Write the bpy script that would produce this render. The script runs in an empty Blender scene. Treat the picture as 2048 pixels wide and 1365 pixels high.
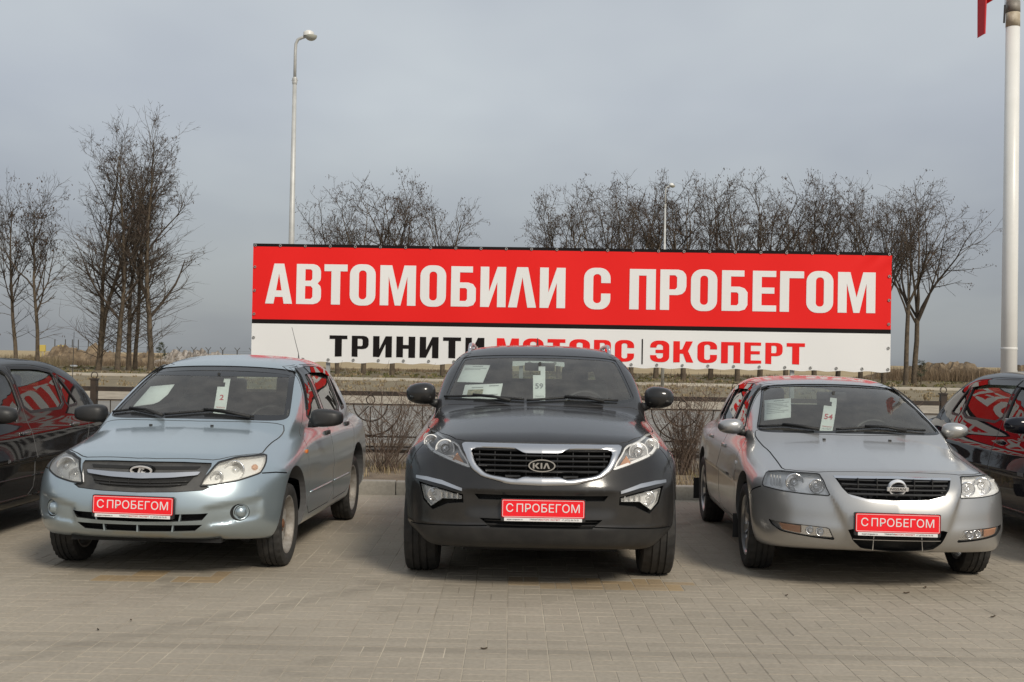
import bpy, bmesh, math, random
import numpy as np
from mathutils import Vector, Matrix, geometry

# ------------------------------------------------------------------ camera, sky, sun, exposure
SC = bpy.context.scene
COL = SC.collection
FPX, CAM_H, Y_HOR, ROLL = 2450.0, 1.48, 718.0, 0.0175
PITCH = math.atan((Y_HOR - 682.5) / FPX)
cam_data = bpy.data.cameras.new('camera')
cam = bpy.data.objects.new('camera', cam_data)
COL.objects.link(cam)
cam_data.sensor_width = 36.0
cam_data.lens = FPX / 2048.0 * 36.0
cam_data.clip_start, cam_data.clip_end = 0.1, 6000.0
cam.location = (0, 0, CAM_H)
cam.rotation_mode = 'QUATERNION'
cam.rotation_quaternion = (Matrix.Rotation(math.pi / 2 + PITCH, 3, 'X') @ Matrix.Rotation(ROLL, 3, 'Z')).to_quaternion()
SC.camera = cam

SUN_EL, SUN_AZ = math.radians(38), math.radians(150)      # azimuth from +Y towards +X: behind the camera, to the right
world = bpy.data.worlds.new('World')
SC.world = world
world.use_nodes = True
wt = world.node_tree
wt.nodes.clear()
w_out = wt.nodes.new('ShaderNodeOutputWorld')
w_bg = wt.nodes.new('ShaderNodeBackground')
w_bg.inputs['Strength'].default_value = 0.1
w_sky = wt.nodes.new('ShaderNodeTexSky')
w_sky.sky_type = 'NISHITA'
w_sky.sun_disc = False
w_sky.sun_elevation = SUN_EL
w_sky.sun_rotation = SUN_AZ
w_sky.dust_density = 3.0
w_sky.air_density = 1.0
w_tc = wt.nodes.new('ShaderNodeTexCoord')
w_sep = wt.nodes.new('ShaderNodeSeparateXYZ')
wt.links.new(w_tc.outputs['Generated'], w_sep.inputs[0])
# a thin overcast sheet: flattened cloud noise, paler overhead than through the murk at the horizon
w_abs = wt.nodes.new('ShaderNodeMath'); w_abs.operation = 'ADD'; w_abs.inputs[1].default_value = 0.22
w_mx = wt.nodes.new('ShaderNodeMath'); w_mx.operation = 'MAXIMUM'; w_mx.inputs[1].default_value = 0.0
wt.links.new(w_sep.outputs['Z'], w_mx.inputs[0]); wt.links.new(w_mx.outputs[0], w_abs.inputs[0])
w_div = wt.nodes.new('ShaderNodeVectorMath'); w_div.operation = 'DIVIDE'
w_cmb = wt.nodes.new('ShaderNodeCombineXYZ')
for i in range(3):
    wt.links.new(w_abs.outputs[0], w_cmb.inputs[i])
wt.links.new(w_tc.outputs['Generated'], w_div.inputs[0]); wt.links.new(w_cmb.outputs[0], w_div.inputs[1])
w_map = wt.nodes.new('ShaderNodeMapping'); w_map.inputs['Scale'].default_value = (0.9, 0.55, 2.2)
wt.links.new(w_div.outputs[0], w_map.inputs['Vector'])
w_noise = wt.nodes.new('ShaderNodeTexNoise')
w_noise.inputs['Scale'].default_value = 1.4; w_noise.inputs['Detail'].default_value = 4.0; w_noise.inputs['Roughness'].default_value = 0.45
wt.links.new(w_map.outputs[0], w_noise.inputs['Vector'])
w_ramp = wt.nodes.new('ShaderNodeValToRGB')
w_ramp.color_ramp.elements[0].position = 0.36; w_ramp.color_ramp.elements[0].color = (3.42, 3.66, 4.05, 1)
w_ramp.color_ramp.elements[1].position = 0.66; w_ramp.color_ramp.elements[1].color = (4.45, 4.74, 4.92, 1)
wt.links.new(w_noise.outputs['Fac'], w_ramp.inputs['Fac'])
w_el = wt.nodes.new('ShaderNodeValToRGB')                 # murk towards the horizon, all the way round
w_el.color_ramp.elements[0].position = 0.0; w_el.color_ramp.elements[0].color = (0.53, 0.53, 0.53, 1)
w_el.color_ramp.elements[1].position = 0.20; w_el.color_ramp.elements[1].color = (1, 1, 1, 1)
wt.links.new(w_mx.outputs[0], w_el.inputs['Fac'])
w_mul = wt.nodes.new('ShaderNodeMixRGB'); w_mul.blend_type = 'MULTIPLY'; w_mul.inputs['Fac'].default_value = 1.0
wt.links.new(w_ramp.outputs['Color'], w_mul.inputs['Color1']); wt.links.new(w_el.outputs['Color'], w_mul.inputs['Color2'])
w_mix = wt.nodes.new('ShaderNodeMixRGB'); w_mix.inputs['Fac'].default_value = 0.90
wt.links.new(w_sky.outputs['Color'], w_mix.inputs['Color1']); wt.links.new(w_mul.outputs['Color'], w_mix.inputs['Color2'])
wt.links.new(w_mix.outputs['Color'], w_bg.inputs['Color'])
wt.links.new(w_bg.outputs[0], w_out.inputs['Surface'])

sun_data = bpy.data.lights.new('sun', 'SUN')
sun = bpy.data.objects.new('sun', sun_data)
COL.objects.link(sun)
sun_data.energy = 2.0
sun_data.angle = math.radians(15)
sun_data.color = (1.0, 0.925, 0.80)
sun.location = (0, 0, 30)
_sd = Vector((math.cos(SUN_EL) * math.sin(SUN_AZ), math.cos(SUN_EL) * math.cos(SUN_AZ), math.sin(SUN_EL)))
sun.rotation_euler = _sd.to_track_quat('Z', 'Y').to_euler()

SC.render.engine = 'CYCLES'
SC.view_settings.view_transform = 'Standard'
SC.view_settings.look = 'None'
SC.view_settings.exposure = 0.40
SC.view_settings.gamma = 1.0
SC.view_settings.use_curve_mapping = False
SC.cycles.max_bounces = 8
SC.cycles.transparent_max_bounces = 24

# ------------------------------------------------------------------ materials
def mat(name, base=(0.5, 0.5, 0.5), rough=0.5, metal=0.0, coat=0.0, var=None, bump=None, spec=0.5, emit=None, trans=0.0):
    m = bpy.data.materials.new(name)
    m.use_nodes = True
    nt = m.node_tree
    b = nt.nodes['Principled BSDF']
    b.inputs['Base Color'].default_value = (*base, 1)
    b.inputs['Roughness'].default_value = rough
    b.inputs['Metallic'].default_value = metal
    b.inputs['Coat Weight'].default_value = coat
    b.inputs['Coat Roughness'].default_value = 0.03
    b.inputs['Specular IOR Level'].default_value = spec
    b.inputs['Transmission Weight'].default_value = trans
    if emit:
        b.inputs['Emission Color'].default_value = (*emit[0], 1); b.inputs['Emission Strength'].default_value = emit[1]
    tc = None
    if var or bump:
        tc = nt.nodes.new('ShaderNodeTexCoord')
    if var:   # (scale, darker colour, lighter colour, detail)
        n = nt.nodes.new('ShaderNodeTexNoise'); n.inputs['Scale'].default_value = var[0]; n.inputs['Detail'].default_value = var[3] if len(var) > 3 else 4
        n.inputs['Roughness'].default_value = 0.6
        nt.links.new(tc.outputs['Object'], n.inputs['Vector'])
        r = nt.nodes.new('ShaderNodeValToRGB')
        r.color_ramp.elements[0].position = 0.32; r.color_ramp.elements[0].color = (*var[1], 1)
        r.color_ramp.elements[1].position = 0.68; r.color_ramp.elements[1].color = (*var[2], 1)
        nt.links.new(n.outputs['Fac'], r.inputs['Fac']); nt.links.new(r.outputs['Color'], b.inputs['Base Color'])
    if bump:  # (scale, strength, distance)
        n = nt.nodes.new('ShaderNodeTexNoise'); n.inputs['Scale'].default_value = bump[0]; n.inputs['Detail'].default_value = 4
        nt.links.new(tc.outputs['Object'], n.inputs['Vector'])
        bp = nt.nodes.new('ShaderNodeBump'); bp.inputs['Strength'].default_value = bump[1]; bp.inputs['Distance'].default_value = bump[2]
        nt.links.new(n.outputs['Fac'], bp.inputs['Height']); nt.links.new(bp.outputs['Normal'], b.inputs['Normal'])
    return m

def paint(name, base, metal, rough, dust=0.05, spec=0.5, coat=1.0):
    """metallic car paint under clear coat, a film of road dust on the lower panels"""
    m = mat(name, base, rough, metal, 1.0, spec=spec)
    nt = m.node_tree; b = nt.nodes['Principled BSDF']
    tc = nt.nodes.new('ShaderNodeTexCoord')
    n = nt.nodes.new('ShaderNodeTexNoise'); n.inputs['Scale'].default_value = 5.0; n.inputs['Detail'].default_value = 6; n.inputs['Roughness'].default_value = 0.65
    nt.links.new(tc.outputs['Object'], n.inputs['Vector'])
    sp = nt.nodes.new('ShaderNodeSeparateXYZ'); nt.links.new(tc.outputs['Object'], sp.inputs[0])
    mr = nt.nodes.new('ShaderNodeMapRange'); mr.inputs['From Min'].default_value = 0.75; mr.inputs['From Max'].default_value = 0.2
    mr.inputs['To Min'].default_value = 0.0; mr.inputs['To Max'].default_value = min(.20, dust * 4)
    nt.links.new(sp.outputs['Z'], mr.inputs['Value'])
    mu = nt.nodes.new('ShaderNodeMath'); mu.operation = 'MULTIPLY'
    nt.links.new(n.outputs['Fac'], mu.inputs[0]); nt.links.new(mr.outputs[0], mu.inputs[1])
    ad = nt.nodes.new('ShaderNodeMath'); ad.operation = 'MULTIPLY_ADD'; ad.inputs[1].default_value = dust * 2
    nt.links.new(n.outputs['Fac'], ad.inputs[0]); nt.links.new(mu.outputs[0], ad.inputs[2])
    mx = nt.nodes.new('ShaderNodeMixRGB'); mx.inputs['Color1'].default_value = (*base, 1); mx.inputs['Color2'].default_value = (0.27, 0.24, 0.20, 1)
    nt.links.new(ad.outputs[0], mx.inputs['Fac']); nt.links.new(mx.outputs[0], b.inputs['Base Color'])
    cr = nt.nodes.new('ShaderNodeMath'); cr.operation = 'MULTIPLY_ADD'; cr.inputs[1].default_value = 0.8; cr.inputs[2].default_value = dust * 2.6
    nt.links.new(ad.outputs[0], cr.inputs[0])
    iv = nt.nodes.new('ShaderNodeMath'); iv.operation = 'SUBTRACT'; iv.inputs[0].default_value = coat
    nt.links.new(ad.outputs[0], iv.inputs[1]); nt.links.new(iv.outputs[0], b.inputs['Coat Weight'])
    nt.links.new(cr.outputs[0], b.inputs['Coat Roughness'])
    return m

def sheet_glass(name, tint=(0.8, 0.86, 0.84), dirt=0.04, ior=1.5, refl=(1, 1, 1)):
    """thin pane: tinted see-through plus mirror reflection by Fresnel and a little dust"""
    m = bpy.data.materials.new(name); m.use_nodes = True
    nt = m.node_tree; nt.nodes.clear()
    out = nt.nodes.new('ShaderNodeOutputMaterial')
    tr = nt.nodes.new('ShaderNodeBsdfTransparent'); tr.inputs[0].default_value = (*tint, 1)
    gl = nt.nodes.new('ShaderNodeBsdfGlossy'); gl.inputs['Roughness'].default_value = 0.01; gl.inputs[0].default_value = (*refl, 1)
    fr = nt.nodes.new('ShaderNodeFresnel'); fr.inputs[0].default_value = ior
    m1 = nt.nodes.new('ShaderNodeMixShader')
    nt.links.new(fr.outputs[0], m1.inputs[0]); nt.links.new(tr.outputs[0], m1.inputs[1]); nt.links.new(gl.outputs[0], m1.inputs[2])
    df = nt.nodes.new('ShaderNodeBsdfDiffuse'); df.inputs[0].default_value = (0.42, 0.40, 0.36, 1)
    n = nt.nodes.new('ShaderNodeTexNoise'); n.inputs['Scale'].default_value = 7; n.inputs['Detail'].default_value = 6
    tc = nt.nodes.new('ShaderNodeTexCoord'); nt.links.new(tc.outputs['Object'], n.inputs['Vector'])
    mu = nt.nodes.new('ShaderNodeMath'); mu.operation = 'MULTIPLY'; mu.inputs[1].default_value = dirt * 2
    nt.links.new(n.outputs['Fac'], mu.inputs[0])
    m2 = nt.nodes.new('ShaderNodeMixShader')
    nt.links.new(mu.outputs[0], m2.inputs[0]); nt.links.new(m1.outputs[0], m2.inputs[1]); nt.links.new(df.outputs[0], m2.inputs[2])
    nt.links.new(m2.outputs[0], out.inputs[0])
    return m

M = {}

# ------------------------------------------------------------------ object helpers
def link(name, me, m=None, parent=None, label=None, cat=None, group=None, kind=None, smooth=False):
    o = bpy.data.objects.new(name, me)
    COL.objects.link(o)
    if m is not None:
        me.materials.clear() if len(me.materials) and me.users > 1 and False else None
        if not len(me.materials):
            for mm in (m if isinstance(m, (list, tuple)) else [m]):
                me.materials.append(mm)
    if parent is not None:
        o.parent = parent
    if label: o['label'] = label
    if cat: o['category'] = cat
    if group: o['group'] = group
    if kind: o['kind'] = kind
    if smooth:
        me.polygons.foreach_set('use_smooth', [True] * len(me.polygons))
    return o

def empty(name, loc=(0, 0, 0), rz=0.0, label=None, cat=None, group=None, parent=None):
    o = bpy.data.objects.new(name, None)
    COL.objects.link(o)
    o.empty_display_size = 0.2
    o.location = loc; o.rotation_euler = (0, 0, rz)
    if label: o['label'] = label
    if cat: o['category'] = cat
    if group: o['group'] = group
    if parent is not None: o.parent = parent
    return o

def pydata(name, V, F):
    me = bpy.data.meshes.new(name)
    me.from_pydata([tuple(map(float, v)) for v in V], [], [tuple(map(int, f)) for f in F])
    me.update()
    return me

class MB:
    """collects shapes into one mesh"""
    def __init__(s): s.V = []; s.F = []
    def add(s, V, F):
        o = len(s.V); s.V += [tuple(map(float, v)) for v in V]; s.F += [tuple(int(i) + o for i in f) for f in F]; return s
    def box(s, c, d, R=None, bev=0.0):
        if bev > 0:
            bm = bmesh.new(); bmesh.ops.create_cube(bm, size=1.0)
            for v in bm.verts: v.co = Vector((v.co.x * d[0], v.co.y * d[1], v.co.z * d[2]))
            bmesh.ops.bevel(bm, geom=list(bm.edges), offset=bev, segments=2, affect='EDGES', profile=0.6)
            bm.verts.index_update()
            V = [v.co.copy() for v in bm.verts]; F = [[v.index for v in f.verts] for f in bm.faces]; bm.free()
        else:
            V = [Vector(((i & 1) - .5, ((i >> 1) & 1) - .5, ((i >> 2) & 1) - .5)) for i in range(8)]
            V = [Vector((v.x * d[0], v.y * d[1], v.z * d[2])) for v in V]
            F = [(0, 2, 3, 1), (4, 5, 7, 6), (0, 1, 5, 4), (2, 6, 7, 3), (0, 4, 6, 2), (1, 3, 7, 5)]
        if R is not None: V = [R @ v for v in V]
        return s.add([v + Vector(c) for v in V], F)
    def tube(s, pts, r, n=8, cap=True):
        pts = [Vector(p) for p in pts]
        rs = r if isinstance(r, (list, tuple)) else [r] * len(pts)
        V = []; F = []
        t0 = (pts[1] - pts[0]).normalized()
        a = t0.orthogonal().normalized()
        for i, p in enumerate(pts):
            t = (pts[min(i + 1, len(pts) - 1)] - pts[max(i - 1, 0)])
            t = t.normalized() if t.length > 1e-9 else t0
            a = (a - t * a.dot(t))
            a = a.normalized() if a.length > 1e-6 else t.orthogonal().normalized()
            b = t.cross(a)
            for k in range(n):
                q = 2 * math.pi * k / n
                V.append(p + (a * math.cos(q) + b * math.sin(q)) * rs[i])
        for i in range(len(pts) - 1):
            for k in range(n):
                k2 = (k + 1) % n
                F.append((i * n + k, i * n + k2, (i + 1) * n + k2, (i + 1) * n + k))
        if cap:
            F.append(tuple(range(n - 1, -1, -1))); F.append(tuple((len(pts) - 1) * n + k for k in range(n)))
        return s.add(V, F)
    def lathe(s, prof, axis='x', n=32, c=(0, 0, 0), closed=False, sx=1.0):
        """prof: list of (axial, radius)"""
        V = []; F = []; m = len(prof)
        for k in range(n):
            q = 2 * math.pi * k / n; cs, sn = math.cos(q), math.sin(q)
            for (a, r) in prof:
                if axis == 'x': v = (a, r * cs, r * sn)
                elif axis == 'y': v = (r * cs * sx, a, r * sn)
                else: v = (r * cs, r * sn, a)
                V.append(Vector(v) + Vector(c))
        for k in range(n):
            k2 = (k + 1) % n
            for j in range(m if closed else m - 1):
                j2 = (j + 1) % m
                F.append((k * m + j, k * m + j2, k2 * m + j2, k2 * m + j))
        return s.add(V, F)
    def prism(s, poly, f, depth_vec):
        """poly: 2D points, f maps (u,v) to 3D, extruded by depth_vec; concave ok"""
        n = len(poly); A = [Vector(f(*p)) for p in poly]; D = Vector(depth_vec)
        tris = geometry.tessellate_polygon([[Vector((p[0], p[1], 0)) for p in poly]])
        V = A + [a + D for a in A]
        F = [t for t in tris] + [tuple(i + n for i in reversed(t)) for t in tris]
        F += [(i, (i + 1) % n, (i + 1) % n + n, i + n) for i in range(n)]
        return s.add(V, F)
    def mesh(s, name, recalc=True):
        me = pydata(name, s.V, s.F)
        if recalc:
            bm = bmesh.new(); bm.from_mesh(me); bmesh.ops.recalc_face_normals(bm, faces=bm.faces); bm.to_mesh(me); bm.free()
        return me
    def obj(s, name, m, parent=None, smooth=False, angle=None, **kw):
        me = s.mesh(name)
        o = link(name, me, m, parent, smooth=smooth or angle is not None, **kw)
        if angle is not None:
            me.set_sharp_from_angle(angle=math.radians(angle))
        return o

def rounded(w, h, r, n=4, cx=0, cy=0):
    P = []
    for (sx, sy, a0) in ((1, 1, 0), (-1, 1, 90), (-1, -1, 180), (1, -1, 270)):
        for k in range(n + 1):
            a = math.radians(a0 + 90 * k / n)
            P.append((cx + sx * (w / 2 - r) + r * math.cos(a), cy + sy * (h / 2 - r) + r * math.sin(a)))
    return P

_text_cache = {}
def text_mesh(*a, **k):
    key = (a, tuple(sorted(k.items())))
    if key not in _text_cache: _text_cache[key] = _text_mesh(*a, **k)
    return _text_cache[key].copy()
def _text_mesh(txt, size, extrude=0.0015, bold=0.0, sx=1.0, align='CENTER', space=1.0):
    cu = bpy.data.curves.new('lettering', 'FONT')
    cu.body = txt; cu.size = size; cu.align_x = align; cu.align_y = 'CENTER'; cu.extrude = extrude; cu.offset = bold; cu.space_character = space
    cu.resolution_u = 3
    o = bpy.data.objects.new('lettering', cu); COL.objects.link(o)
    dg = bpy.context.evaluated_depsgraph_get(); dg.update()
    me = bpy.data.meshes.new_from_object(o.evaluated_get(dg))
    bpy.data.objects.remove(o); bpy.data.curves.remove(cu)
    if sx != 1.0:
        me.transform(Matrix.Diagonal((sx, 1, 1, 1)))
    me.materials.clear()
    return me

# ------------------------------------------------------------------ smooth curves and implicit car bodies
class Curve:
    """smooth monotone curve through points, tabulated"""
    def __init__(s, pts, sig=0.03, n=1500, ext=0.5):
        p = np.array(sorted(pts), float); x, y = p[:, 0], p[:, 1]
        h = np.diff(x); d = np.diff(y) / h
        m = np.zeros(len(x))
        for i in range(1, len(x) - 1):
            if d[i - 1] * d[i] > 0:
                w1, w2 = 2 * h[i] + h[i - 1], h[i] + 2 * h[i - 1]
                m[i] = (w1 + w2) / (w1 / d[i - 1] + w2 / d[i])
        m[0], m[-1] = d[0], d[-1]
        s.x0, s.x1 = x[0] - ext, x[-1] + ext
        t = np.linspace(s.x0, s.x1, n)
        i = np.clip(np.searchsorted(x, t) - 1, 0, len(x) - 2)
        u = (t - x[i]) / h[i]
        v = ((1 + 2 * u) * (1 - u) ** 2 * y[i] + u * (1 - u) ** 2 * h[i] * m[i] + u * u * (3 - 2 * u) * y[i + 1] + u * u * (u - 1) * h[i] * m[i + 1])
        v = np.where(t < x[0], y[0] + (t - x[0]) * m[0], v); v = np.where(t > x[-1], y[-1] + (t - x[-1]) * m[-1], v)
        if sig > 0:
            k = int(max(1, 3 * sig / (t[1] - t[0]))); g = np.exp(-0.5 * (np.arange(-k, k + 1) * (t[1] - t[0]) / sig) ** 2); g /= g.sum()
            lo = v[0] - (v[1] - v[0]) * np.arange(k, 0, -1); hi = v[-1] + (v[-1] - v[-2]) * np.arange(1, k + 1)
            v = np.convolve(np.concatenate([lo, v, hi]), g, 'valid')
        s.t, s.v = t, v
    def __call__(s, q): return np.interp(q, s.t, s.v)

def smax(a, b, k):
    h = np.maximum(k - np.abs(a - b), 0) / k
    return np.maximum(a, b) + h * h * k * 0.25
def smin(a, b, k): return -smax(-a, -b, k)

class Body:
    """car body as a smooth implicit solid; x lateral, y rearward from the front axle, z up"""
    def __init__(s, d):
        s.d = d
        g = lambda k, sig: Curve(d[k], sig)
        s.front, s.bow, s.hood, s.hcrown = g('front', .02), g('bow', .04), g('hood', .06), g('hcrown', .03)
        s.wy, s.wz, s.rear, s.rbow, s.bottom = g('wy', .08), g('wz', .03), g('rear', .03), g('rbow', .05), g('bottom', .05)
        s.roof, s.rcrown, s.gz, s.gy = g('roof', .08), g('rcrown', .05), g('gz', .04), g('gy', .1)
        s.ws, s.wsb, s.rw, s.rwb = g('ws', .03), g('wsb', .04), g('rw', .04), g('rwb', .04)
        s.mods = d.get('mods'); s.fmod = d.get('fmod'); s.botx = d.get('botx')
        s.k = dict(side=.06, front=.12, rear=.14, nose=.06, bot=.05, belt=.03, rail=.09, pillar=.05, back=.07); s.k.update(d.get('k', {}))
    def __call__(s, x, y, z):
        k = s.k; ax = np.sqrt(x * x + 1e-6)
        top = z - (s.hood(y) - s.hcrown(ax))
        side = (ax - (s.wy(y) + s.wz(z)))
        fr = (s.front(z) + s.bow(ax)) - y
        if s.fmod: fr = fr + s.fmod(ax, z)
        re = y - (s.rear(z) - s.rbow(ax))
        low = smax(top, side, k['side'])
        if s.mods: low = low + s.mods(ax, y, z)
        low = smax(low, fr * 0.85, k['front'])
        low = smax(low, re, k['rear'])
        low = smax(low, (s.bottom(y) + (s.botx(ax, y) if s.botx else 0)) - z, k['bot'])
        groof = z - (s.roof(y) - s.rcrown(ax))
        gs = (ax - (s.gz(z) + s.gy(y))) * 0.95
        gw = ((s.ws(z) + s.wsb(ax)) - y) * 0.65
        gr = (y - (s.rw(z) - s.rwb(ax))) * 0.65
        gf = smax(groof, gs, k['rail']); gf = smax(gf, gw, k['pillar']); gf = smax(gf, gr, k['back'])
        gf = np.maximum(gf, 0.6 - z)
        return smin(low, gf, k['belt'])
    def grad(s, P, e=0.004):
        x, y, z = P[:, 0], P[:, 1], P[:, 2]
        G = np.stack([s(x + e, y, z) - s(x - e, y, z), s(x, y + e, z) - s(x, y - e, z), s(x, y, z + e) - s(x, y, z - e)], 1) / (2 * e)
        return G
    def normal(s, P):
        G = s.grad(P, 0.006); return G / np.maximum(np.linalg.norm(G, axis=1, keepdims=True), 1e-9)
    def box(s):
        d = s.d; return (-d['W'] - .06, d['W'] + .06), (d['y0'] - .06, d['y1'] + .06), (0.1, d['H'] + .06)

def surface_nets(fun, bx, h):
    (x0, x1), (y0, y1), (z0, z1) = bx
    n = int(math.ceil(x1 / h)); xs = (np.arange(-n, n + 1)) * h
    ys = np.arange(y0, y1 + h, h); zs = np.arange(z0, z1 + h, h)
    half = fun(xs[n:][:, None, None], ys[None, :, None], zs[None, None, :])
    v = np.concatenate([half[:0:-1], half], 0)
    v[0], v[-1] = 1, 1; v[:, 0], v[:, -1] = np.maximum(v[:, 0], 1e-3), np.maximum(v[:, -1], 1e-3); v[:, :, 0], v[:, :, -1] = np.maximum(v[:, :, 0], 1e-3), np.maximum(v[:, :, -1], 1e-3)
    v = np.where(np.abs(v) < 1e-7, 1e-7, v)
    ins = v < 0
    c = ins[:-1, :-1, :-1].astype(int)
    for i in (0, 1):
        for j in (0, 1):
            for k in (0, 1):
                if i or j or k:
                    c = c + ins[i:ins.shape[0] - 1 + i, j:ins.shape[1] - 1 + j, k:ins.shape[2] - 1 + k]
    I, J, K = np.nonzero((c > 0) & (c < 8))
    idx = -np.ones(c.shape, int); idx[I, J, K] = np.arange(len(I))
    acc = np.zeros((len(I), 3)); cnt = np.zeros(len(I))
    for ax_ in range(3):
        for a in (0, 1):
            for b in (0, 1):
                o0 = [0, 0, 0]; o1 = [0, 0, 0]; oth = [q for q in range(3) if q != ax_]
                o0[oth[0]] = o1[oth[0]] = a; o0[oth[1]] = o1[oth[1]] = b; o1[ax_] = 1
                A = v[I + o0[0], J + o0[1], K + o0[2]]; B = v[I + o1[0], J + o1[1], K + o1[2]]
                mk = (A < 0) != (B < 0)
                t = np.where(mk, A / np.where(A - B == 0, 1, A - B), 0)
                p = np.tile(np.array(o0, float), (len(I), 1)); p[:, ax_] += t
                acc[mk] += p[mk]; cnt[mk] += 1
    P = acc / cnt[:, None] + np.stack([I, J, K], 1)
    P = P * h + np.array([xs[0], ys[0], zs[0]])
    Q = []
    s = ins
    for ax_ in range(3):
        sl0 = [slice(1, -1)] * 3; sl1 = [slice(1, -1)] * 3
        sl0[ax_] = slice(0, -1); sl1[ax_] = slice(1, None)
        a, b = s[tuple(sl0)], s[tuple(sl1)]
        i, j, k = np.nonzero(a != b)
        up = a[i, j, k]
        base = np.stack([i, j, k], 1); oth = [q for q in range(3) if q != ax_]
        for q in oth: base[:, q] += 1
        def cell(d1, d2):
            e = base.copy(); e[:, oth[0]] += d1; e[:, oth[1]] += d2; return idx[e[:, 0], e[:, 1], e[:, 2]]
        q = np.stack([cell(-1, -1), cell(0, -1), cell(0, 0), cell(-1, 0)], 1)
        flip = up if ax_ != 1 else ~up
        q[~flip] = q[~flip][:, ::-1]
        Q.append(q)
    return P, np.concatenate(Q)

def body_mesh(B, h=0.022, fun=None, bx=None, newton=True):
    P, Q = surface_nets(fun or B, bx or B.box(), h)
    if newton:
        for it in range(4):
            f = B(P[:, 0], P[:, 1], P[:, 2]); G = B.grad(P)
            st = f[:, None] * G / np.maximum((G * G).sum(1), .15)[:, None]
            L = np.linalg.norm(st, axis=1, keepdims=True); st *= np.minimum(1, h * .6 / np.maximum(L, 1e-9))
            P = P - st
    return P, Q

class Frame:
    """viewing frame for laying outlines on a body: angle a round z (0 front, 90 side seen from +x), or 'top'"""
    def __init__(s, a):
        if a == 'top': s.u, s.v, s.d = np.array([1., 0, 0]), np.array([0, 1., 0]), np.array([0, 0, -1.])
        elif a == 'back': s.u, s.v, s.d = np.array([1., 0, 0]), np.array([0, 0, 1.]), np.array([0, -1., 0])
        else:
            a = math.radians(a); s.u, s.v, s.d = np.array([math.cos(a), math.sin(a), 0]), np.array([0, 0, 1.]), np.array([-math.sin(a), math.cos(a), 0])
    def hit(s, B, uv, off=0.0):
        uv = np.asarray(uv, float)
        (xa, xb), (ya, yb), (za, zb) = B.box()
        cs = [np.array([x, y, z]) @ s.d for x in (xa, xb) for y in (ya, yb) for z in (za, zb)]
        s0, s1 = min(cs) - .05, max(cs) + .05
        O = uv[:, :1] * s.u + uv[:, 1:2] * s.v
        n = 200; S = np.linspace(s0, s1, n)
        F = np.empty((len(uv), n))
        for c in range(0, len(uv), 400):
            Pp = O[c:c + 400, None, :] + S[None, :, None] * s.d
            F[c:c + 400] = B(Pp[..., 0], Pp[..., 1], Pp[..., 2]) + off
        ins = F < 0; ok = ins.any(1); i = np.argmax(ins, 1)
        i = np.where(ok, np.maximum(i, 1), np.argmin(F, 1).clip(1))
        lo, hi = S[i - 1].copy(), S[i].copy()
        for _ in range(16):
            mid = (lo + hi) / 2; Pp = O + mid[:, None] * s.d
            f = B(Pp[:, 0], Pp[:, 1], Pp[:, 2]) + off
            hi = np.where(f < 0, mid, hi); lo = np.where(f < 0, lo, mid)
        t = np.where(ok, hi, S[i])
        return O + t[:, None] * s.d, t, ok

FRONT, SIDE, TOP, BACK = Frame(0), Frame(90), Frame('top'), Frame('back')

def dens(pts, sp, closed=True):
    out = []; n = len(pts)
    for i in range(n if closed else n - 1):
        a = np.array(pts[i], float); b = np.array(pts[(i + 1) % n], float)
        k = max(1, int(math.ceil(np.linalg.norm(b - a) / sp)))
        for j in range(k): out.append(tuple(a + (b - a) * j / k))
    if not closed: out.append(tuple(pts[-1]))
    return out

def smooth_poly(pts, it=2, closed=True, r=0.25):
    """Chaikin corner cutting"""
    P = [np.array(p, float) for p in pts]
    for _ in range(it):
        Q = []; n = len(P)
        for i in range(n if closed else n - 1):
            a, b = P[i], P[(i + 1) % n]
            if not closed and i == 0: Q.append(a)
            else: Q.append(a + (b - a) * r)
            if not closed and i == n - 2: Q.append(b)
            else: Q.append(a + (b - a) * (1 - r))
        P = Q
    return [tuple(p) for p in P]

def fill(outline, sp):
    """triangulate a 2D outline with interior points"""
    out = dens(outline, sp); n = len(out)
    A = np.array(out); lo, hi = A.min(0), A.max(0)
    gx, gy = np.arange(lo[0] + sp / 2, hi[0], sp), np.arange(lo[1] + sp / 2, hi[1], sp)
    pts = []
    if len(gx) and len(gy):
        X, Y = np.meshgrid(gx, gy); X = X.ravel(); Y = Y.ravel()
        ins = np.zeros(len(X), bool); dmin = np.full(len(X), 9.)
        for i in range(n):
            (x1, y1), (x2, y2) = out[i], out[(i + 1) % n]
            c = ((y1 > Y) != (y2 > Y)); 
            xi = (x2 - x1) * (Y - y1) / ((y2 - y1) if y2 != y1 else 1e-12) + x1
            ins ^= c & (X < xi)
            L = max((x2 - x1) ** 2 + (y2 - y1) ** 2, 1e-12); t = np.clip(((X - x1) * (x2 - x1) + (Y - y1) * (y2 - y1)) / L, 0, 1)
            dmin = np.minimum(dmin, np.hypot(X - x1 - t * (x2 - x1), Y - y1 - t * (y2 - y1)))
        pts = [(X[i], Y[i]) for i in np.nonzero(ins & (dmin > sp * .45))[0]]
    V = [Vector(p) for p in out + pts]
    r = geometry.delaunay_2d_cdt(V, [(i, (i + 1) % n) for i in range(n)], [list(range(n))], 1, 1e-6)
    return np.array([(v.x, v.y) for v in r[0]]), [tuple(f) for f in r[2]]

def patch(B, fr, outline, off=0.004, sp=0.04, mirror=False):
    uv, T = fill(outline, sp)
    P, _, _ = fr.hit(B, uv, off)
    if mirror: P = P * np.array([-1, 1, 1]); T = [t[::-1] for t in T]
    return P, T

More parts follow.
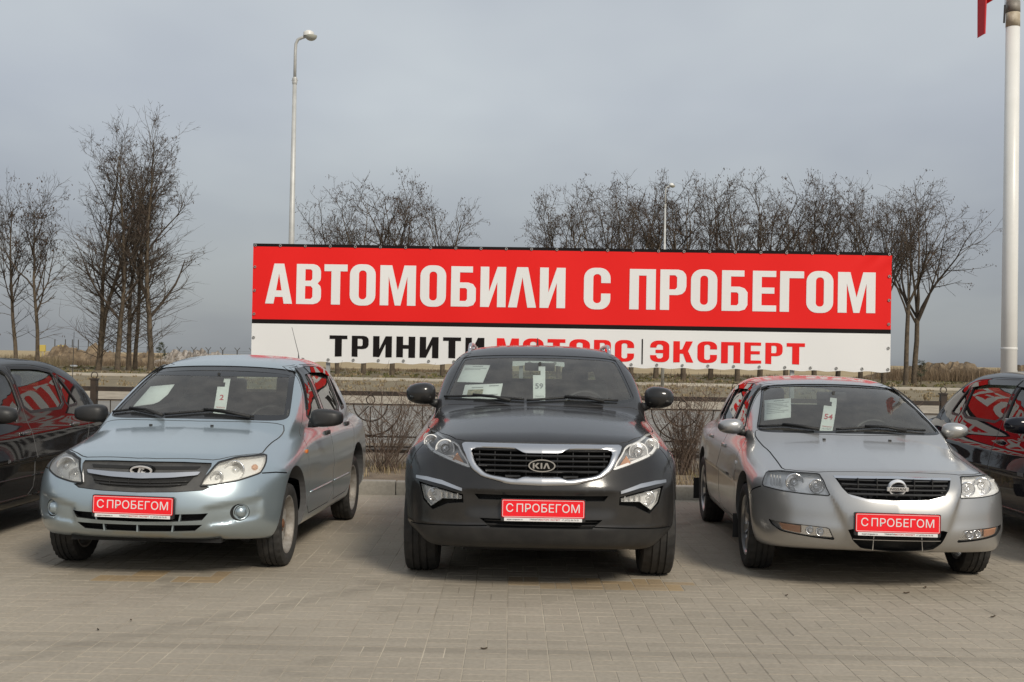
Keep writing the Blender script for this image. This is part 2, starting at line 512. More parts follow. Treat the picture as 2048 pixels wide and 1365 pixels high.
def band(B, fr, outer, inner, off=0.003, sp=0.03, mirror=False):
    """strip between two outlines with the same number of points"""
    n = len(outer); V = []; Fc = []
    P1, _, _ = fr.hit(B, outer, off); P2, _, _ = fr.hit(B, inner, off)
    V = np.concatenate([P1, P2])
    if mirror: V = V * np.array([-1, 1, 1])
    Fc = [(i, (i + 1) % n, n + (i + 1) % n, n + i) for i in range(n)]
    return V, Fc

def offset_poly(P, d):
    """inset a simple polygon (positive d shrinks a CCW polygon)"""
    P = [np.array(p, float) for p in P]; n = len(P); out = []
    area = sum(P[i][0] * P[(i + 1) % n][1] - P[(i + 1) % n][0] * P[i][1] for i in range(n))
    s = 1 if area > 0 else -1
    for i in range(n):
        a, b, c = P[i - 1], P[i], P[(i + 1) % n]
        e1 = (b - a) / max(np.linalg.norm(b - a), 1e-9); e2 = (c - b) / max(np.linalg.norm(c - b), 1e-9)
        n1 = np.array([-e1[1], e1[0]]) * s; n2 = np.array([-e2[1], e2[0]]) * s
        m = n1 + n2; L = np.linalg.norm(m); m = m / max(L, 1e-9); k = d / max(0.4, m.dot(n1))
        out.append(tuple(b + m * k))
    return out

def solidify(V, T, dirs, th):
    """shell with thickness th along dirs (per vertex, pointing in)"""
    n = len(V); V2 = np.concatenate([V, V + dirs * th])
    E = {}
    for t in T:
        for i in range(len(t)):
            a, b = t[i], t[(i + 1) % len(t)]
            if (b, a) in E: del E[(b, a)]
            else: E[(a, b)] = 1
    Fc = [tuple(t) for t in T] + [tuple(i + n for i in reversed(t)) for t in T] + [(b, a, a + n, b + n) for (a, b) in E]
    return V2, Fc

def cutter_prism(B, fr, outline, depth=0.08, sp=0.05, back=None, lead=0.25, mirror=False):
    uv, T = fill(outline, sp)
    P, t, ok = fr.hit(B, uv)
    if not ok.all(): t = np.where(ok, t, t[ok].max() if ok.any() else 0)
    O = uv[:, :1] * fr.u + uv[:, 1:2] * fr.v
    V0 = O + (t.min() - lead) * fr.d
    V1 = O + (t[:, None] + depth) * fr.d if back is None else O + back * fr.d
    n = len(uv)
    V, Fc = solidify(V0, T, V1 - V0, 1.0)
    if mirror: V = V * np.array([-1, 1, 1])
    return V, Fc

def groove(B, fr, line, w=0.006, depth=0.012, closed=False, sp=0.025, mirror=False):
    L = dens(line, sp, closed)
    P, _, ok = fr.hit(B, L)
    if not closed:
        P = P[ok]
    N = B.normal(P); n = len(P)
    Tn = np.roll(P, -1, 0) - np.roll(P, 1, 0)
    if not closed: Tn[0] = P[1] - P[0]; Tn[-1] = P[-1] - P[-2]
    Tn /= np.maximum(np.linalg.norm(Tn, axis=1, keepdims=True), 1e-9)
    S = np.cross(Tn, N); S /= np.maximum(np.linalg.norm(S, axis=1, keepdims=True), 1e-9)
    A = P + S * w / 2 + N * .01; Bq = P - S * w / 2 + N * .01; C = P - S * w / 2 - N * depth; D = P + S * w / 2 - N * depth
    V = np.stack([A, Bq, C, D], 1).reshape(-1, 3)
    Fc = []
    for i in range(n if closed else n - 1):
        j = (i + 1) % n
        for k in range(4):
            k2 = (k + 1) % 4; Fc.append((i * 4 + k, i * 4 + k2, j * 4 + k2, j * 4 + k))
    if not closed:
        Fc.append((3, 2, 1, 0)); Fc.append(tuple((n - 1) * 4 + k for k in range(4)))
    if mirror: V = V * np.array([-1, 1, 1])
    return V, Fc

def boolean_stack(me, cutters):
    o = bpy.data.objects.new('base', me); COL.objects.link(o)
    tmp = []
    for i, (V, Fc) in enumerate(cutters):
        mb = MB(); mb.add(V, Fc); cm = mb.mesh('cut')
        bm = bmesh.new(); bm.from_mesh(cm)
        if bm.calc_volume(signed=True) < 0: bmesh.ops.reverse_faces(bm, faces=bm.faces)
        bm.to_mesh(cm); bm.free()
        c = bpy.data.objects.new('cut', cm); COL.objects.link(c); tmp.append(c)
        md = o.modifiers.new('b%d' % i, 'BOOLEAN'); md.operation = 'DIFFERENCE'; md.object = c; md.solver = 'MANIFOLD'
    dg = bpy.context.evaluated_depsgraph_get(); dg.update()
    out = bpy.data.meshes.new_from_object(o.evaluated_get(dg))
    for c in tmp:
        m = c.data; bpy.data.objects.remove(c); bpy.data.meshes.remove(m)
    bpy.data.objects.remove(o)
    return out

def mesh_arrays(me):
    n = len(me.vertices); V = np.empty(n * 3); me.vertices.foreach_get('co', V); V = V.reshape(-1, 3)
    nl = len(me.loops); lv = np.empty(nl, int); me.loops.foreach_get('vertex_index', lv)
    npl = len(me.polygons); ls = np.empty(npl, int); lt = np.empty(npl, int)
    me.polygons.foreach_get('loop_start', ls); me.polygons.foreach_get('loop_total', lt)
    nr = np.empty(npl * 3); me.polygons.foreach_get('normal', nr); ce = np.empty(npl * 3); me.polygons.foreach_get('center', ce)
    return V, lv, ls, lt, nr.reshape(-1, 3), ce.reshape(-1, 3)

def split_body(B, me, classes, mats, root, names, default='body'):
    """cut body mesh -> one mesh per panel, with the true surface normals of the implicit body"""
    V, lv, ls, lt, nr, ce = mesh_arrays(me)
    fV = np.abs(B(V[:, 0], V[:, 1], V[:, 2])) < 0.0035
    gV = B.normal(V)
    pol = np.repeat(np.arange(len(ls)), lt)
    on = fV[lv] & ((gV[lv] * nr[pol]).sum(1) > 0.6)
    skin = np.logical_and.reduceat(on, ls)
    cls = np.zeros(len(ls), int)
    for ci, fn in enumerate(classes):
        cls[(cls == 0) & fn(ce, nr)] = ci + 1
    objs = {}
    for ci in range(len(classes) + 1):
        pi = np.nonzero(cls == ci)[0]
        if not len(pi): continue
        loops = np.concatenate([np.arange(ls[p], ls[p] + lt[p]) for p in pi])
        uv, inv = np.unique(lv[loops], return_inverse=True)
        m2 = bpy.data.meshes.new(names[ci])
        st = np.concatenate([[0], np.cumsum(lt[pi])])
        faces = [tuple(inv[st[k]:st[k + 1]].tolist()) for k in range(len(pi))]
        m2.from_pydata(V[uv].tolist(), [], faces)
        for mm in mats(names[ci]): m2.materials.append(mm)
        sk = skin[pi]
        m2.polygons.foreach_set('material_index', np.where(sk, 0, 1).astype(np.int32))
        m2.polygons.foreach_set('use_smooth', np.ones(len(pi), bool))
        if len(m2.loops) == len(loops):
            N = np.where(np.repeat(sk, lt[pi])[:, None], gV[lv[loops]], nr[pol[loops]])
            m2.normals_split_custom_set(N.tolist())
        objs[names[ci]] = link(names[ci].split('#')[0], m2, None, root)
    return objs

# ------------------------------------------------------------------ car shapes (metres; y rearward from the front axle)
_KIA = dict(W=.93, H=1.62, y0=-.9, y1=3.6,
  front=[(.2,-.74),(.27,-.80),(.34,-.85),(.44,-.875),(.58,-.875),(.64,-.875),(.70,-.855),(.80,-.82),(.90,-.775),(.95,-.745),(1.05,-.6)],
  bow=[(0,0),(.2,.008),(.4,.04),(.55,.095),(.7,.19),(.8,.30),(.9,.46)],
  hood=[(-.9,.90),(-.76,.945),(-.6,.99),(-.3,1.05),(0,1.095),(.3,1.128),(.5,1.148),(.8,1.17),(3.0,1.17),(3.6,1.15)],
  hcrown=[(0,0),(.3,.010),(.5,.028),(.65,.055),(.75,.095),(.85,.16),(.95,.26)],
  wy=[(-.9,.90),(-.4,.918),(0,.927),(.6,.915),(1.3,.912),(2.0,.918),(2.6,.925),(3.1,.90),(3.6,.83)],
  wz=[(.15,-.10),(.25,-.05),(.35,-.018),(.5,0),(.65,0),(.8,-.004),(.95,-.03),(1.05,-.065),(1.15,-.12),(1.3,-.25)],
  rear=[(.2,3.40),(.35,3.53),(.6,3.56),(.9,3.54),(1.1,3.50),(1.3,3.42)], rbow=[(0,0),(.4,.03),(.7,.14),(.9,.34)],
  bottom=[(-.9,.29),(-.5,.245),(0,.22),(2.6,.22),(3.6,.33)],
  roof=[(.9,1.51),(1.2,1.555),(1.5,1.585),(1.9,1.60),(2.4,1.592),(2.9,1.56),(3.4,1.50)], rcrown=[(0,0),(.3,.008),(.5,.028),(.62,.055),(.75,.11)],
  gz=[(.9,.875),(1.05,.845),(1.15,.815),(1.3,.765),(1.45,.70),(1.55,.65),(1.65,.58)], gy=[(.2,-.10),(.6,-.045),(1.2,0),(2.2,-.01),(2.9,-.05),(3.5,-.13)],
  ws=[(.9,-.05),(1.12,.38),(1.3,.74),(1.5,1.20),(1.6,1.5)], wsb=[(0,0),(.3,.02),(.5,.065),(.7,.15),(.85,.26)],
  rw=[(.9,3.56),(1.15,3.48),(1.5,3.24),(1.6,3.1)], rwb=[(0,0),(.4,.03),(.7,.13),(.85,.25)],
  wheel=dict(r=.352, w=.228, track=.807, wb=2.64, arch=.405, zc=.36),
  side_windows=[[(.90,1.12),(1.45,1.13),(1.45,1.495),(1.30,1.485),(1.10,1.33)], [(1.53,1.13),(2.30,1.16),(2.30,1.44),(2.0,1.50),(1.53,1.505)], [(2.38,1.17),(2.85,1.22),(2.6,1.36),(2.38,1.42)]],
  shield=[(0,1.152),(.40,1.153),(.62,1.158),(.718,1.178),(.695,1.26),(.625,1.46),(.60,1.492),(.35,1.508),(0,1.514)],
  rearglass=[(0,1.17),(.5,1.18),(.6,1.22),(.52,1.44),(0,1.47)],
  doors=[[(.50,.36),(1.47,.36),(1.49,1.12),(1.49,1.525),(1.33,1.515),(1.02,1.32),(.76,1.11),(.52,.95)], [(1.49,.36),(2.10,.38),(2.28,.62),(2.36,.80),(2.36,1.46),(2.05,1.525),(1.49,1.525)]],
  cabin=(.34, .34, 3.2), dash=1.12, cowl=.62)

def sg(t): return 1 / (1 + np.exp(-np.clip(t, -40, 40)))
def lada_front(ax, z):
    """scoops that lead from the lower intake to the fog lamp blanks"""
    zlo = .365 + (ax - .45) * .15; zhi = .480 + (ax - .45) * .17
    return .026 * sg((ax - .43) / .012) * sg((.735 - ax) / .010) * sg((z - zlo) / .007) * sg((zhi - z) / .006)
def nissan_front(ax, z):
    """centre of the nose stands proud of the bumper's corners along a V-shaped fold"""
    xc = np.interp(z, [.2, .27, .33, .43, .5, .62, .71, .80], [.20, .215, .292, .329, .358, .411, .437, .45])
    return -.020 * sg((xc - ax) / .007) + .012 * sg((ax - xc) / .02) * sg((.62 - z) / .02) * sg((z - .44) / .02)
def kia_front(ax, z):
    """fold below the grille and the step of the lower bumper"""
    return .016 * sg((.632 - z) / .005) * sg((.47 - ax) / .02) * sg((z - .50) / .02) - .010 * sg((.425 - z) / .006)
LADA = dict(fmod=lada_front, k=dict(side=.038, front=.085), W=.85, H=1.50, y0=-.86, y1=3.45,
  front=[(.18,-.62),(.26,-.70),(.31,-.765),(.38,-.81),(.46,-.825),(.54,-.815),(.59,-.80),(.66,-.765),(.74,-.715),(.79,-.67),(.9,-.5)],
  bow=[(0,0),(.2,.012),(.4,.05),(.55,.105),(.65,.17),(.75,.28),(.82,.40)],
  hood=[(-.8,.745),(-.68,.785),(-.5,.83),(-.3,.872),(0,.922),(.25,.965),(.45,.995),(.8,1.02),(2.4,1.02),(3.0,1.005),(3.3,.985),(3.5,.95)],
  hcrown=[(0,0),(.3,.010),(.5,.028),(.6,.047),(.7,.085),(.8,.15),(.9,.26)],
  wy=[(-.85,.815),(-.4,.838),(0,.846),(.6,.842),(1.3,.842),(2.0,.842),(2.5,.842),(3.0,.82),(3.45,.76)],
  wz=[(.15,-.09),(.22,-.05),(.32,-.015),(.45,0),(.62,0),(.75,-.012),(.85,-.035),(.93,-.07),(1.0,-.12),(1.15,-.25)],
  rear=[(.2,3.28),(.35,3.40),(.6,3.43),(.9,3.40),(1.02,3.34)], rbow=[(0,0),(.4,.03),(.65,.12),(.85,.30)],
  bottom=[(-.9,.29),(-.5,.25),(0,.22),(2.4,.22),(3.45,.33)],
  roof=[(.8,1.315),(1.1,1.395),(1.4,1.45),(1.75,1.478),(2.1,1.466),(2.5,1.40),(2.9,1.26)], rcrown=[(0,0),(.3,.010),(.45,.028),(.55,.05),(.7,.12)],
  gz=[(.8,.80),(.93,.775),(1.05,.735),(1.2,.675),(1.32,.625),(1.42,.57),(1.5,.50)], gy=[(.1,-.10),(.5,-.045),(1.1,0),(2.0,-.005),(2.6,-.05),(3.1,-.12)],
  ws=[(.8,-.1),(.98,.25),(1.15,.60),(1.3,.90),(1.4,1.13),(1.47,1.35)], wsb=[(0,0),(.3,.02),(.5,.07),(.65,.14),(.8,.24)],
  rw=[(.8,3.33),(1.0,3.02),(1.2,2.76),(1.4,2.47)], rwb=[(0,0),(.4,.03),(.6,.09),(.75,.18)],
  wheel=dict(r=.292, w=.175, track=.722, wb=2.50, arch=.365, zc=.335),
  side_windows=[[(.80,.985),(1.33,1.0),(1.33,1.372),(1.20,1.362),(1.02,1.225)], [(1.42,1.0),(2.10,1.015),(2.10,1.335),(1.85,1.372),(1.42,1.378)], [(2.17,1.018),(2.45,1.03),(2.36,1.12),(2.17,1.31)]],
  shield=[(0,1.0),(.35,.998),(.60,.990),(.675,1.005),(.662,1.065),(.575,1.33),(.545,1.36),(.30,1.380),(0,1.386)],
  rearglass=[(0,1.03),(.45,1.035),(.54,1.07),(.46,1.32),(0,1.35)],
  doors=[[(.42,.30),(1.36,.30),(1.375,.98),(1.375,1.402),(1.18,1.385),(.98,1.235),(.70,1.0),(.46,.86)], [(1.375,.30),(2.06,.31),(2.13,.50),(2.30,.70),(2.42,.85),(2.42,1.03),(2.13,1.36),(1.85,1.402),(1.375,1.402)]],
  cabin=(.30, .26, 2.75), dash=.96, cowl=.5)

NISSAN = dict(fmod=nissan_front, k=dict(side=.042, front=.09), W=.86, H=1.40, y0=-1.02, y1=3.62,
  front=[(.18,-.84),(.25,-.91),(.31,-.955),(.40,-.985),(.50,-.98),(.58,-.962),(.66,-.925),(.72,-.885),(.765,-.84),(.85,-.7)],
  bow=[(0,0),(.2,.012),(.35,.04),(.5,.09),(.6,.145),(.7,.235),(.78,.35),(.85,.48)],
  hood=[(-1.0,.73),(-.86,.768),(-.6,.812),(-.3,.855),(0,.898),(.2,.938),(.4,.965),(.8,.985),(2.4,.985),(3.0,.975),(3.4,.955),(3.6,.92)],
  hcrown=[(0,0),(.3,.010),(.5,.026),(.62,.047),(.72,.08),(.8,.13),(.9,.24)],
  wy=[(-1.0,.83),(-.5,.85),(0,.858),(.6,.852),(1.3,.852),(2.0,.852),(2.55,.852),(3.1,.82),(3.6,.74)],
  wz=[(.15,-.09),(.22,-.05),(.32,-.015),(.45,0),(.60,0),(.73,-.012),(.82,-.035),(.90,-.075),(.97,-.125),(1.1,-.25)],
  rear=[(.2,3.42),(.35,3.55),(.6,3.59),(.85,3.56),(.98,3.48)], rbow=[(0,0),(.4,.04),(.65,.14),(.85,.34)],
  bottom=[(-1.0,.275),(-.5,.235),(0,.21),(2.4,.21),(3.6,.32)],
  roof=[(.8,1.235),(1.1,1.312),(1.4,1.36),(1.75,1.382),(2.1,1.377),(2.5,1.325),(2.9,1.20)], rcrown=[(0,0),(.3,.010),(.45,.026),(.57,.05),(.7,.12)],
  gz=[(.8,.81),(.93,.765),(1.05,.715),(1.2,.65),(1.3,.60),(1.38,.545),(1.45,.49)], gy=[(.1,-.09),(.5,-.03),(1.1,0),(2.0,-.005),(2.6,-.05),(3.1,-.12)],
  ws=[(.75,-.2),(.95,.22),(1.1,.55),(1.25,.92),(1.33,1.14),(1.4,1.4)], wsb=[(0,0),(.3,.02),(.5,.065),(.7,.15),(.8,.22)],
  rw=[(.8,3.45),(.98,3.18),(1.15,2.92),(1.32,2.62)], rwb=[(0,0),(.4,.03),(.6,.09),(.75,.18)],
  wheel=dict(r=.308, w=.19, track=.752, wb=2.56, arch=.365, zc=.33),
  side_windows=[[(.72,.965),(1.32,.97),(1.32,1.288),(1.17,1.28),(.97,1.155)], [(1.40,.97),(2.04,.98),(2.04,1.255),(1.80,1.288),(1.40,1.295)], [(2.11,.985),(2.42,.995),(2.30,1.10),(2.11,1.235)]],
  shield=[(0,.967),(.40,.962),(.62,.958),(.692,.968),(.668,1.03),(.552,1.265),(.525,1.294),(.30,1.314),(0,1.320)],
  rearglass=[(0,1.0),(.45,1.005),(.54,1.04),(.46,1.24),(0,1.27)],
  doors=[[(.42,.28),(1.345,.28),(1.36,.95),(1.36,1.318),(1.15,1.305),(.93,1.165),(.66,.975),(.46,.83)], [(1.36,.28),(2.08,.29),(2.16,.48),(2.32,.68),(2.44,.82),(2.44,1.0),(2.10,1.275),(1.80,1.318),(1.36,1.318)]],
  cabin=(.30, .24, 2.8), dash=.925, cowl=.45)

def kia_chin(ax, y):
    """the chin sweeps up towards the front wheels"""
    return .15 * sg((ax - .80) / .035) * sg((-.30 - y) / .06)
KIA = dict(_KIA, fmod=kia_front, botx=kia_chin)
def shifted(base, dz_roof, belt=0.0, wid=0.0, **over):
    """another saloon body from a base: roof raised, belt raised, wider"""
    import copy
    d = copy.deepcopy(base)
    zb = .95; zt = base['H']
    def z2(z):
        if z < .5: return z
        if z < zb: return z + belt * (z - .5) / (zb - .5)
        return z + belt + (dz_roof - belt) * (z - zb) / (zt - zb)
    d['H'] += dz_roof; d['W'] += wid
    for k in ('front', 'wz', 'rear', 'ws', 'rw', 'gz'): d[k] = [(z2(a), b + (wid if k == 'gz' else 0)) for a, b in d[k]]
    for k in ('hood', 'roof'): d[k] = [(a, z2(b)) for a, b in d[k]]
    d['wy'] = [(a, b + wid) for a, b in d['wy']]
    for k in ('side_windows', 'doors'): d[k] = [[(a, z2(b)) for a, b in p] for p in d[k]]
    for k in ('shield', 'rearglass'): d[k] = [(a * (1 + wid / .7), z2(b)) for a, b in d[k]]
    d['dash'] = z2(d['dash']); d['wheel']['track'] += wid * .8
    d.update(over)
    return d
def longer(d, y0, dy):
    """stretch everything behind y0 rearward by dy"""
    st = lambda y: y + dy * min(1, max(0, (y - y0) / .6))
    for k in ('hood', 'wy', 'roof', 'gy', 'bottom'): d[k] = [(st(a), b) for a, b in d[k]]
    for k in ('rear', 'rw'): d[k] = [(a, st(b)) for a, b in d[k]]
    for k in ('side_windows', 'doors'): d[k] = [[(st(a), b) for a, b in p] for p in d[k]]
    d['y1'] += dy; d['wheel']['wb'] += dy * .8; d['cabin'] = d['cabin'][:2] + (d['cabin'][2] + dy,)
    return d
BLACK = longer(shifted(NISSAN, .045, .0, .0, fmod=None,
  roof=[(.8,1.275),(1.1,1.35),(1.4,1.395),(1.75,1.418),(2.1,1.412),(2.5,1.355),(2.9,1.22)]), 1.4, .20)
NAVY = longer(shifted(NISSAN, .075, .03, .045, fmod=None,
  roof=[(.8,1.31),(1.1,1.395),(1.4,1.44),(1.75,1.458),(2.1,1.446),(2.5,1.37),(2.9,1.22)]), 1.4, .36)

PLACE = dict(kia=(KIA, .212, 8.60, 0.6), lada=(LADA, -2.349, 8.69, 3.0), nissan=(NISSAN, 2.55, 8.89, 2.2), black=(BLACK, -4.79, 8.75, 1.5), navy=(NAVY, 5.05, 9.30, 1.0))

# ------------------------------------------------------------------ materials used by the cars
M['tyre'] = mat('tyre_rubber', (.022, .021, .020), .78, var=(14, (.016, .016, .016), (.040, .037, .034)))
M['black_plastic'] = mat('black_plastic', (.018, .018, .019), .48, var=(6, (.014, .014, .015), (.030, .029, .028)))
M['grey_plastic'] = mat('weathered_grey_plastic', (.045, .045, .045), .55, var=(9, (.034, .034, .034), (.07, .068, .064)))
M['rubber'] = mat('seal_rubber', (.012, .012, .012), .6)
M['dark_inside'] = mat('dark_cavity', (.012, .012, .012), .85)
M['cabin_trim'] = mat('cabin_trim', (.11, .11, .112), .75)
M['bright_silver'] = mat('bright_silver', (.86, .86, .86), .38, .55)
M['gloss_black'] = mat('gloss_black', (.004, .004, .004), .2, spec=.2)
M['seat_cloth'] = mat('seat_cloth', (.08, .08, .085), .9, var=(30, (.065, .066, .07), (.10, .10, .105)))
M['chrome'] = mat('chrome', (.75, .75, .76), .13, 1.0)
M['satin_silver'] = mat('satin_silver', (.62, .62, .63), .30, 1.0)
M['reflector'] = mat('lamp_reflector', (.94, .94, .94), .20, .85)
M['lamp_white'] = mat('lamp_bezel', (.90, .90, .89), .30, .10)
M['lamp_dark'] = mat('lamp_dark_bezel', (.30, .30, .305), .28, .5)
M['amber'] = mat('amber_plastic', (.62, .18, .04), .25)
M['amber_pale'] = mat('amber_bulb', (.66, .36, .22), .3)
M['lens'] = sheet_glass('lamp_lens', (.98, .98, .98), .05)
M['lens_hazy'] = sheet_glass('hazy_lamp_lens', (.93, .93, .91), .16)
M['bulb'] = mat('bulb_glass', (.85, .85, .85), .08, .6)
M['glass'] = sheet_glass('windscreen_glass', (.80, .86, .84), .095)
M['glass_dark'] = sheet_glass('tinted_side_glass', (.20, .22, .21), .03, 1.48)
M['glass_plain'] = sheet_glass('side_glass', (.55, .63, .60), .03)
M['sun_strip'] = mat('tinted_sun_strip', (.020, .021, .022), .18)
M['plate_red'] = mat('plate_red', (.88, .012, .022), .35)
M['white_print'] = mat('white_print', (.78, .77, .76), .45)
M['black_print'] = mat('black_print', (.02, .02, .022), .5)
M['red_print'] = mat('red_print', (.55, .03, .04), .5)
M['paper'] = mat('white_paper', (.80, .82, .80), .7)
M['ink'] = mat('grey_ink', (.25, .26, .27), .7)
M['steel'] = mat('steel_wheel_grey', (.30, .285, .26), .5, .2, var=(12, (.17, .145, .12), (.36, .345, .32)))
M['alloy'] = mat('alloy_wheel', (.5, .5, .5), .3, .9)
M['rust'] = mat('rusty_hub', (.16, .07, .035), .8)
M['mirror_glass'] = mat('mirror_glass', (.8, .8, .8), .03, 1.0)

PAINT = dict(lada=paint('pale_blue_silver_paint', (.42, .50, .54), .72, .30, .03), kia=paint('charcoal_paint', (.010, .010, .011), .10, .40, .032, .12, .9),
             nissan=paint('silver_paint', (.46, .455, .445), .76, .33, .03), black=paint('black_paint', (.008, .008, .009), .0, .4, .012, 0.0, .6), navy=paint('dark_navy_paint', (.006, .007, .012), .0, .4, .006, 0.0, .8))

def to3(pts): return np.array(pts, float)
def uv_of(fr, pts3):
    P = to3(pts3); return [(float(p @ fr.u), float(p @ fr.v)) for p in P]
def mirrored(half):
    """half outline with x>=0 starting and ending on x=0 -> closed outline"""
    return list(half) + [(-x, z) for x, z in reversed(half) if x > 1e-6]
def inside(poly, X, Y):
    n = len(poly); r = np.zeros(len(X), bool)
    for i in range(n):
        (x1, y1), (x2, y2) = poly[i], poly[(i + 1) % n]
        c = (y1 > Y) != (y2 > Y)
        r ^= c & (X < (x2 - x1) * (Y - y1) / ((y2 - y1) if y2 != y1 else 1e-12) + x1)
    return r

class Car:
    def __init__(s, key, label):
        s.key = key; d, X, Y, yaw = PLACE[key]; s.d = d; s.B = Body(d)
        s.root = empty('car', (X, Y, 0), -math.radians(yaw), label, 'car', 'cars parked in a row')
        s.cut = []; s.paint = PAINT[key]
        s.MW = Matrix.Translation((X, Y, 0)) @ Matrix.Rotation(-math.radians(yaw), 4, 'Z')
    # ---- shell
    def openings(s):
        d, B = s.d, s.B
        zf, y0, y1 = d['cabin']
        def cab(x, y, z):
            f = np.maximum(B(x, y, z) + .042, zf - z); f = np.maximum(f, y0 - y); f = np.maximum(f, y - y1)
            return f
        P, Q = surface_nets(cab, B.box(), .04)
        s.cut.append((P, Q))
        sh = smooth_poly(mirrored(d['shield']), 2); s.sh = sh
        V, F = cutter_prism(B, FRONT, sh, sp=.08, back=1.75); s.cut.append((V, F))
        rg = smooth_poly(mirrored(d['rearglass']), 2); s.rg = rg
        V, F = cutter_prism(B, BACK, rg, sp=.08, back=-1.9); s.cut.append((V, F))
        s.sw = [smooth_poly(w, 1, r=.12) for w in d['side_windows']]
        for w in s.sw:
            V, F = cutter_prism(B, SIDE, w, sp=.1, back=1.3); s.cut.append((V, F))
        w = d['wheel']
        for yy in (0, w['wb']):
            for sx in (1, -1):
                mb = MB(); R = w['arch']; n = 48
                ring = [(yy + R * math.cos(2 * math.pi * k / n), w['zc'] + R * math.sin(2 * math.pi * k / n)) for k in range(n)]
                xi, xo = sx * (w['track'] - w['w'] * .5 - .10), sx * 1.3
                V = [(xi, a, b) for a, b in ring] + [(xo, a, b) for a, b in ring]
                F = [(k, (k + 1) % n, (k + 1) % n + n, k + n) for k in range(n)] + [tuple(range(n))[::-1], tuple(range(n, 2 * n))]
                s.cut.append((np.array(V), F))
    def lamp_shell(s, name, fr, outline, depth, m, mirror, parent=None):
        """lamp housing: a tray with bright walls and floor"""
        uv, T = fill(outline, .05); P0, t, _ = fr.hit(s.B, uv); top = P0 + fr.d * .006; bot = P0 + fr.d * depth
        n = len(uv); E = {}
        for tr in T:
            for i in range(3):
                a, b_ = tr[i], tr[(i + 1) % 3]
                if (b_, a) in E: del E[(b_, a)]
                else: E[(a, b_)] = 1
        V = np.concatenate([bot, top]); F = list(T) + [(b_, a, a + n, b_ + n) for (a, b_) in E]
        if mirror: V = V * np.array([-1, 1, 1])
        mb = MB(); mb.add(V, F); return mb.obj(name, m, parent if parent is not None else s.root, angle=40)
    def pocket(s, fr, outline, depth=.07, sp=.05, both=True):
        V, F = cutter_prism(s.B, fr, outline, depth, sp); s.cut.append((V, F))
        if both: s.cut.append((V * np.array([-1, 1, 1]), F))
    def seam(s, fr, line, closed=False, both=True, w=.009, depth=.013):
        V, F = groove(s.B, fr, line, w, depth, closed); s.cut.append((V, F))
        if both: s.cut.append((V * np.array([-1, 1, 1]), F))
    def finish(s, hood, bumper_z=None, bumper_y=-.22, lip=None, extra=None):
        d, B = s.d, s.B
        P, Q = body_mesh(B, .022 if s.key in ('kia', 'lada', 'nissan') else .03)
        me = pydata('shell', P, Q)
        for dr in d['doors']: s.seam(SIDE, smooth_poly(dr, 1, r=.12), closed=True)
        if hood: s.seam(TOP, smooth_poly(mirrored(hood), 1, r=.15), closed=True, both=False)
        me = boolean_stack(me, s.cut)
        cls = []; nm = ['body']
        for dr, n in zip(d['doors'], ('front_door', 'rear_door')):
            for sx in (1, -1):
                pl = smooth_poly(dr, 1, r=.12)
                cls.append(lambda c, n_, pl=pl, sx=sx: (c[:, 0] * sx > .46) & inside(pl, c[:, 1], c[:, 2])); nm.append(n + '#%d' % sx)
        if hood:
            hp = smooth_poly(mirrored(hood), 1, r=.15)
            cls.append(lambda c, n_: inside(hp, c[:, 0], c[:, 1]) & (c[:, 2] > B.hood(c[:, 1]) - B.hcrown(np.abs(c[:, 0])) - .06)); nm.append('bonnet')
        if lip is not None:
            cls.append(lambda c, n_: (c[:, 1] < -.1) & (c[:, 2] < lip(np.abs(c[:, 0])))); nm.append('bumper_lip')
        if bumper_z:
            cls.append(lambda c, n_: (c[:, 1] < bumper_y) & (c[:, 2] < bumper_z)); nm.append('bumper')
        def mats(n):
            if n == 'bumper_lip': return [M['grey_plastic'] if s.key != 'kia' else M['black_plastic'], M['dark_inside']]
            if n == 'bumper': return [s.paint, M['dark_inside']]
            return [s.paint, M['cabin_trim']]
        s.parts = split_body(B, me, cls, mats, s.root, nm)
        bpy.data.meshes.remove(me)
    # ---- glazing
    def glazing(s, side='glass_plain', frit=.035, strip=None):
        B = s.B
        fro = offset_poly(s.sh, -.008)
        V, F = patch(B, FRONT, fro, .007, .05)
        g = s.mesh('windscreen', V, F, M['glass'], s.root)
        inn = offset_poly(dens(fro, .05), frit)
        V, F = band(B, FRONT, dens(fro, .05), inn, .005); s.mesh('windscreen_seal', V, F, M['sun_strip'], g)
        if strip:
            zt = strip; top = [p for p in fro if p[1] > zt]
            xs = sorted(p[0] for p in top); pl = [(xs[0], zt)] + sorted(top, key=lambda p: p[0]) + [(xs[-1], zt)]
            V, F = patch(B, FRONT, pl, .006, .05); s.mesh('sun_strip', V, F, M['strip'], g)
        V, F = patch(B, BACK, offset_poly(s.rg, -.008), .007, .06); s.mesh('rear_window', V, F, M['glass_plain'], s.root)
        nd = len(s.sw)
        for i, w in enumerate(s.sw):
            for sx in (1, -1):
                par = s.parts.get(('front_door#%d' if i == 0 else 'rear_door#%d') % sx) if i < 2 else s.parts['body']
                wo = offset_poly(w, -.008)
                V, F = patch(B, SIDE, wo, .010, .08, sx < 0); o = s.mesh('side_window' if i < 2 else 'quarter_window', V, F, M[side], par or s.root)
                od = dens(wo, .04); V, F = band(B, SIDE, offset_poly(od, -.010), offset_poly(od, .014), -.001, mirror=sx < 0)
                s.mesh('window_seal', V, F, M['rubber'], par or s.root)
    def mesh(s, name, V, F, m, parent=None, smooth=True):
        return link(name, pydata(name, V, F), m, parent if parent is not None else s.root, smooth=smooth)
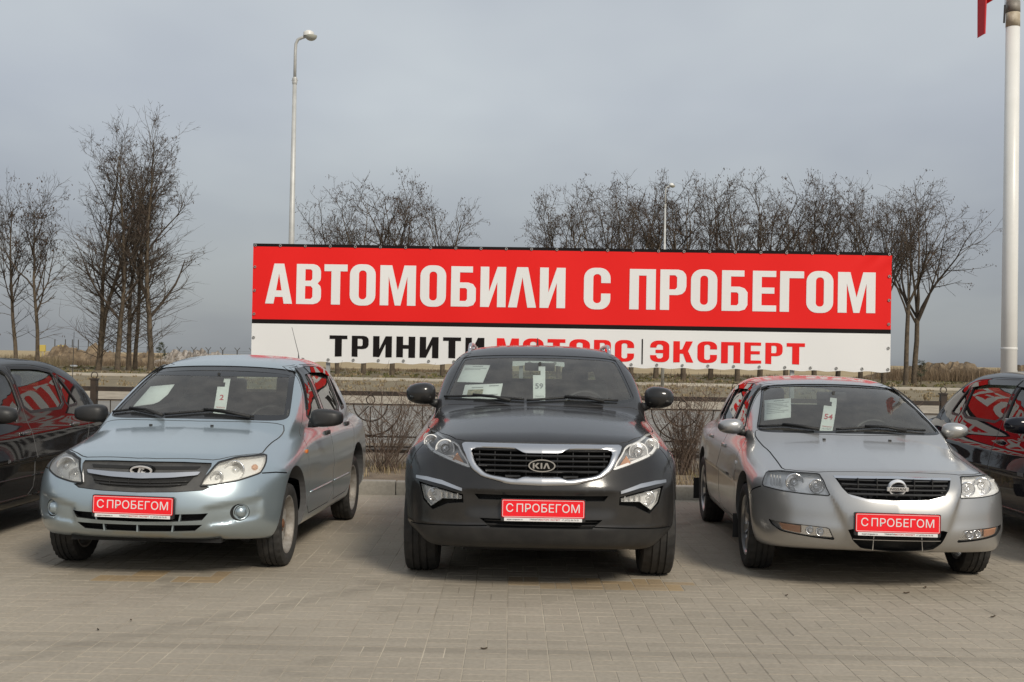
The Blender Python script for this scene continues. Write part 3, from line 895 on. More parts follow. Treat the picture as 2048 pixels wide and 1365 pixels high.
    def solid(s, name, fr, outline, off, th, m, parent=None, sp=.04, mirror=False, smooth=True, angle=35):
        """raised or sunken piece that follows the body: outline laid at depth off, th thick"""
        uv, T = fill(outline, sp); P, _, _ = fr.hit(s.B, uv, off); 
        V, F = solidify(P, T, np.tile(fr.d, (len(P), 1)), th)
        if mirror: V = V * np.array([-1, 1, 1])
        mb = MB(); mb.add(V, F)
        return mb.obj(name, m, parent if parent is not None else s.root, angle=angle)
    def at(s, x, z, off=0.0):
        P, _, _ = FRONT.hit(s.B, [(x, z)], off); return Vector(P[0])
    # ---- lamps
    def bowl(s, name, c, r, m_ring, m_bowl, parent, tilt=0.0, deep=.6, ring=.14, glassy=True):
        mb = MB(); n = 28
        prof = [(deep * r * (1 - (q / 5) ** 2), r * q / 5) for q in range(6)]
        mb.lathe([(a, b) for a, b in prof], 'y', n)
        R = Matrix.Rotation(tilt, 4, 'Z'); T = Matrix.Translation(c) @ R
        me = mb.mesh(name); me.transform(T); o = link(name, me, m_bowl, parent, smooth=True)
        mb = MB(); mb.lathe([(.004, r * .98), (-.006, r), (-.006, r * (1 + ring)), (.012, r * (1 + ring))], 'y', n)
        me = mb.mesh('lamp_ring'); me.transform(T); link('lamp_ring', me, m_ring, parent, smooth=True)
        if glassy:
            mb = MB(); mb.lathe([(-.012 * 0 + .02 - .03 * math.sqrt(max(0, 1 - (q / 4) ** 2)), r * .42 * q / 4) for q in range(5)], 'y', 16)
            me = mb.mesh('bulb'); me.transform(T); link('bulb', me, M['bulb'], parent, smooth=True)
        return o
    # ---- wheels
    def wheels(s, rim, n_front=True):
        w = s.d['wheel']
        protos = wheel_meshes(w['r'], w['w'], rim)
        for yy in (0, w['wb']):
            for sx in (1, -1):
                e = empty('wheel', (sx * w['track'], yy, w['r'] - .004), 0 if sx > 0 else math.pi, parent=s.root)
                e.rotation_euler = (random.uniform(0, 6.28) * 0, 0, 0 if sx > 0 else math.pi)
                for nme, me, mt, sm in protos:
                    link(nme, me, mt, e)
    # ---- door mirrors
    def door_mirror(s, c, size, e1, m, arm_to, cut=.35, m_foot='black_plastic'):
        for sx in (1, -1):
            V = []; F = []; nu, nv = 28, 16
            w, d, h = size
            for j in range(nv + 1):
                ph = -math.pi / 2 + math.pi * j / nv
                for i in range(nu):
                    th = 2 * math.pi * i / nu
                    f = lambda q, e=e1: math.copysign(abs(q) ** e, q)
                    x = w / 2 * f(math.cos(ph), .8) * f(math.cos(th)); y = d / 2 * f(math.cos(ph), .8) * f(math.sin(th), 1.0); z = h / 2 * f(math.sin(ph), e1)
                    y = min(y, d / 2 * cut); z *= (1.0 - .12 * (x * 1) / (w / 2)); z -= 0
                    V.append((sx * (c[0] + x), c[1] + y, c[2] + z))
            for j in range(nv):
                for i in range(nu):
                    F.append((j * nu + i, j * nu + (i + 1) % nu, (j + 1) * nu + (i + 1) % nu, (j + 1) * nu + i))
            mb = MB(); mb.add(V, F); o = mb.obj('door_mirror', m, s.root, angle=40)
            mb = MB(); a = Vector((sx * arm_to[0], arm_to[1], arm_to[2])); b = Vector((sx * (c[0] - w * .30), c[1] + .02, c[2] - h * .32))
            mb.tube([a, (a + b) / 2 + Vector((0, 0, -.006)), b], [.038, .03, .030], 10)
            mb.obj('mirror_arm', M[m_foot], o, smooth=True)
            mb = MB(); mb.box((sx * c[0], c[1] + d / 2 * cut + .001, c[2]), (w * .82, .004, h * .74), bev=.0015); mb.obj('mirror_glass', M['mirror_glass'], o)
    # ---- cabin
    def cabin(s, wheel_side=1, seat_z=.0):
        d = s.d; zd, yc = d['dash'], d['cowl']; W = d['W']
        mb = MB()
        prof = [(yc - .15, zd - .05), (yc + .18, zd - .012), (yc + .36, zd - .02), (yc + .43, zd - .10), (yc + .36, zd - .36), (yc - .1, zd - .38)]
        hw = W - .165
        V = []; F = []; n = len(prof); st = np.linspace(-hw, hw, 9)
        for x in st:
            for (y, z) in prof: V.append((x, y + .10 * (abs(x) / hw) ** 2, z - .012 * (abs(x) / hw) ** 2))
        for i in range(len(st) - 1):
            for k in range(n): F.append((i * n + k, i * n + (k + 1) % n, (i + 1) * n + (k + 1) % n, (i + 1) * n + k))
        F += [tuple(range(n))[::-1], tuple((len(st) - 1) * n + k for k in range(n))]
        mb.add(V, F); mb.obj('dashboard', M['cabin_trim'], s.root, angle=40)
        # steering wheel
        c = Vector((wheel_side * .37, yc + .60, zd - .06)); R = Matrix.Rotation(math.radians(-28), 4, 'X')
        mb = MB(); ring = []
        pts = [Vector((.185 * math.cos(2 * math.pi * k / 28), 0, .185 * math.sin(2 * math.pi * k / 28))) for k in range(29)]
        mb.tube([R @ p + c for p in pts], .015, 8, False)
        for a in (0, 180, 270):
            q = math.radians(a); mb.tube([c, c + R @ Vector((.18 * math.cos(q), 0, .18 * math.sin(q)))], [.03, .014], 6)
        mb.tube([c + R @ Vector((0, -.04, 0)), c + R @ Vector((0, .015, 0))], [.07, .055], 12)
        mb.obj('steering_wheel', M['black_plastic'], s.root, smooth=True)
        # seats
        for sx in (1, -1):
            mb = MB(); x = sx * .36; y = yc + 1.05; zt = zd + .12 + seat_z
            mb.box((x, y, zd - .40), (.50, .5, .16), bev=.05)
            mb.box((x, y + .27, zd - .12), (.48, .15, .56), Matrix.Rotation(math.radians(-12), 3, 'X'), .055)
            o = mb.obj('front_seat', M['seat_cloth'], s.root, angle=50)
            mb = MB(); mb.box((x, y + .36, zt + .13), (.27, .11, .19), Matrix.Rotation(math.radians(-8), 3, 'X'), .045)
            mb.tube([(x - .06, y + .34, zt - .02), (x - .06, y + .355, zt + .10)], .007, 6); mb.tube([(x + .06, y + .34, zt - .02), (x + .06, y + .355, zt + .10)], .007, 6)
            mb.obj('headrest', M['seat_cloth'], o, angle=50)
        mb = MB(); y2 = d['cabin'][2] - .22
        mb.box((0, y2 - .3, zd - .40), (W * 1.45, .5, .16), bev=.05); mb.box((0, y2, zd - .10), (W * 1.42, .14, .56), Matrix.Rotation(math.radians(-16), 3, 'X'), .05)
        o = mb.obj('rear_seat', M['seat_cloth'], s.root, angle=50)
        for x in (-.36, .36):
            mb = MB(); mb.box((x, y2 + .10, zd + .22), (.25, .09, .15), bev=.035); mb.obj('headrest', M['seat_cloth'], o, angle=50)
        # rear-view mirror
        zt = max(p[1] for p in d['shield']) - .075
        P = s.at(0, zt, .01); mb = MB(); mb.box((P.x, P.y + .08, P.z - .02), (.24, .03, .065), Matrix.Rotation(math.radians(4), 3, 'Z'), .012)
        mb.tube([P + Vector((0, 0, .01)), (P.x, P.y + .075, P.z)], .012, 6); mb.obj('rear_view_mirror', M['black_plastic'], s.root, angle=40)
    # ---- the red dealer plate
    def plate(s, x, zc, w=.52, h=.112, proud=.024, tilt=0.0, roll=0.0):
        P = s.at(x, zc); T = Matrix.Translation((P.x, P.y - proud, zc)) @ Matrix.Rotation(tilt, 4, 'X') @ Matrix.Rotation(roll, 4, 'Y')
        st = Matrix.Rotation(math.pi / 2, 4, 'X')
        f = lambda u, v: (u, 0, v)
        mb = MB(); mb.prism(rounded(w + .012, h + .028, .008, cy=-.010), f, (0, proud, 0)); me = mb.mesh('plate_holder'); me.transform(T @ Matrix.Translation((0, .003, 0)))
        hold = link('plate_holder', me, M['black_plastic'], s.root)
        def add(name, me, m, dy):
            me.transform(T @ Matrix.Translation((0, dy, 0))); return link(name, me, m, hold)
        mb = MB(); mb.prism(rounded(w, h, .010), f, (0, .003, 0)); add('red_plate', mb.mesh('red_plate'), M['plate_red'], -.002)
        o1, o2 = rounded(w - .008, h - .008, .008), rounded(w - .013, h - .013, .006)
        n = len(o1); V = [(a, 0, b) for a, b in o1] + [(a, 0, b) for a, b in o2]; F = [(i, (i + 1) % n, n + (i + 1) % n, n + i) for i in range(n)]
        add('plate_border', pydata('plate_border', V, F), M['white_print'], -.0035)
        full = text_mesh('С ПРОБЕГОМ', .072, .0006, 0.0, 1.0, space=1.02); X = [v.co.x for v in full.vertices]; x0, x1 = min(X), max(X); bpy.data.meshes.remove(full)
        for t, al, xx in (('С', 'LEFT', x0), ('ПРОБЕГОМ', 'RIGHT', x1)):
            me = text_mesh(t, .072, .0006, 0.0, 1.0, align=al, space=1.02); me.transform(st); me.transform(Matrix.Translation((xx, 0, 0)))
            add('plate_lettering', me, M['white_print'], -.0032)
        mb = MB(); mb.prism(rounded(w - .03, .021, .002), f, (0, .003, 0)); me = mb.mesh('plate_strip'); me.transform(Matrix.Translation((0, 0, -h / 2 - .0125))); add('plate_strip', me, M['white_print'], -.0045)
        for t, cx, mm, b in (('expert.tmpauto.ru', -.178, 'black_print', 0), ('ТРИНИТИ', -.052, 'black_print', 0), ('МОТОРС ЭКСПЕРТ', .045, 'red_print', 0), ('+7 (4722) 55-75-75', .170, 'black_print', 0)):
            me = text_mesh(t, .0135, .0004, b); me.transform(st); me.transform(Matrix.Translation((cx, 0, -h / 2 - .0125))); add('strip_lettering', me, M[mm], -.0056)
        return hold
    def wiper(s, pts, arm, m='rubber'):
        P, _, _ = FRONT.hit(s.B, dens(pts, .05, False)); P = P + s.B.normal(P) * .011; mb = MB()
        Q = [tuple(p) for p in P]; mb.tube(Q, [.009] * len(Q), 6)
        A, _, _ = FRONT.hit(s.B, arm); A = A + s.B.normal(A) * .024; mb.tube([tuple(p) for p in A], [.014] + [.010] * (len(A) - 1), 6)
        mb.obj('wiper', M[m], s.root, smooth=True)
    def handle(s, y, z, m, size=(.025, .15, .03)):
        for sx in (1, -1):
            P, _, _ = SIDE.hit(s.B, [(y, z)]); p = P[0]
            mb = MB(); mb.box((sx * (p[0] + .008), p[1], p[2]), size, bev=.010)
            key = ('front_door#%d' if y < 1.38 else 'rear_door#%d') % sx
            mb.obj('door_handle', m, s.parts.get(key, s.root), angle=40)
    def underbody(s):
        d = s.d; w = d['wheel']; mb = MB()
        mb.box((0, 1.2, .235), (1.15, 2.3, .05)); mb.box((0, -.45, .27), (1.0, .35, .06)); mb.tube([(-w['track'], 0, w['r']), (w['track'], 0, w['r'])], .04, 8); mb.tube([(-w['track'], w['wb'], w['r']), (w['track'], w['wb'], w['r'])], .05, 8)
        mb.tube([(.3, .3, .22), (.3, 2.2, .22)], .035, 8); mb.box((.3, 2.7, .27), (.4, .5, .14), bev=.03)
        for sx in (1, -1): mb.box((sx * (w['track'] - w['w'] * .5 - .06), -.05, .33), (.05, .5, .25))
        mb.obj('underbody', M['dark_inside'], s.root)

_wheel_cache = {}
def wheel_meshes(r, w, kind):
    rr = {'steel': r - .095, 'alloy': r - .098, 'suv': r - .135}[kind]     # rim radius
    n = 90; prof = []
    hw = w / 2
    # tyre section from inner bead over the tread to the outer bead; outer side = +x
    base = [(-hw * .80, rr, 0), (-hw * .98, rr + .035, 0), (-hw, (rr + r) / 2, 0), (-hw * .97, r - .03, 0), (-hw * .88, r - .010, 1)]
    tread = [(-.70, 0, 1), (-.46, 0, 0), (-.45, -.008, 0), (-.37, -.008, 0), (-.36, 0, 0), (-.07, 0, 0), (-.06, -.008, 0), (.06, -.008, 0), (.07, 0, 0), (.36, 0, 0), (.37, -.008, 0), (.45, -.008, 0), (.46, 0, 0), (.70, 0, 1)]
    prof = base + [(hw * a, r + b - .006 * (abs(a) > .6), f) for a, b, f in tread] + [(-a, b, f) for a, b, f in reversed(base)]
    V = []; F = []; m = len(prof)
    for k in range(n):
        q = 2 * math.pi * k / n
        for (a, b, f) in prof:
            rad = b - (.007 if (f and k % 3 == 0) else 0)
            if kind != 'suv' and abs(a) < hw * .72 and b > r - .004 and k % 3 == (1 if a > 0 else 2) and abs(a) > hw * .1: rad -= .006
            V.append((a, rad * math.cos(q), rad * math.sin(q)))
    for k in range(n):
        k2 = (k + 1) % n
        for j in range(m - 1): F.append((k * m + j, k * m + j + 1, k2 * m + j + 1, k2 * m + j))
    mb = MB(); mb.add(V, F); ty = mb.mesh('tyre'); ty.materials.append(M['tyre']); ty.polygons.foreach_set('use_smooth', [True] * len(ty.polygons)); ty.set_sharp_from_angle(angle=math.radians(30))
    # rim: barrel plus a disc with real openings
    mb = MB(); n = 80
    mb.lathe([(-hw * .8, rr), (-hw * .8, rr - .012), (hw * .1, rr - .03), (hw * .55, rr - .018), (hw * .80, rr - .006), (hw * .84, rr + .004), (hw * .80, rr + .010)], 'x', n)
    if kind == 'steel':
        rad = [.0, .035, .07, .095, .122, .152, rr - .026, rr - .016]; axl = [.22, .22, .16, .30, .33, .26, .16, .35]
        hole = lambda k, j: j == 4 and (k % 8) < 4
    else:
        rad = [.0, .03, .06, .085, .12, .155, rr - .022, rr - .012]; axl = [.55, .55, .48, .55, .62, .66, .68, .80]
        ns = 7
        hole = lambda k, j: 2 < j < 6 and ((k * ns / n) % 1.0) < (.52 if j < 5 else .58)
    V = []; F = []; m = len(rad)
    for k in range(n):
        q = 2 * math.pi * k / n
        for a, b in zip(axl, rad): V.append((hw * a, b * math.cos(q), b * math.sin(q)))
    for k in range(n):
        k2 = (k + 1) % n
        for j in range(m - 1):
            if not hole(k, j): F.append((k * m + j, k * m + j + 1, k2 * m + j + 1, k2 * m + j))
    V2, F2 = solidify(np.array(V), F, np.tile(np.array([-1., 0, 0]), (len(V), 1)), .012)
    mb.add(V2, F2)
    rm = mb.mesh('rim'); rm.materials.append(M['steel'] if kind == 'steel' else M['alloy']); rm.polygons.foreach_set('use_smooth', [True] * len(rm.polygons)); rm.set_sharp_from_angle(angle=math.radians(32))
    mb = MB()
    mb.lathe([(hw * .1, .0), (hw * (.55 if kind == 'steel' else .7), .0), (hw * (.5 if kind == 'steel' else .68), .026), (hw * .1, .03)], 'x', 20)
    for k in range(4 if kind == 'steel' else 5):
        q = 2 * math.pi * (k + .3) / (4 if kind == 'steel' else 5); mb.lathe([(0, .010), (hw * (.34 if kind == 'steel' else .60), .010), (hw * (.34 if kind == 'steel' else .6), .0)], 'x', 6, c=(0, .049 * math.cos(q), .049 * math.sin(q)))
    hb = mb.mesh('hub'); hb.materials.append(M['rust'] if kind == 'steel' else M['alloy']); 
    mb = MB(); mb.lathe([(-hw * .3, .04), (-hw * .3, rr - .045), (-hw * .15, rr - .045), (-hw * .15, .04)], 'x', 32); dk = mb.mesh('brake_disc'); dk.materials.append(M['rust'])
    return [('tyre', ty, None, 0), ('rim', rm, None, 0), ('hub', hb, None, 0), ('brake_disc', dk, None, 0)]

# ------------------------------------------------------------------ ground, road, kerb, paving
rng = random.Random(7)
def island_mat(name, cols, rough=.9, bump=(60, .35, .004), blotch=None):
    """stone-like stuff whose tone differs from piece to piece"""
    m = mat(name, cols[0], rough, bump=bump)
    nt = m.node_tree; b = nt.nodes['Principled BSDF']
    g = nt.nodes.new('ShaderNodeNewGeometry'); r = nt.nodes.new('ShaderNodeValToRGB')
    oi = nt.nodes.new('ShaderNodeObjectInfo')
    ad = nt.nodes.new('ShaderNodeMath'); ad.operation = 'ADD'; fr = nt.nodes.new('ShaderNodeMath'); fr.operation = 'FRACT'
    nt.links.new(g.outputs['Random Per Island'], ad.inputs[0]); nt.links.new(oi.outputs['Random'], ad.inputs[1]); nt.links.new(ad.outputs[0], fr.inputs[0])
    while len(r.color_ramp.elements) < len(cols): r.color_ramp.elements.new(.5)
    for i, c in enumerate(cols):
        r.color_ramp.elements[i].position = i / (len(cols) - 1); r.color_ramp.elements[i].color = (*c, 1)
    nt.links.new(fr.outputs[0], r.inputs['Fac'])
    n = nt.nodes.new('ShaderNodeTexNoise'); n.inputs['Scale'].default_value = .55; n.inputs['Detail'].default_value = 7; n.inputs['Roughness'].default_value = .62
    nt.links.new(g.outputs['Position'], n.inputs['Vector'])
    n2 = nt.nodes.new('ShaderNodeTexNoise'); n2.inputs['Scale'].default_value = 38; n2.inputs['Detail'].default_value = 5
    nt.links.new(g.outputs['Position'], n2.inputs['Vector'])
    mr = nt.nodes.new('ShaderNodeMapRange'); mr.inputs['From Min'].default_value = .3; mr.inputs['From Max'].default_value = .7; mr.inputs['To Min'].default_value = .86; mr.inputs['To Max'].default_value = 1.10
    nt.links.new(n.outputs['Fac'], mr.inputs['Value'])
    mr2 = nt.nodes.new('ShaderNodeMapRange'); mr2.inputs['From Min'].default_value = .25; mr2.inputs['From Max'].default_value = .75; mr2.inputs['To Min'].default_value = .86; mr2.inputs['To Max'].default_value = 1.12
    nt.links.new(n2.outputs['Fac'], mr2.inputs['Value'])
    mu = nt.nodes.new('ShaderNodeMath'); mu.operation = 'MULTIPLY'; nt.links.new(mr.outputs[0], mu.inputs[0]); nt.links.new(mr2.outputs[0], mu.inputs[1])
    last = mu.outputs[0]
    if blotch:   # rubber marks left by tyres: bands along given lines (a*x + b*y = c, half width, darkness)
        sp = nt.nodes.new('ShaderNodeSeparateXYZ'); nt.links.new(g.outputs['Position'], sp.inputs[0])
        nz = nt.nodes.new('ShaderNodeTexNoise'); nz.inputs['Scale'].default_value = 2.2; nz.inputs['Detail'].default_value = 6; nt.links.new(g.outputs['Position'], nz.inputs['Vector'])
        for (a, bb, c, hw, dk) in blotch:
            m1 = nt.nodes.new('ShaderNodeMath'); m1.operation = 'MULTIPLY'; m1.inputs[1].default_value = a; nt.links.new(sp.outputs['X'], m1.inputs[0])
            m2 = nt.nodes.new('ShaderNodeMath'); m2.operation = 'MULTIPLY_ADD'; m2.inputs[1].default_value = bb; nt.links.new(sp.outputs['Y'], m2.inputs[0]); nt.links.new(m1.outputs[0], m2.inputs[2])
            m3 = nt.nodes.new('ShaderNodeMath'); m3.operation = 'SUBTRACT'; m3.inputs[1].default_value = c; nt.links.new(m2.outputs[0], m3.inputs[0])
            m4 = nt.nodes.new('ShaderNodeMath'); m4.operation = 'ABSOLUTE'; nt.links.new(m3.outputs[0], m4.inputs[0])
            m5 = nt.nodes.new('ShaderNodeMapRange'); m5.interpolation_type = 'SMOOTHSTEP'; m5.inputs['From Min'].default_value = hw * .5; m5.inputs['From Max'].default_value = hw; m5.inputs['To Min'].default_value = dk; m5.inputs['To Max'].default_value = 0
            nt.links.new(m4.outputs[0], m5.inputs['Value'])
            m6 = nt.nodes.new('ShaderNodeMath'); m6.operation = 'MULTIPLY'; nt.links.new(m5.outputs[0], m6.inputs[0]); nt.links.new(nz.outputs['Fac'], m6.inputs[1])
            m7 = nt.nodes.new('ShaderNodeMath'); m7.operation = 'MULTIPLY_ADD'; m7.inputs[1].default_value = -2.0; m7.inputs[2].default_value = 1.0; nt.links.new(m6.outputs[0], m7.inputs[0])
            m8 = nt.nodes.new('ShaderNodeMath'); m8.operation = 'MULTIPLY'; nt.links.new(last, m8.inputs[0]); nt.links.new(m7.outputs[0], m8.inputs[1]); last = m8.outputs[0]
    if blotch:   # oil drips and damp spots
        n3 = nt.nodes.new('ShaderNodeTexNoise'); n3.inputs['Scale'].default_value = 1.7; n3.inputs['Detail'].default_value = 5; n3.inputs['Roughness'].default_value = .55; nt.links.new(g.outputs['Position'], n3.inputs['Vector'])
        m9 = nt.nodes.new('ShaderNodeMapRange'); m9.inputs['From Min'].default_value = .60; m9.inputs['From Max'].default_value = .70; m9.inputs['To Min'].default_value = 1.0; m9.inputs['To Max'].default_value = .80; nt.links.new(n3.outputs['Fac'], m9.inputs['Value'])
        mm = nt.nodes.new('ShaderNodeMath'); mm.operation = 'MULTIPLY'; nt.links.new(last, mm.inputs[0]); nt.links.new(m9.outputs[0], mm.inputs[1]); last = mm.outputs[0]
    vm = nt.nodes.new('ShaderNodeVectorMath'); vm.operation = 'SCALE'
    nt.links.new(r.outputs['Color'], vm.inputs[0]); nt.links.new(last, vm.inputs['Scale']); nt.links.new(vm.outputs[0], b.inputs['Base Color'])
    return m

MARKS = [(0.0, 1.0, 6.22, .085, .15), (0.0, 1.0, 6.42, .06, .08), (.80, -.60, -5.42, .11, .13)]
M['paver'] = island_mat('grey_paver', [(.314, .273, .214), (.334, .290, .229), (.323, .281, .222), (.345, .300, .238)], .85, (90, .25, .003), MARKS)
M['paver_ochre'] = island_mat('ochre_paver', [(.36, .262, .150), (.32, .240, .150), (.34, .265, .175)], .85, (90, .25, .003))
M['joint'] = mat('sandy_joint', (.36, .32, .25), .95, var=(1.1, (.22, .19, .15), (.50, .44, .345)))
M['soil'] = mat('dry_soil', (.16, .12, .085), .95, var=(2.4, (.10, .075, .052), (.24, .19, .135), 8), bump=(25, .8, .03))
M['asphalt'] = mat('dusty_asphalt', (.16, .15, .14), .9, var=(1.2, (.19, .178, .16), (.24, .225, .20), 8), bump=(80, .3, .005))
M['gravel'] = mat('pale_gravel', (.36, .31, .24), .95, var=(1.5, (.24, .20, .15), (.46, .40, .31), 9), bump=(12, .8, .04))
M['verge'] = mat('dry_verge', (.20, .16, .10), .95, var=(.9, (.13, .105, .062), (.27, .22, .14), 10), bump=(8, .9, .06))
M['grass_ground'] = mat('spring_grass_ground', (.12, .10, .05), .95, var=(.35, (.095, .085, .036), (.19, .135, .075), 10), bump=(4, .9, .1))
M['field'] = mat('straw_field', (.36, .27, .14), .95, var=(.08, (.26, .19, .10), (.44, .34, .19), 10))
M['concrete'] = island_mat('kerb_concrete', [(.36, .335, .29), (.30, .28, .245), (.33, .305, .26)], .9, (40, .4, .006))

def sheet(name, x0, x1, y0, y1, z, m, kind='structure', nx=1, ny=1, bumpy=0.0, parent=None):
    V = []; F = []
    for j in range(ny + 1):
        for i in range(nx + 1):
            zz = z + (bumpy * (math.sin(i * 1.7 + j * 2.3) * .5 + rng.uniform(-.6, .6)) if 0 < i < nx and 0 < j < ny else 0)
            V.append((x0 + (x1 - x0) * i / nx, y0 + (y1 - y0) * j / ny, zz))
    for j in range(ny):
        for i in range(nx): F.append((j * (nx + 1) + i, j * (nx + 1) + i + 1, (j + 1) * (nx + 1) + i + 1, (j + 1) * (nx + 1) + i))
    return link(name, pydata(name, V, F), m, parent, kind=kind, smooth=bumpy > 0)

KERB_Y = 13.14
sheet('ground', -2500, 2500, -40, 5000, -.06, M['field'])
pav = sheet('paving', -30, 30, -25, KERB_Y, -.0022, M['joint'])
sheet('planting_strip', -30, 30, KERB_Y + .16, 19.5, .105, M['soil'], nx=120, ny=14, bumpy=.018)
sheet('road', -200, 200, 19.5, 37.5, -.03, M['asphalt'])
sheet('road_shoulder', -200, 200, 37.5, 46.5, -.022, M['gravel'])
sheet('verge', -200, 200, 46.5, 76.8, -.026, M['verge'])
sheet('grass', -220, 220, 77.6, 150, -.034, M['grass_ground'])
M['road_paint'] = mat('worn_road_paint', (.55, .54, .50), .8, var=(6, (.30, .29, .27), (.62, .61, .58)))
sheet('road_marking', -200, 200, 29.6, 29.8, -.026, M['road_paint'])

# pavers: basket weave of two-brick squares, 0.208 m on a side
SQ = .208; G = .0045
def brick_mesh(w, d):
    mb = MB(); h = .05; bv = .0025; a, b = w / 2, d / 2
    V = [(-a, -b, -h), (a, -b, -h), (a, b, -h), (-a, b, -h), (-a, -b, -bv), (a, -b, -bv), (a, b, -bv), (-a, b, -bv), (-a + bv, -b + bv, 0), (a - bv, -b + bv, 0), (a - bv, b - bv, 0), (-a + bv, b - bv, 0)]
    F = [(0, 1, 5, 4), (1, 2, 6, 5), (2, 3, 7, 6), (3, 0, 4, 7), (4, 5, 9, 8), (5, 6, 10, 9), (6, 7, 11, 10), (7, 4, 8, 11), (8, 9, 10, 11)]
    return V, F
bV, bF = brick_mesh(SQ - G, SQ / 2 - G)
bV2 = [(-y, x, z) for x, y, z in bV]
me_h, me_v = pydata('paver', bV, bF), pydata('paver', bV2, bF)
me_ho, me_vo = pydata('paver_ochre', bV, bF), pydata('paver_ochre', bV2, bF)
for q in (me_h, me_v): q.materials.append(M['paver'])
for q in (me_ho, me_vo): q.materials.append(M['paver_ochre'])
PX0, PY0, NX, NY = -7.28, 4.40, 72, 42
bricks = []
for j in range(NY):
    for i in range(NX):
        cx, cy = PX0 + (i + .5) * SQ, PY0 + (j + .5) * SQ
        for k in (-1, 1):
            hor = (i + j) % 2 == 0
            x, y = (cx, cy + k * SQ / 4) if hor else (cx + k * SQ / 4, cy)
            row_y = 8.10
            och = abs(y - row_y) < .16 and ((.05 < x < 1.15 and rng.random() < .9) or (-2.7 < x < -1.85 and rng.random() < .6) or rng.random() < .02)
            bricks.append((x, y, rng.uniform(-.0006, .0006), hor, och))
vis = sorted([b for b in bricks if abs(b[0]) < .418 * b[1] + .1 and b[1] > 5.4], key=lambda b: b[1])
own = set(id(b) for b in vis[:300])
big = {False: MB(), True: MB()}
for b in bricks:
    x, y, z, hor, och = b
    if id(b) in own:
        o = link('paver', (me_ho if hor else me_vo) if och else (me_h if hor else me_v), None, pav)
        o.location = (x, y, z); o.rotation_euler = (rng.uniform(-.006, .006), rng.uniform(-.006, .006), rng.uniform(-.006, .006))
    else:
        a = rng.uniform(-.006, .006); tx, ty = rng.uniform(-.006, .006), rng.uniform(-.006, .006)
        big[och].add([(x + vx - a * vy, y + vy + a * vx, z + vz + tx * vy + ty * vx) for vx, vy, vz in (bV if hor else bV2)], bF)
o = link('far_pavers', pydata('far_pavers', big[False].V, big[False].F), M['paver'], pav, kind='stuff')
o = link('far_ochre_pavers', pydata('far_ochre_pavers', big[True].V, big[True].F), M['paver_ochre'], pav, kind='stuff')

# kerb stones
kerb = empty('kerb'); kerb['kind'] = 'structure'
kmb = MB(); kmb.box((0, 0, 0), (.992, .15, .32), bev=.012); kme = kmb.mesh('kerb_stone'); kme.materials.append(M['concrete'])
for k in range(-8, 10):
    o = link('kerb_stone', kme, None, kerb); o.location = (k + .28, KERB_Y + .078 + rng.uniform(-.006, .006), rng.uniform(-.006, .006) - .012); o.rotation_euler = (0, rng.uniform(-.006, .006), rng.uniform(-.008, .008))
fk = empty('far_kerb'); fk['kind'] = 'structure'
fmb = MB(); fmb.box((0, 0, 0), (5.98, .55, .30), bev=.02); fme = fmb.mesh('kerb_stone'); fme.materials.append(M['pale_kerb'] if 'pale_kerb' in M else island_mat('pale_kerb', [(.48, .44, .37), (.42, .385, .325)], .9))
for k in range(-9, 10):
    o = link('kerb_stone', fme, None, fk); o.location = (k * 6, 77.2, -.02)

# ------------------------------------------------------------------ litter, dry grass and weeds
def blades(name, n, area, hgt, m, lean=.5, wid=.006, zf=lambda x, y: 0.0, seed=1, parent=None, label=None, cat=None, clump=None):
    r = random.Random(seed); V = []; F = []
    cl = [(r.uniform(area[0], area[1]), r.uniform(area[2], area[3])) for _ in range(clump)] if clump else None
    for _ in range(n):
        if cl:
            c = r.choice(cl); x, y = r.gauss(c[0], .12 * hgt / .15), r.gauss(c[1], .10 * hgt / .15)
        else: x, y = r.uniform(area[0], area[1]), r.uniform(area[2], area[3])
        h = hgt * r.uniform(.4, 1.3); a = r.uniform(0, 6.28); lx, ly = math.cos(a) * h * r.uniform(0, lean), math.sin(a) * h * r.uniform(0, lean)
        w = wid * r.uniform(.6, 1.4); z = zf(x, y); o = len(V); ca, sa = math.cos(a + 1.57) * w, math.sin(a + 1.57) * w
        V += [(x - ca, y - sa, z - .02), (x + ca, y + sa, z - .02), (x + lx * .45 + ca * .8, y + ly * .45 + sa * .8, z + h * .55), (x + lx * .45 - ca * .8, y + ly * .45 - sa * .8, z + h * .55), (x + lx, y + ly, z + h)]
        F += [(o, o + 1, o + 2, o + 3), (o + 3, o + 2, o + 4)]
    return link(name, pydata(name, V, F), m, parent, label, cat, None, 'stuff')
M['straw'] = island_mat('dry_grass', [(.30, .23, .13), (.22, .165, .09), (.36, .29, .18), (.16, .12, .065)], .9, None)
M['straw_dark'] = island_mat('brown_weeds', [(.15, .105, .065), (.20, .14, .085), (.11, .08, .05), (.24, .17, .10)], .9, None)
M['green_blade'] = island_mat('young_grass', [(.10, .10, .03), (.16, .135, .05), (.07, .085, .025)], .9, None)
blades('dry_grass', 5200, (-6.4, 7.2, KERB_Y + .2, 16.4), .09, M['straw'], 1.2, .004, lambda x, y: .11, 3, None, 'short dry grass and litter on the soil behind the kerb', 'grass', 260)
blades('young_grass', 1400, (-6.4, 7.2, KERB_Y + .2, 15.4), .06, M['green_blade'], 1.0, .004, lambda x, y: .11, 4, None, 'sparse young green grass at the foot of the fence', 'grass', 90)
blades('verge_grass', 9000, (-34, 34, 46.8, 76.5), .12, M['straw'], .8, .03, lambda x, y: -.02, 5, None, 'straw coloured grass on the verge beyond the road', 'grass', 800)
blades('meadow_grass', 9000, (-52, 52, 78, 128), .14, M['green_blade'], .8, .05, lambda x, y: -.03, 6, None, 'low green grass under the row of bare trees', 'grass', 900)
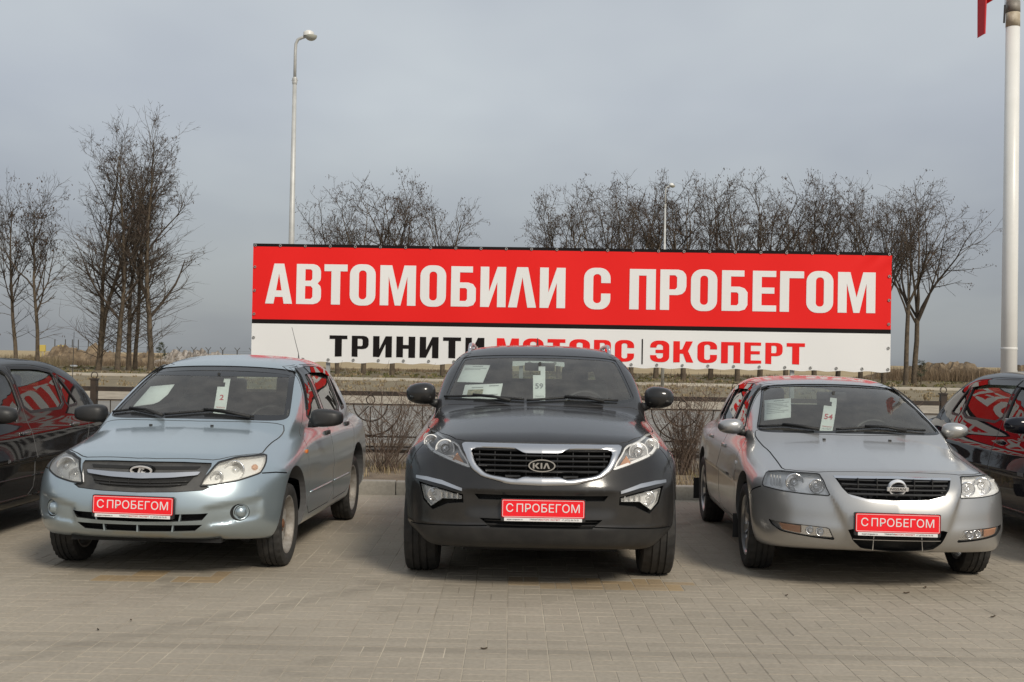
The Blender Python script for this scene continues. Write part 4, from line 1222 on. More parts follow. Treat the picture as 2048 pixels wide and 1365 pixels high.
blades('meadow_straw', 8000, (-52, 52, 79, 140), .16, M['straw'], .8, .05, lambda x, y: -.03, 16, None, 'dry grass patches under the row of bare trees', 'grass', 500)

# ------------------------------------------------------------------ fence
FY = 15.2
M['fence_paint'] = mat('brown_fence_paint', (.030, .022, .016), .5, var=(8, (.022, .017, .013), (.055, .036, .024)))
fence = empty('fence', (0, FY, 0), 0, 'dark brown metal fence with half-sun ornaments and ring-topped posts behind the kerb', 'fence')
def fpart(name, mb): return mb.obj(name, M['fence_paint'], fence, angle=40)
for (z, h, n) in ((1.02, .055, 'top_rail'), (.885, .018, 'rail'), (.487, .018, 'rail'), (.363, .018, 'rail'), (.31, .04, 'bottom_rail')):
    mb = MB(); mb.box((.4, 0, z), (14.2, .03 if h < .03 else .05, h)); fpart(n, mb)
for x in (-5.17, -2.59, -.01, 2.78, 5.36):
    mb = MB(); mb.box((x, 0, .58), (.075, .075, 1.10)); mb.box((x, 0, 1.138), (.095, .095, .018)); p = fpart('post', mb)
    mb = MB(); mb.tube([(x + .04 * math.cos(2 * math.pi * k / 14), 0, 1.185 + .04 * math.sin(2 * math.pi * k / 14)) for k in range(15)], .006, 6, False); mb.obj('post_ring', M['fence_paint'], p)
for x in [-1.74 + 1.29 * k for k in range(-3, 7)]:
    for r in (.21, .385):
        mb = MB(); mb.tube([(x + r * math.cos(a), 0, .885 + r * 1.0 * math.sin(a)) for a in np.linspace(math.pi, 2 * math.pi, 17)], .009, 6); fpart('arc', mb)
    for a in (225, 270, 315):
        q = math.radians(a); mb = MB(); mb.tube([(x + .03 * math.cos(q), 0, .885 + .03 * math.sin(q)), (x + .385 * math.cos(q), 0, .885 + .385 * math.sin(q))], .008, 6); fpart('ray', mb)
    for dx in (-.272, 0, .272, .645):
        mb = MB(); z1 = .885 - (math.sqrt(max(0, .385 ** 2 - dx * dx)) if abs(dx) < .38 else 0); mb.tube([(x + dx, 0, .31), (x + dx, 0, z1)], .007, 6); fpart('bar', mb)
    mb = MB(); mb.tube([(x + .052 * math.cos(2 * math.pi * k / 16), 0, .940 + .052 * math.sin(2 * math.pi * k / 16)) for k in range(17)], .007, 6, False); fpart('ring', mb)

# ------------------------------------------------------------------ bare shrubs at the fence
M['twig'] = island_mat('twig_bark', [(.15, .105, .08), (.20, .145, .105), (.11, .078, .06), (.25, .185, .14)], .9, None)
def shrub(x, y, h, n, spread, seed, label):
    r = random.Random(seed); e = empty('bare_shrub', (x, y, .10), 0, label, 'shrub', 'bare shrubs along the fence'); mb = MB()
    for k in range(n):
        a = r.uniform(0, 6.28); le = h * r.uniform(.55, 1.1); s = spread * r.uniform(.15, 1.0)
        p = Vector((r.gauss(0, .06), r.gauss(0, .05), 0)); d = Vector((math.cos(a) * s, math.sin(a) * s * .6, 1)).normalized(); pts = [p.copy()]
        for i in range(5):
            p = p + d * le / 5; d = (d + Vector((r.gauss(0, .14), r.gauss(0, .14), .05))).normalized(); pts.append(p.copy())
        mb.tube(pts, [.0055, .0048, .004, .0032, .0024, .0015], 3, False)
        for j in range(r.randint(4, 8)):
            q = pts[r.randint(1, 4)].lerp(pts[-1], r.uniform(0, .3)); b = r.uniform(0, 6.28); l2 = le * r.uniform(.12, .35)
            dd = Vector((math.cos(b), math.sin(b), r.uniform(.2, 1.0))).normalized()
            mid = q + dd * l2 * .5 + Vector((r.gauss(0, .02), r.gauss(0, .02), .01)); mb.tube([q, mid, q + dd * l2 + Vector((0, 0, .03))], [.0028, .0022, .0012], 3, False)
    o = mb.obj('stems', M['twig'], e); o['kind'] = 'stuff'
for i, (x, h, n, s, lab) in enumerate(((-1.50, 1.28, 52, .95, 'bare twiggy shrub spreading against the fence between the pale blue and charcoal cars'), (2.12, 1.25, 78, .50, 'dense upright bare shrub against the fence between the charcoal and silver cars'),
        (-2.35, 1.28, 44, .6, 'bare shrub showing twigs behind the boot of the pale blue car'), (.85, 1.0, 34, .6, 'bare shrub hidden mostly by the charcoal car, at the fence'), (1.35, 1.12, 30, .6, 'thin bare shrub beside the dense one, behind the charcoal car'), (4.55, 1.0, 40, .5, 'bare shrub at the fence behind the silver car and the navy car'), (-.75, 1.0, 34, .7, 'bare shrub at the fence, behind the charcoal car on its blue neighbour\'s side'))):
    shrub(x, 14.85 + .1 * math.sin(i * 2), h, n, s, 40 + i, lab)

# ------------------------------------------------------------------ banner
BL, BR = Vector((-3.424, 16.1, 0)), Vector((4.885, 15.8, 0)); BT, BB = 2.938, 1.392
BW = (BR - BL).length; BH = BT - BB; bx_ = (BR - BL) / BW; bn = Vector((bx_.y, -bx_.x, 0))     # bn points at the camera
def bsurf(u, v, off=0.0):
    """u metres from the left edge, v metres down from the top; a stretched sheet with slight ripples"""
    rip = .006 * math.sin(u * 2.1 + .6 * v) + .004 * math.sin(u * 5.3 - 2.0 * v + 1) + .010 * math.sin(v * 2.0 / BH * 1.57) * math.sin(u * .8)
    e = max(0, 1 - (BW - u) / .55) * max(0, 1 - v / .25); rip += .020 * e * math.sin((u - BW + v) * 22)          # creases at the corner by the flagpole
    e2 = max(0, 1 - abs(v - BH) / .12); sag = -.008 * e2 * math.sin(u * 9.3 * 2)
    p = BL + bx_ * u + bn * (rip + off); return (p.x, p.y, BT - v + sag - (.012 - .03 * u / BW) * 0)
M['banner_red'] = mat('banner_red', (.82, .016, .014), .55, spec=.2, bump=(900, .05, .0005)); M['banner_white'] = mat('banner_white', (.80, .795, .78), .55, spec=.2, bump=(900, .05, .0005)); M['banner_black'] = mat('banner_black', (.012, .010, .010), .6, spec=.1)
banner = empty('banner', (BL.x, BL.y, 0), 0, 'long red and white vinyl banner advertising used cars, stretched on posts behind the fence', 'banner')
banner_M = Matrix.Translation((-BL.x, -BL.y, 0))
def bobj(name, V, F, m, smooth=True):
    me = pydata(name, V, F); me.transform(banner_M); return link(name, me, m, banner, smooth=smooth)
def bstrip(name, v0, v1, m, off):
    nu, nv = 160, max(2, int((v1 - v0) / .04)); V = []; F = []
    for j in range(nv + 1):
        for i in range(nu + 1): V.append(bsurf(BW * i / nu, v0 + (v1 - v0) * j / nv, off))
    for j in range(nv):
        for i in range(nu): F.append((j * (nu + 1) + i + 1, j * (nu + 1) + i, (j + 1) * (nu + 1) + i, (j + 1) * (nu + 1) + i + 1))
    return bobj(name, V, F, m)
bstrip('black_hem', 0, .040, M['banner_black'], 0); bstrip('red_panel', .040, .995, M['banner_red'], 0); bstrip('black_band', .995, 1.052, M['banner_black'], 0); bstrip('white_panel', 1.052, BH, M['banner_white'], 0)
def RR(x0, y0, x1, y1, r): return rounded(x1 - x0, y1 - y0, r, 6, (x0 + x1) / 2, (y0 + y1) / 2)
GL = {
 'А': (.69, [[(0,0),(.22,1),(.47,1),(.69,0),(.475,0),(.445,.17),(.245,.17),(.215,0)]], [[(.275,.33),(.345,.75),(.415,.33)]]),
 'В': (.62, [[(0,0),(.42,0),(.53,.03),(.60,.10),(.62,.18),(.62,.36),(.60,.45),(.53,.52),(.60,.60),(.61,.66),(.61,.82),(.58,.91),(.52,.97),(.42,1),(0,1)]], [[(.22,.13),(.36,.13),(.405,.18),(.405,.40),(.36,.45),(.22,.45)], [(.22,.585),(.355,.585),(.395,.63),(.395,.83),(.355,.87),(.22,.87)]]),
 'Т': (.57, [[(0,1),(0,.83),(.175,.83),(.175,0),(.395,0),(.395,.83),(.57,.83),(.57,1)]], []),
 'О': (.64, [RR(0,-.015,.64,1.015,.26)], [RR(.225,.14,.415,.86,.09)]),
 'М': (.88, [[(0,0),(0,1),(.29,1),(.44,.38),(.59,1),(.88,1),(.88,0),(.67,0),(.67,.72),(.51,0),(.37,0),(.21,.72),(.21,0)]], []),
 'Б': (.61, [[(0,0),(0,1),(.53,1),(.53,.85),(.215,.85),(.215,.60),(.42,.60),(.54,.56),(.61,.46),(.61,.15),(.55,.04),(.42,0)]], [[(.215,.14),(.36,.14),(.395,.19),(.395,.42),(.36,.46),(.215,.46)]]),
 'И': (.62, [[(0,1),(.21,1),(.21,.38),(.41,1),(.62,1),(.62,0),(.41,0),(.41,.62),(.21,0),(0,0)]], []),
 'Л': (.69, [[(0,0),(.21,1),(.48,1),(.69,0),(.475,0),(.345,.75),(.215,0)]], []),
 'С': (.64, [RR(0,-.015,.64,1.015,.26)], [RR(.225,.14,.415,.86,.09), [(.40,.38),(.70,.38),(.70,.64),(.40,.64)]]),
 'П': (.62, [[(0,0),(0,1),(.62,1),(.62,0),(.40,0),(.40,.84),(.22,.84),(.22,0)]], []),
 'Р': (.63, [[(0,0),(0,1),(.43,1),(.54,.97),(.61,.89),(.63,.80),(.63,.58),(.60,.47),(.53,.40),(.42,.37),(.22,.37),(.22,0)]], [[(.22,.51),(.36,.51),(.405,.56),(.405,.81),(.36,.86),(.22,.86)]]),
 'Е': (.58, [[(0,0),(0,1),(.57,1),(.57,.85),(.22,.85),(.22,.59),(.53,.59),(.53,.44),(.22,.44),(.22,.15),(.58,.15),(.58,0)]], []),
 'Н': (.62, [[(0,0),(0,1),(.22,1),(.22,.60),(.40,.60),(.40,1),(.62,1),(.62,0),(.40,0),(.40,.42),(.22,.42),(.22,0)]], []),
 'К': (.68, [[(0,0),(0,1),(.22,1),(.22,.60),(.30,.62),(.42,1),(.66,1),(.50,.54),(.68,0),(.44,0),(.33,.41),(.22,.41),(.22,0)]], []),
 'Э': (.64, [RR(0,-.015,.64,1.015,.26)], [[(-.1,.32),(.21,.32),(.21,.26),(.26,.17),(.36,.17),(.43,.25),(.43,.42),(.18,.42),(.18,.58),(.43,.58),(.43,.75),(.36,.83),(.26,.83),(.21,.74),(.21,.68),(-.1,.68)]]),
 'Г': (.57, [[(0,0),(0,1),(.57,1),(.57,.83),(.22,.83),(.22,0)]], [])}
def glyph(ch):
    w, pos, neg = GL[ch]; V = []; E = []
    for poly in pos + neg:
        p = dens(poly, .18); o = len(V); V += [Vector(q) for q in p]; E += [(o + i, o + (i + 1) % len(p)) for i in range(len(p))]
    r = geometry.delaunay_2d_cdt(V, E, [], 0, 1e-5); P = np.array([(v.x, v.y) for v in r[0]]); T = []
    for f in r[2]:
        c = P[list(f)].mean(0); cx, cy = np.array([c[0]]), np.array([c[1]])
        if any(inside(p, cx, cy)[0] for p in pos) and not any(inside(p, cx, cy)[0] for p in neg): T.append(tuple(f))
    return w, P, T
PXU = lambda px: (px - 505.5) / (1781 - 505.5) * BW
LX = [('А',532,587),('В',595,645),('Т',651,698),('О',703,755),('М',764,836),('О',845,897),('Б',907,957),('И',966,1017),('Л',1022,1078),('И',1085,1136),('С',1173,1226),('П',1264,1316),('Р',1325,1377),('О',1386,1438),('Б',1447,1498),('Е',1508,1555),('Г',1562,1609),('О',1614,1667),('М',1676,1750)]
for ch, a, b in LX:
    w, P, T = glyph(ch); u0, u1 = PXU(a), PXU(b); v1, v0 = .788, .262
    V = [bsurf(u0 + p[0] / w * (u1 - u0), v1 - p[1] * (v1 - v0), .004) for p in P]
    bobj('letter', V, T, M['banner_white'], False)
def bword(word, xs, v0, v1, m):
    for ch, (a, b) in zip(word, xs):
        w, P, T = glyph(ch); u0, u1 = PXU(a), PXU(b)
        bobj('letter', [bsurf(u0 + p[0] / w * (u1 - u0), v1 - p[1] * (v1 - v0), .004) for p in P], T, m, False)
def spread(word, a, b, gap, wide):
    ws = [wide.get(ch, 1.0) for ch in word]; k = (b - a - gap * (len(word) - 1)) / sum(ws); out = []; x = a
    for w in ws: out.append((x, x + w * k)); x += w * k + gap
    return out
V0, V1 = 1.192, 1.466
WD = {'М': 1.18, 'О': 1.10, 'С': 1.02, 'Т': .95, 'Р': .9, 'Е': .88, 'К': 1.05, 'Э': 1.0}
bword('ТРИНИТИ', spread('ТРИНИТИ', 664, 976, 9, WD), V0, V1, M['banner_black'])
bword('МОТОРС', spread('МОТОРС', 1001, 1275, 8, WD), V0, V1, M['banner_red'])
bword('ЭКСПЕРТ', spread('ЭКСПЕРТ', 1307, 1613, 8, WD), V0, V1, M['banner_red'])
bobj('bar', [bsurf(PXU(1290), V0 - .02, .004), bsurf(PXU(1292.5), V0 - .02, .004), bsurf(PXU(1292.5), V1 + .03, .004), bsurf(PXU(1290), V1 + .03, .004)], [(0, 1, 2, 3)], M['banner_black'], False)
M['grommet'] = mat('steel_grommet', (.40, .39, .37), .4, .8)
gmb = MB(); gmb.lathe([(0, .007), (-.006, .010), (-.006, .017), (0, .020)], 'y', 12); gme = gmb.mesh('grommet'); gme.materials.append(M['grommet'])
def grommet(u, v):
    o = link('grommet', gme, None, banner); p = bsurf(u, v, .006); o.location = (p[0] - BL.x, p[1] - BL.y, p[2])
ng = 26
for k in range(ng):
    grommet(.03 + (BW - .06) * k / (ng - 1), .025); grommet(.03 + (BW - .06) * k / (ng - 1), BH - .035)
for k in range(1, 5):
    grommet(.028, BH * k / 5); grommet(BW - .028, BH * k / 5)
M['galv'] = mat('galvanised_steel', (.42, .42, .41), .5, .5)
for px in (520, 660, 1050, 1420, 1590, 1765):
    u = PXU(px); p = BL + bx_ * u - bn * .07
    if px in (1420, 1765, 520): zb = BB + .05
    else: zb = 0.0
    mb = MB(); mb.box((p.x - BL.x, p.y - BL.y, (zb + BT - .02) / 2), (.05, .05, BT - .02 - zb)); mb.obj('support_post', M['galv'], banner)
for z in (BT - .06, BB + .08):
    p = BL + bx_ * (BW / 2) - bn * .035; mb = MB(); R = Matrix.Rotation(math.atan2(bx_.y, bx_.x), 3, 'Z'); mb.box((p.x - BL.x, p.y - BL.y, z), (BW - .03, .03, .04), R); mb.obj('support_rail', M['galv'], banner)

# ------------------------------------------------------------------ lamp posts, flagpole
M['post_grey'] = mat('grey_lamp_post', (.50, .50, .48), .5, .25, var=(3, (.44, .44, .42), (.56, .56, .54)))
M['pole_white'] = mat('white_flagpole', (.74, .73, .69), .35, var=(1.5, (.70, .69, .65), (.78, .77, .74)))
M['lamp_bowl'] = mat('lamp_diffuser', (.42, .42, .36), .25)
def lamp_post(x, y, h, rz, label, s=1.0):
    e = empty('street_lamp', (x, y, 0), rz, label, 'street lamp', 'street lamps beyond the fence')
    mb = MB(); mb.tube([(0, 0, -.05), (0, 0, h * .45), (0, 0, h - 1.15)], [.095 * s, .075 * s, .052 * s], 16); mb.obj('pole', M['post_grey'], e, smooth=True)
    mb = MB(); mb.tube([(0, 0, h - 1.2), (0, 0, h - .35), (.01, 0, h - .17), (.06, 0, h - .06), (.14, 0, h - .02), (.30, 0, h + .04)], .038 * s, 12); mb.obj('arm', M['post_grey'], e, smooth=True)
    mb = MB(); mb.lathe([(h - 1.20, .058 * s), (h - 1.16, .066 * s), (h - 1.06, .066 * s), (h - 1.02, .05 * s)], 'z', 14)
    for a in (0, 1.57, 3.14, 4.71): mb.tube([(.05 * math.cos(a), .05 * math.sin(a), h - 1.10), (.085 * math.cos(a), .085 * math.sin(a), h - 1.10)], .008, 6)
    mb.obj('collar', M['post_grey'], e)
    cx = .36
    mb = MB(); mb.lathe([(h + .19, .0), (h + .175, .06), (h + .13, .13), (h + .12, .135), (h + .035, .138), (h + .035, .0)], 'z', 24, c=(cx - .03, 0, 0)); hd = mb.obj('lamp_head', M['pole_white'], e, angle=40)
    mb = MB(); mb.lathe([(h + .045 - .13 * math.sin(t), .155 * math.cos(t)) for t in np.linspace(0, 1.57, 8)], 'z', 24, c=(cx + .03, 0, 0)); mb.obj('diffuser', M['lamp_bowl'], hd, smooth=True)
lamp_post(-5.63, 31, 9.55, 0, 'tall grey street lamp whose pole rises behind the start of the banner')
lamp_post(8.45, 68.5, 11.3, 0, 'farther street lamp among the bare trees, seen above and below the banner', 1.0)
fp = empty('flagpole', (6.90, 17.0, 0), 0, 'white flagpole with stained bands standing behind the navy car', 'flagpole')
mb = MB(); mb.tube([(0, 0, 0), (0, 0, 3), (0, 0, 6.22)], [.112, .104, .094], 28); mb.obj('pole', M['pole_white'], fp, smooth=True)
M['tape_tan'] = mat('stained_tape', (.42, .35, .24), .6, var=(12, (.34, .28, .19), (.58, .51, .40))); M['tape_dark'] = mat('weathered_tape', (.20, .18, .15), .5, var=(9, (.13, .115, .095), (.30, .27, .23)))
mb = MB(); mb.tube([(0, 0, 6.22), (0, 0, 6.42)], [.096, .095], 28); mb.obj('tape_band', M['tape_tan'], fp, smooth=True)
mb = MB(); mb.tube([(0, 0, 6.42), (0, 0, 6.57)], [.0965, .096], 28); mb.obj('tape_band', M['tape_dark'], fp, smooth=True)
mb = MB(); mb.tube([(0, 0, 6.55), (0, 0, 9.0)], [.092, .07], 24); mb.lathe([(9.0, .07), (9.03, .09), (9.10, .09), (9.15, .0)], 'z', 20); mb.obj('pole', M['pole_white'], fp, smooth=True)
mb = MB(); mb.tube([(-.135, -.03, 6.27), (-.125, -.03, 6.52)], .014, 8); mb.obj('halyard_weight', M['black_plastic'], fp)
mb = MB(); mb.tube([(-.125, -.03, 6.5), (-.115, -.02, 6.9), (-.10, 0, 8.95)], .004, 5); mb.obj('halyard', M['black_plastic'], fp)
for z in (1.72,):
    mb = MB(); mb.lathe([(z, .106), (z + .01, .112), (z + .03, .112), (z + .04, .106)], 'z', 28); mb.obj('clamp', M['pole_white'], fp)
M['flag_red'] = mat('red_flag_cloth', (.55, .016, .022), .6)
# drooping flag: folded cloth hanging from the pole head
nu, nv = 26, 30; V = []; F = []
for j in range(nv + 1):
    t = j / nv
    for i in range(nu + 1):
        q = i / nu; bot = 6.06 + (0.42 if q > .52 else 0.0) + .10 * q
        if .46 < q < .58: bot = 6.06 + .42 * (q - .46) / .12 + .10 * q
        z = 8.9 + (bot - 8.9) * t
        x = -.15 - .34 * min(1, t * 1.6) + q * (.22 + .02 * math.sin(t * 4)); y = -.05 + .07 * math.sin(q * 9.5 + t * 2.2) - .02 * q
        V.append((x, y, z))
for j in range(nv):
    for i in range(nu): F.append((j * (nu + 1) + i, j * (nu + 1) + i + 1, (j + 1) * (nu + 1) + i + 1, (j + 1) * (nu + 1) + i))
me = pydata('flag', V, F); o = link('flag', me, M['flag_red'], None, 'red flag hanging slack from the white flagpole', 'flag', smooth=True); o.location = fp.location

# ------------------------------------------------------------------ bare trees
M['bark'] = mat('grey_brown_bark', (.10, .076, .053), .95, var=(2.5, (.062, .047, .033), (.15, .115, .078), 8), bump=(14, .8, .03))
M['branch'] = mat('branch_bark', (.062, .047, .036), .95, var=(1.2, (.040, .030, .023), (.092, .070, .050)))
M['pod'] = island_mat('dry_seed_pods', [(.040, .027, .021), (.065, .043, .032), (.095, .062, .045)], .9, None)
def tree_proto(seed, H, stems=1, low=.35, spread=.5, podn=700, brush=.0, taper=.72, k0=13, tl=(26, 52), kk=((6, 8), (4, 5), (2, 3))):
    """returns trunk mesh, crown mesh, pod mesh for a tree of height H"""
    r = random.Random(seed); tr = MB(); cr = MB(); tips = []
    def limb(p, d, L, rad, depth, mb, up):
        n = 5 if depth < 2 else 4 if depth == 2 else 3
        pts = [p.copy()]; q = p.copy(); d = d.copy()
        for i in range(n):
            q = q + d * (L / n); wob = .10 if depth == 0 else .17
            d = (d + Vector((r.gauss(0, wob), r.gauss(0, wob), r.gauss(0, wob * .6) + up))).normalized(); pts.append(q.copy())
        rs = [rad * (1 - .72 * i / n) for i in range(n + 1)]
        mb.tube(pts, rs, 8 if depth == 0 and mb is tr else 4 if depth <= 1 else 3, False)
        return pts, rs
    def grow(p, d, L, rad, depth):
        pts, rs = limb(p, d, L, rad, depth, cr, .10 if depth < 3 else .03)
        if depth >= 4: tips.append(pts[-1]); return
        k = r.randint(*kk[depth - 1])
        for i in range(k):
            t = r.uniform(.22, 1.0) if depth > 1 else r.uniform(.18, 1.0)
            f = t * (len(pts) - 1); a = int(min(f, len(pts) - 2)); q = pts[a].lerp(pts[a + 1], f - a); dd = (pts[a + 1] - pts[a]).normalized()
            ax = dd.orthogonal().normalized(); ax = Matrix.Rotation(r.uniform(0, 6.283), 3, dd) @ ax
            nd = (Matrix.Rotation(math.radians(r.uniform(24, 56)), 3, ax) @ dd).normalized()
            grow(q, nd, L * r.uniform(.34, .58) * (1.12 - .4 * t), max(.012, rs[a] * r.uniform(.52, .70)), depth + 1)
        tips.append(pts[-1])
    for s in range(stems):
        a = r.uniform(0, 6.283); lean = spread * .22 if stems > 1 else .03
        p = Vector((math.cos(a) * .3 * (stems > 1), math.sin(a) * .3 * (stems > 1), -.2)); d = Vector((math.cos(a) * lean, math.sin(a) * lean, 1)).normalized()
        hs = H * r.uniform(.86, 1.0); pts = [p.copy()]; q = p.copy(); n = 12; R0 = .0105 * H * (1 if stems == 1 else .8)
        for i in range(n):
            q = q + d * (hs * .93 / n); d = (d + Vector((r.gauss(0, .05), r.gauss(0, .05), .06))).normalized(); pts.append(q.copy())
        rs = [R0 * (1.25 if i == 0 else 1) * (1 - .88 * (i / n) ** 1.15) + .008 for i in range(n + 1)]
        tr.tube(pts, rs, 9, False); tips.append(pts[-1])
        k = int(k0 / (1 if stems == 1 else 1.35))
        for i in range(k):
            t = low + (1 - low) * ((i + r.random()) / k) ** .9; t = min(t, .985); f = t * n; a_ = int(min(f, n - 1)); q = pts[a_].lerp(pts[a_ + 1], f - a_); dd = (pts[min(a_ + 1, n)] - pts[a_]).normalized()
            ang = r.uniform(0, 6.283); out = Vector((math.cos(ang), math.sin(ang), 0)); tilt = math.radians(r.uniform(*tl)) * (1.1 - .35 * t)
            nd = (dd * math.cos(tilt) + out * math.sin(tilt)).normalized()
            grow(q, nd, H * spread * r.uniform(.50, .78) * (1.20 - taper * t), rs[a_] * r.uniform(.5, .7), 1 if t < .9 else 2)
        for i in range(int(brush * 60)):
            t = r.uniform(.06, .55); f = t * n; a_ = int(f); q = pts[a_].lerp(pts[a_ + 1], f - a_); ang = r.uniform(0, 6.283); out = Vector((math.cos(ang), math.sin(ang), r.uniform(.25, .9))).normalized()
            grow(q, out, H * r.uniform(.10, .24), .028, 3)
    pv = []; pf = []
    hubs = [t for t in tips if t.z > H * .45]; hubs = r.sample(hubs, min(len(hubs), max(40, podn // 13)))
    for _ in range(podn):
        t = r.choice(hubs) if r.random() < .8 else r.choice(tips)
        if t.z < H * .5 and r.random() < .8: continue
        c = t + Vector((r.gauss(0, .16), r.gauss(0, .16), r.gauss(-.05, .14))); l = r.uniform(.07, .17); w = r.uniform(.022, .045); a = r.uniform(0, 6.283); o = len(pv); u = Vector((math.cos(a), math.sin(a), 0)) * w; dn = Vector((r.gauss(0, .3), r.gauss(0, .3), -1)).normalized() * l
        pv += [c - u, c + u, c + u * .7 + dn, c - u * .7 + dn]; pf.append((o, o + 1, o + 2, o + 3))
    a, b, c = tr.mesh('trunk', False), cr.mesh('crown', False), pydata('seed_pods', pv, pf)
    a.materials.append(M['bark']); b.materials.append(M['branch']); c.materials.append(M['pod'])
    a.polygons.foreach_set('use_smooth', [True] * len(a.polygons))
    return a, b, c
def vase_proto(seed, H, fork=.40, limbs=6, wide=34, podn=1500):
    """a locust-like tree: short trunk that forks into rising limbs and a broad domed crown"""
    r = random.Random(seed); tr = MB(); cr = MB(); tips = []
    def run(p, d, L, r0, r1, n, wob, up, mb, sides):
        pts = [p.copy()]; q = p.copy(); d = d.copy()
        for i in range(n):
            q = q + d * (L / n); d = (d + Vector((r.gauss(0, wob), r.gauss(0, wob), r.gauss(0, wob * .5) + up))).normalized(); pts.append(q.copy())
        rs = [r0 + (r1 - r0) * i / n for i in range(n + 1)]; mb.tube(pts, rs, sides, False); return pts, rs
    def side(pts, rs, t, ang):
        f = t * (len(pts) - 1); a = int(min(f, len(pts) - 2)); q = pts[a].lerp(pts[a + 1], f - a); dd = (pts[a + 1] - pts[a]).normalized()
        ax = Matrix.Rotation(r.uniform(0, 6.283), 3, dd) @ dd.orthogonal().normalized(); return q, (Matrix.Rotation(math.radians(ang), 3, ax) @ dd).normalized(), rs[a]
    R0 = .0125 * H; tp, trs = run(Vector((0, 0, -.2)), Vector((r.gauss(0, .03), r.gauss(0, .03), 1)).normalized(), H * fork, R0 * 1.15, R0 * .85, 6, .03, .03, tr, 9)
    a0 = r.uniform(0, 6.283)
    for k in range(limbs):
        a = a0 + 6.283 * k / limbs + r.uniform(-.35, .35); tl = math.radians(r.uniform(6, wide) if k else 5); d = Vector((math.cos(a) * math.sin(tl), math.sin(a) * math.sin(tl), math.cos(tl)))
        L = H * (1 - fork) * r.uniform(.86, 1.06) * (1.02 - .12 * tl); s = tp[-1] if k < 3 else tp[-2].lerp(tp[-1], r.random())
        P1, S1 = run(s, d, L, R0 * r.uniform(.45, .62), .02, 7, .09, .02, tr if k < 2 else cr, 6); tips.append(P1[-1])
        for _ in range(r.randint(8, 10)):
            q, nd, rr = side(P1, S1, r.uniform(.28, .98), r.uniform(26, 58)); P2, S2 = run(q, nd, L * r.uniform(.16, .38), rr * .55 + .008, .014, 5, .15, .09, cr, 4); tips.append(P2[-1])
            for _ in range(r.randint(5, 7)):
                q, nd, rr = side(P2, S2, r.uniform(.25, 1), r.uniform(28, 62)); P3, S3 = run(q, nd, L * r.uniform(.07, .17), .016, .010, 3, .2, .05, cr, 3); tips.append(P3[-1])
                for _ in range(r.randint(1, 3)):
                    q, nd, rr = side(P3, S3, r.uniform(.3, 1), r.uniform(30, 65)); P4, _s = run(q, nd, L * r.uniform(.03, .08), .011, .007, 2, .2, 0, cr, 3); tips.append(P4[-1])
    pv = []; pf = []; hubs = r.sample(tips, min(len(tips), 260))
    for _ in range(podn):
        t = r.choice(hubs); c = t + Vector((r.gauss(0, .15), r.gauss(0, .15), r.gauss(-.06, .12))); l = r.uniform(.07, .17); w = r.uniform(.020, .042); a = r.uniform(0, 6.283); o = len(pv); u = Vector((math.cos(a), math.sin(a), 0)) * w; dn = Vector((r.gauss(0, .3), r.gauss(0, .3), -1)).normalized() * l
        pv += [c - u, c + u, c + u * .7 + dn, c - u * .7 + dn]; pf.append((o, o + 1, o + 2, o + 3))
    a, b, c = tr.mesh('trunk', False), cr.mesh('crown', False), pydata('seed_pods', pv, pf)
    a.materials.append(M['bark']); b.materials.append(M['branch']); c.materials.append(M['pod']); a.polygons.foreach_set('use_smooth', [True] * len(a.polygons))
    return a, b, c
PROTO = [vase_proto(11, 17, .46, 6, 36), vase_proto(12, 17, .40, 7, 32), vase_proto(13, 17, .48, 6, 40), tree_proto(14, 20, 1, .24, .42, 500, 1.2, .55, 20, (20, 40), ((6, 8), (4, 5), (2, 4))), tree_proto(15, 20, 2, .24, .40, 500, .9, .55, 20, (18, 38), ((6, 8), (4, 5), (2, 4))), tree_proto(16, 14, 1, .34, .50, 700, .2, .55, 16, (20, 44)), vase_proto(27, 17, .36, 7, 30), vase_proto(28, 17, .44, 5, 26, 900)]
PH = [max(max(v.co.z for v in q.vertices) for q in p[:2]) for p in PROTO]
def tree(px, Y, H, proto, rz, label, group='bare trees beyond the road', sxy=1.0):
    X = (px - 1024) / FPX * Y; e = empty('bare_tree', (X, Y, -.03), rz, label, 'tree', group); s = H / PH[proto]; e.scale = (s * sxy, s * sxy, s)
    for n, me in zip(('trunk', 'crown', 'seed_pods'), PROTO[proto]):
        o = link(n, me, None, e)
        if n == 'seed_pods': o['kind'] = 'stuff'
LEFT = 'bare trees left of the banner'
for args in ((33, 101, 16.6, 5, .3, 'slender bare tree standing behind the roof of the black car, the outermost one'), (76, 99, 16.2, 5, 2.4, 'slender bare tree with a bent trunk behind the black car'),
             (190, 99, 21.0, 4, .5, 'tall double-stemmed bare tree in the clump behind the black and blue cars'), (237, 97, 20.6, 3, 1.9, 'tall bare tree with a pale straight trunk in the clump'),
             (259, 101, 20.0, 3, 4.1, 'tall dark bare tree in the middle of the clump'), (271, 104, 18.0, 5, 3.0, 'thinner bare tree close behind the dark trunk in the clump'), (302, 98, 22.4, 3, 5.3, 'tallest bare tree, at the open edge of the clump, its low twigs fanning out')):
    tree(*args, group=LEFT, sxy=1.04)
BEH = 'bare trees rising behind the banner'
LET = ['third letter of its first word', 'fourth letter of its first word', 'fifth letter of its first word', 'sixth letter of its first word', 'closing letter of its first word', 'single-letter word', 'gap before its last word', 'opening edge of its last word', 'gap after its last word\'s first letter', 'second letter of its last word', 'third letter of its last word', 'fourth letter of its last word', 'fifth letter of its last word', 'sixth letter of its last word', 'seventh letter of its last word', 'start of its final letter', 'end of its final letter', 'plain end margin']
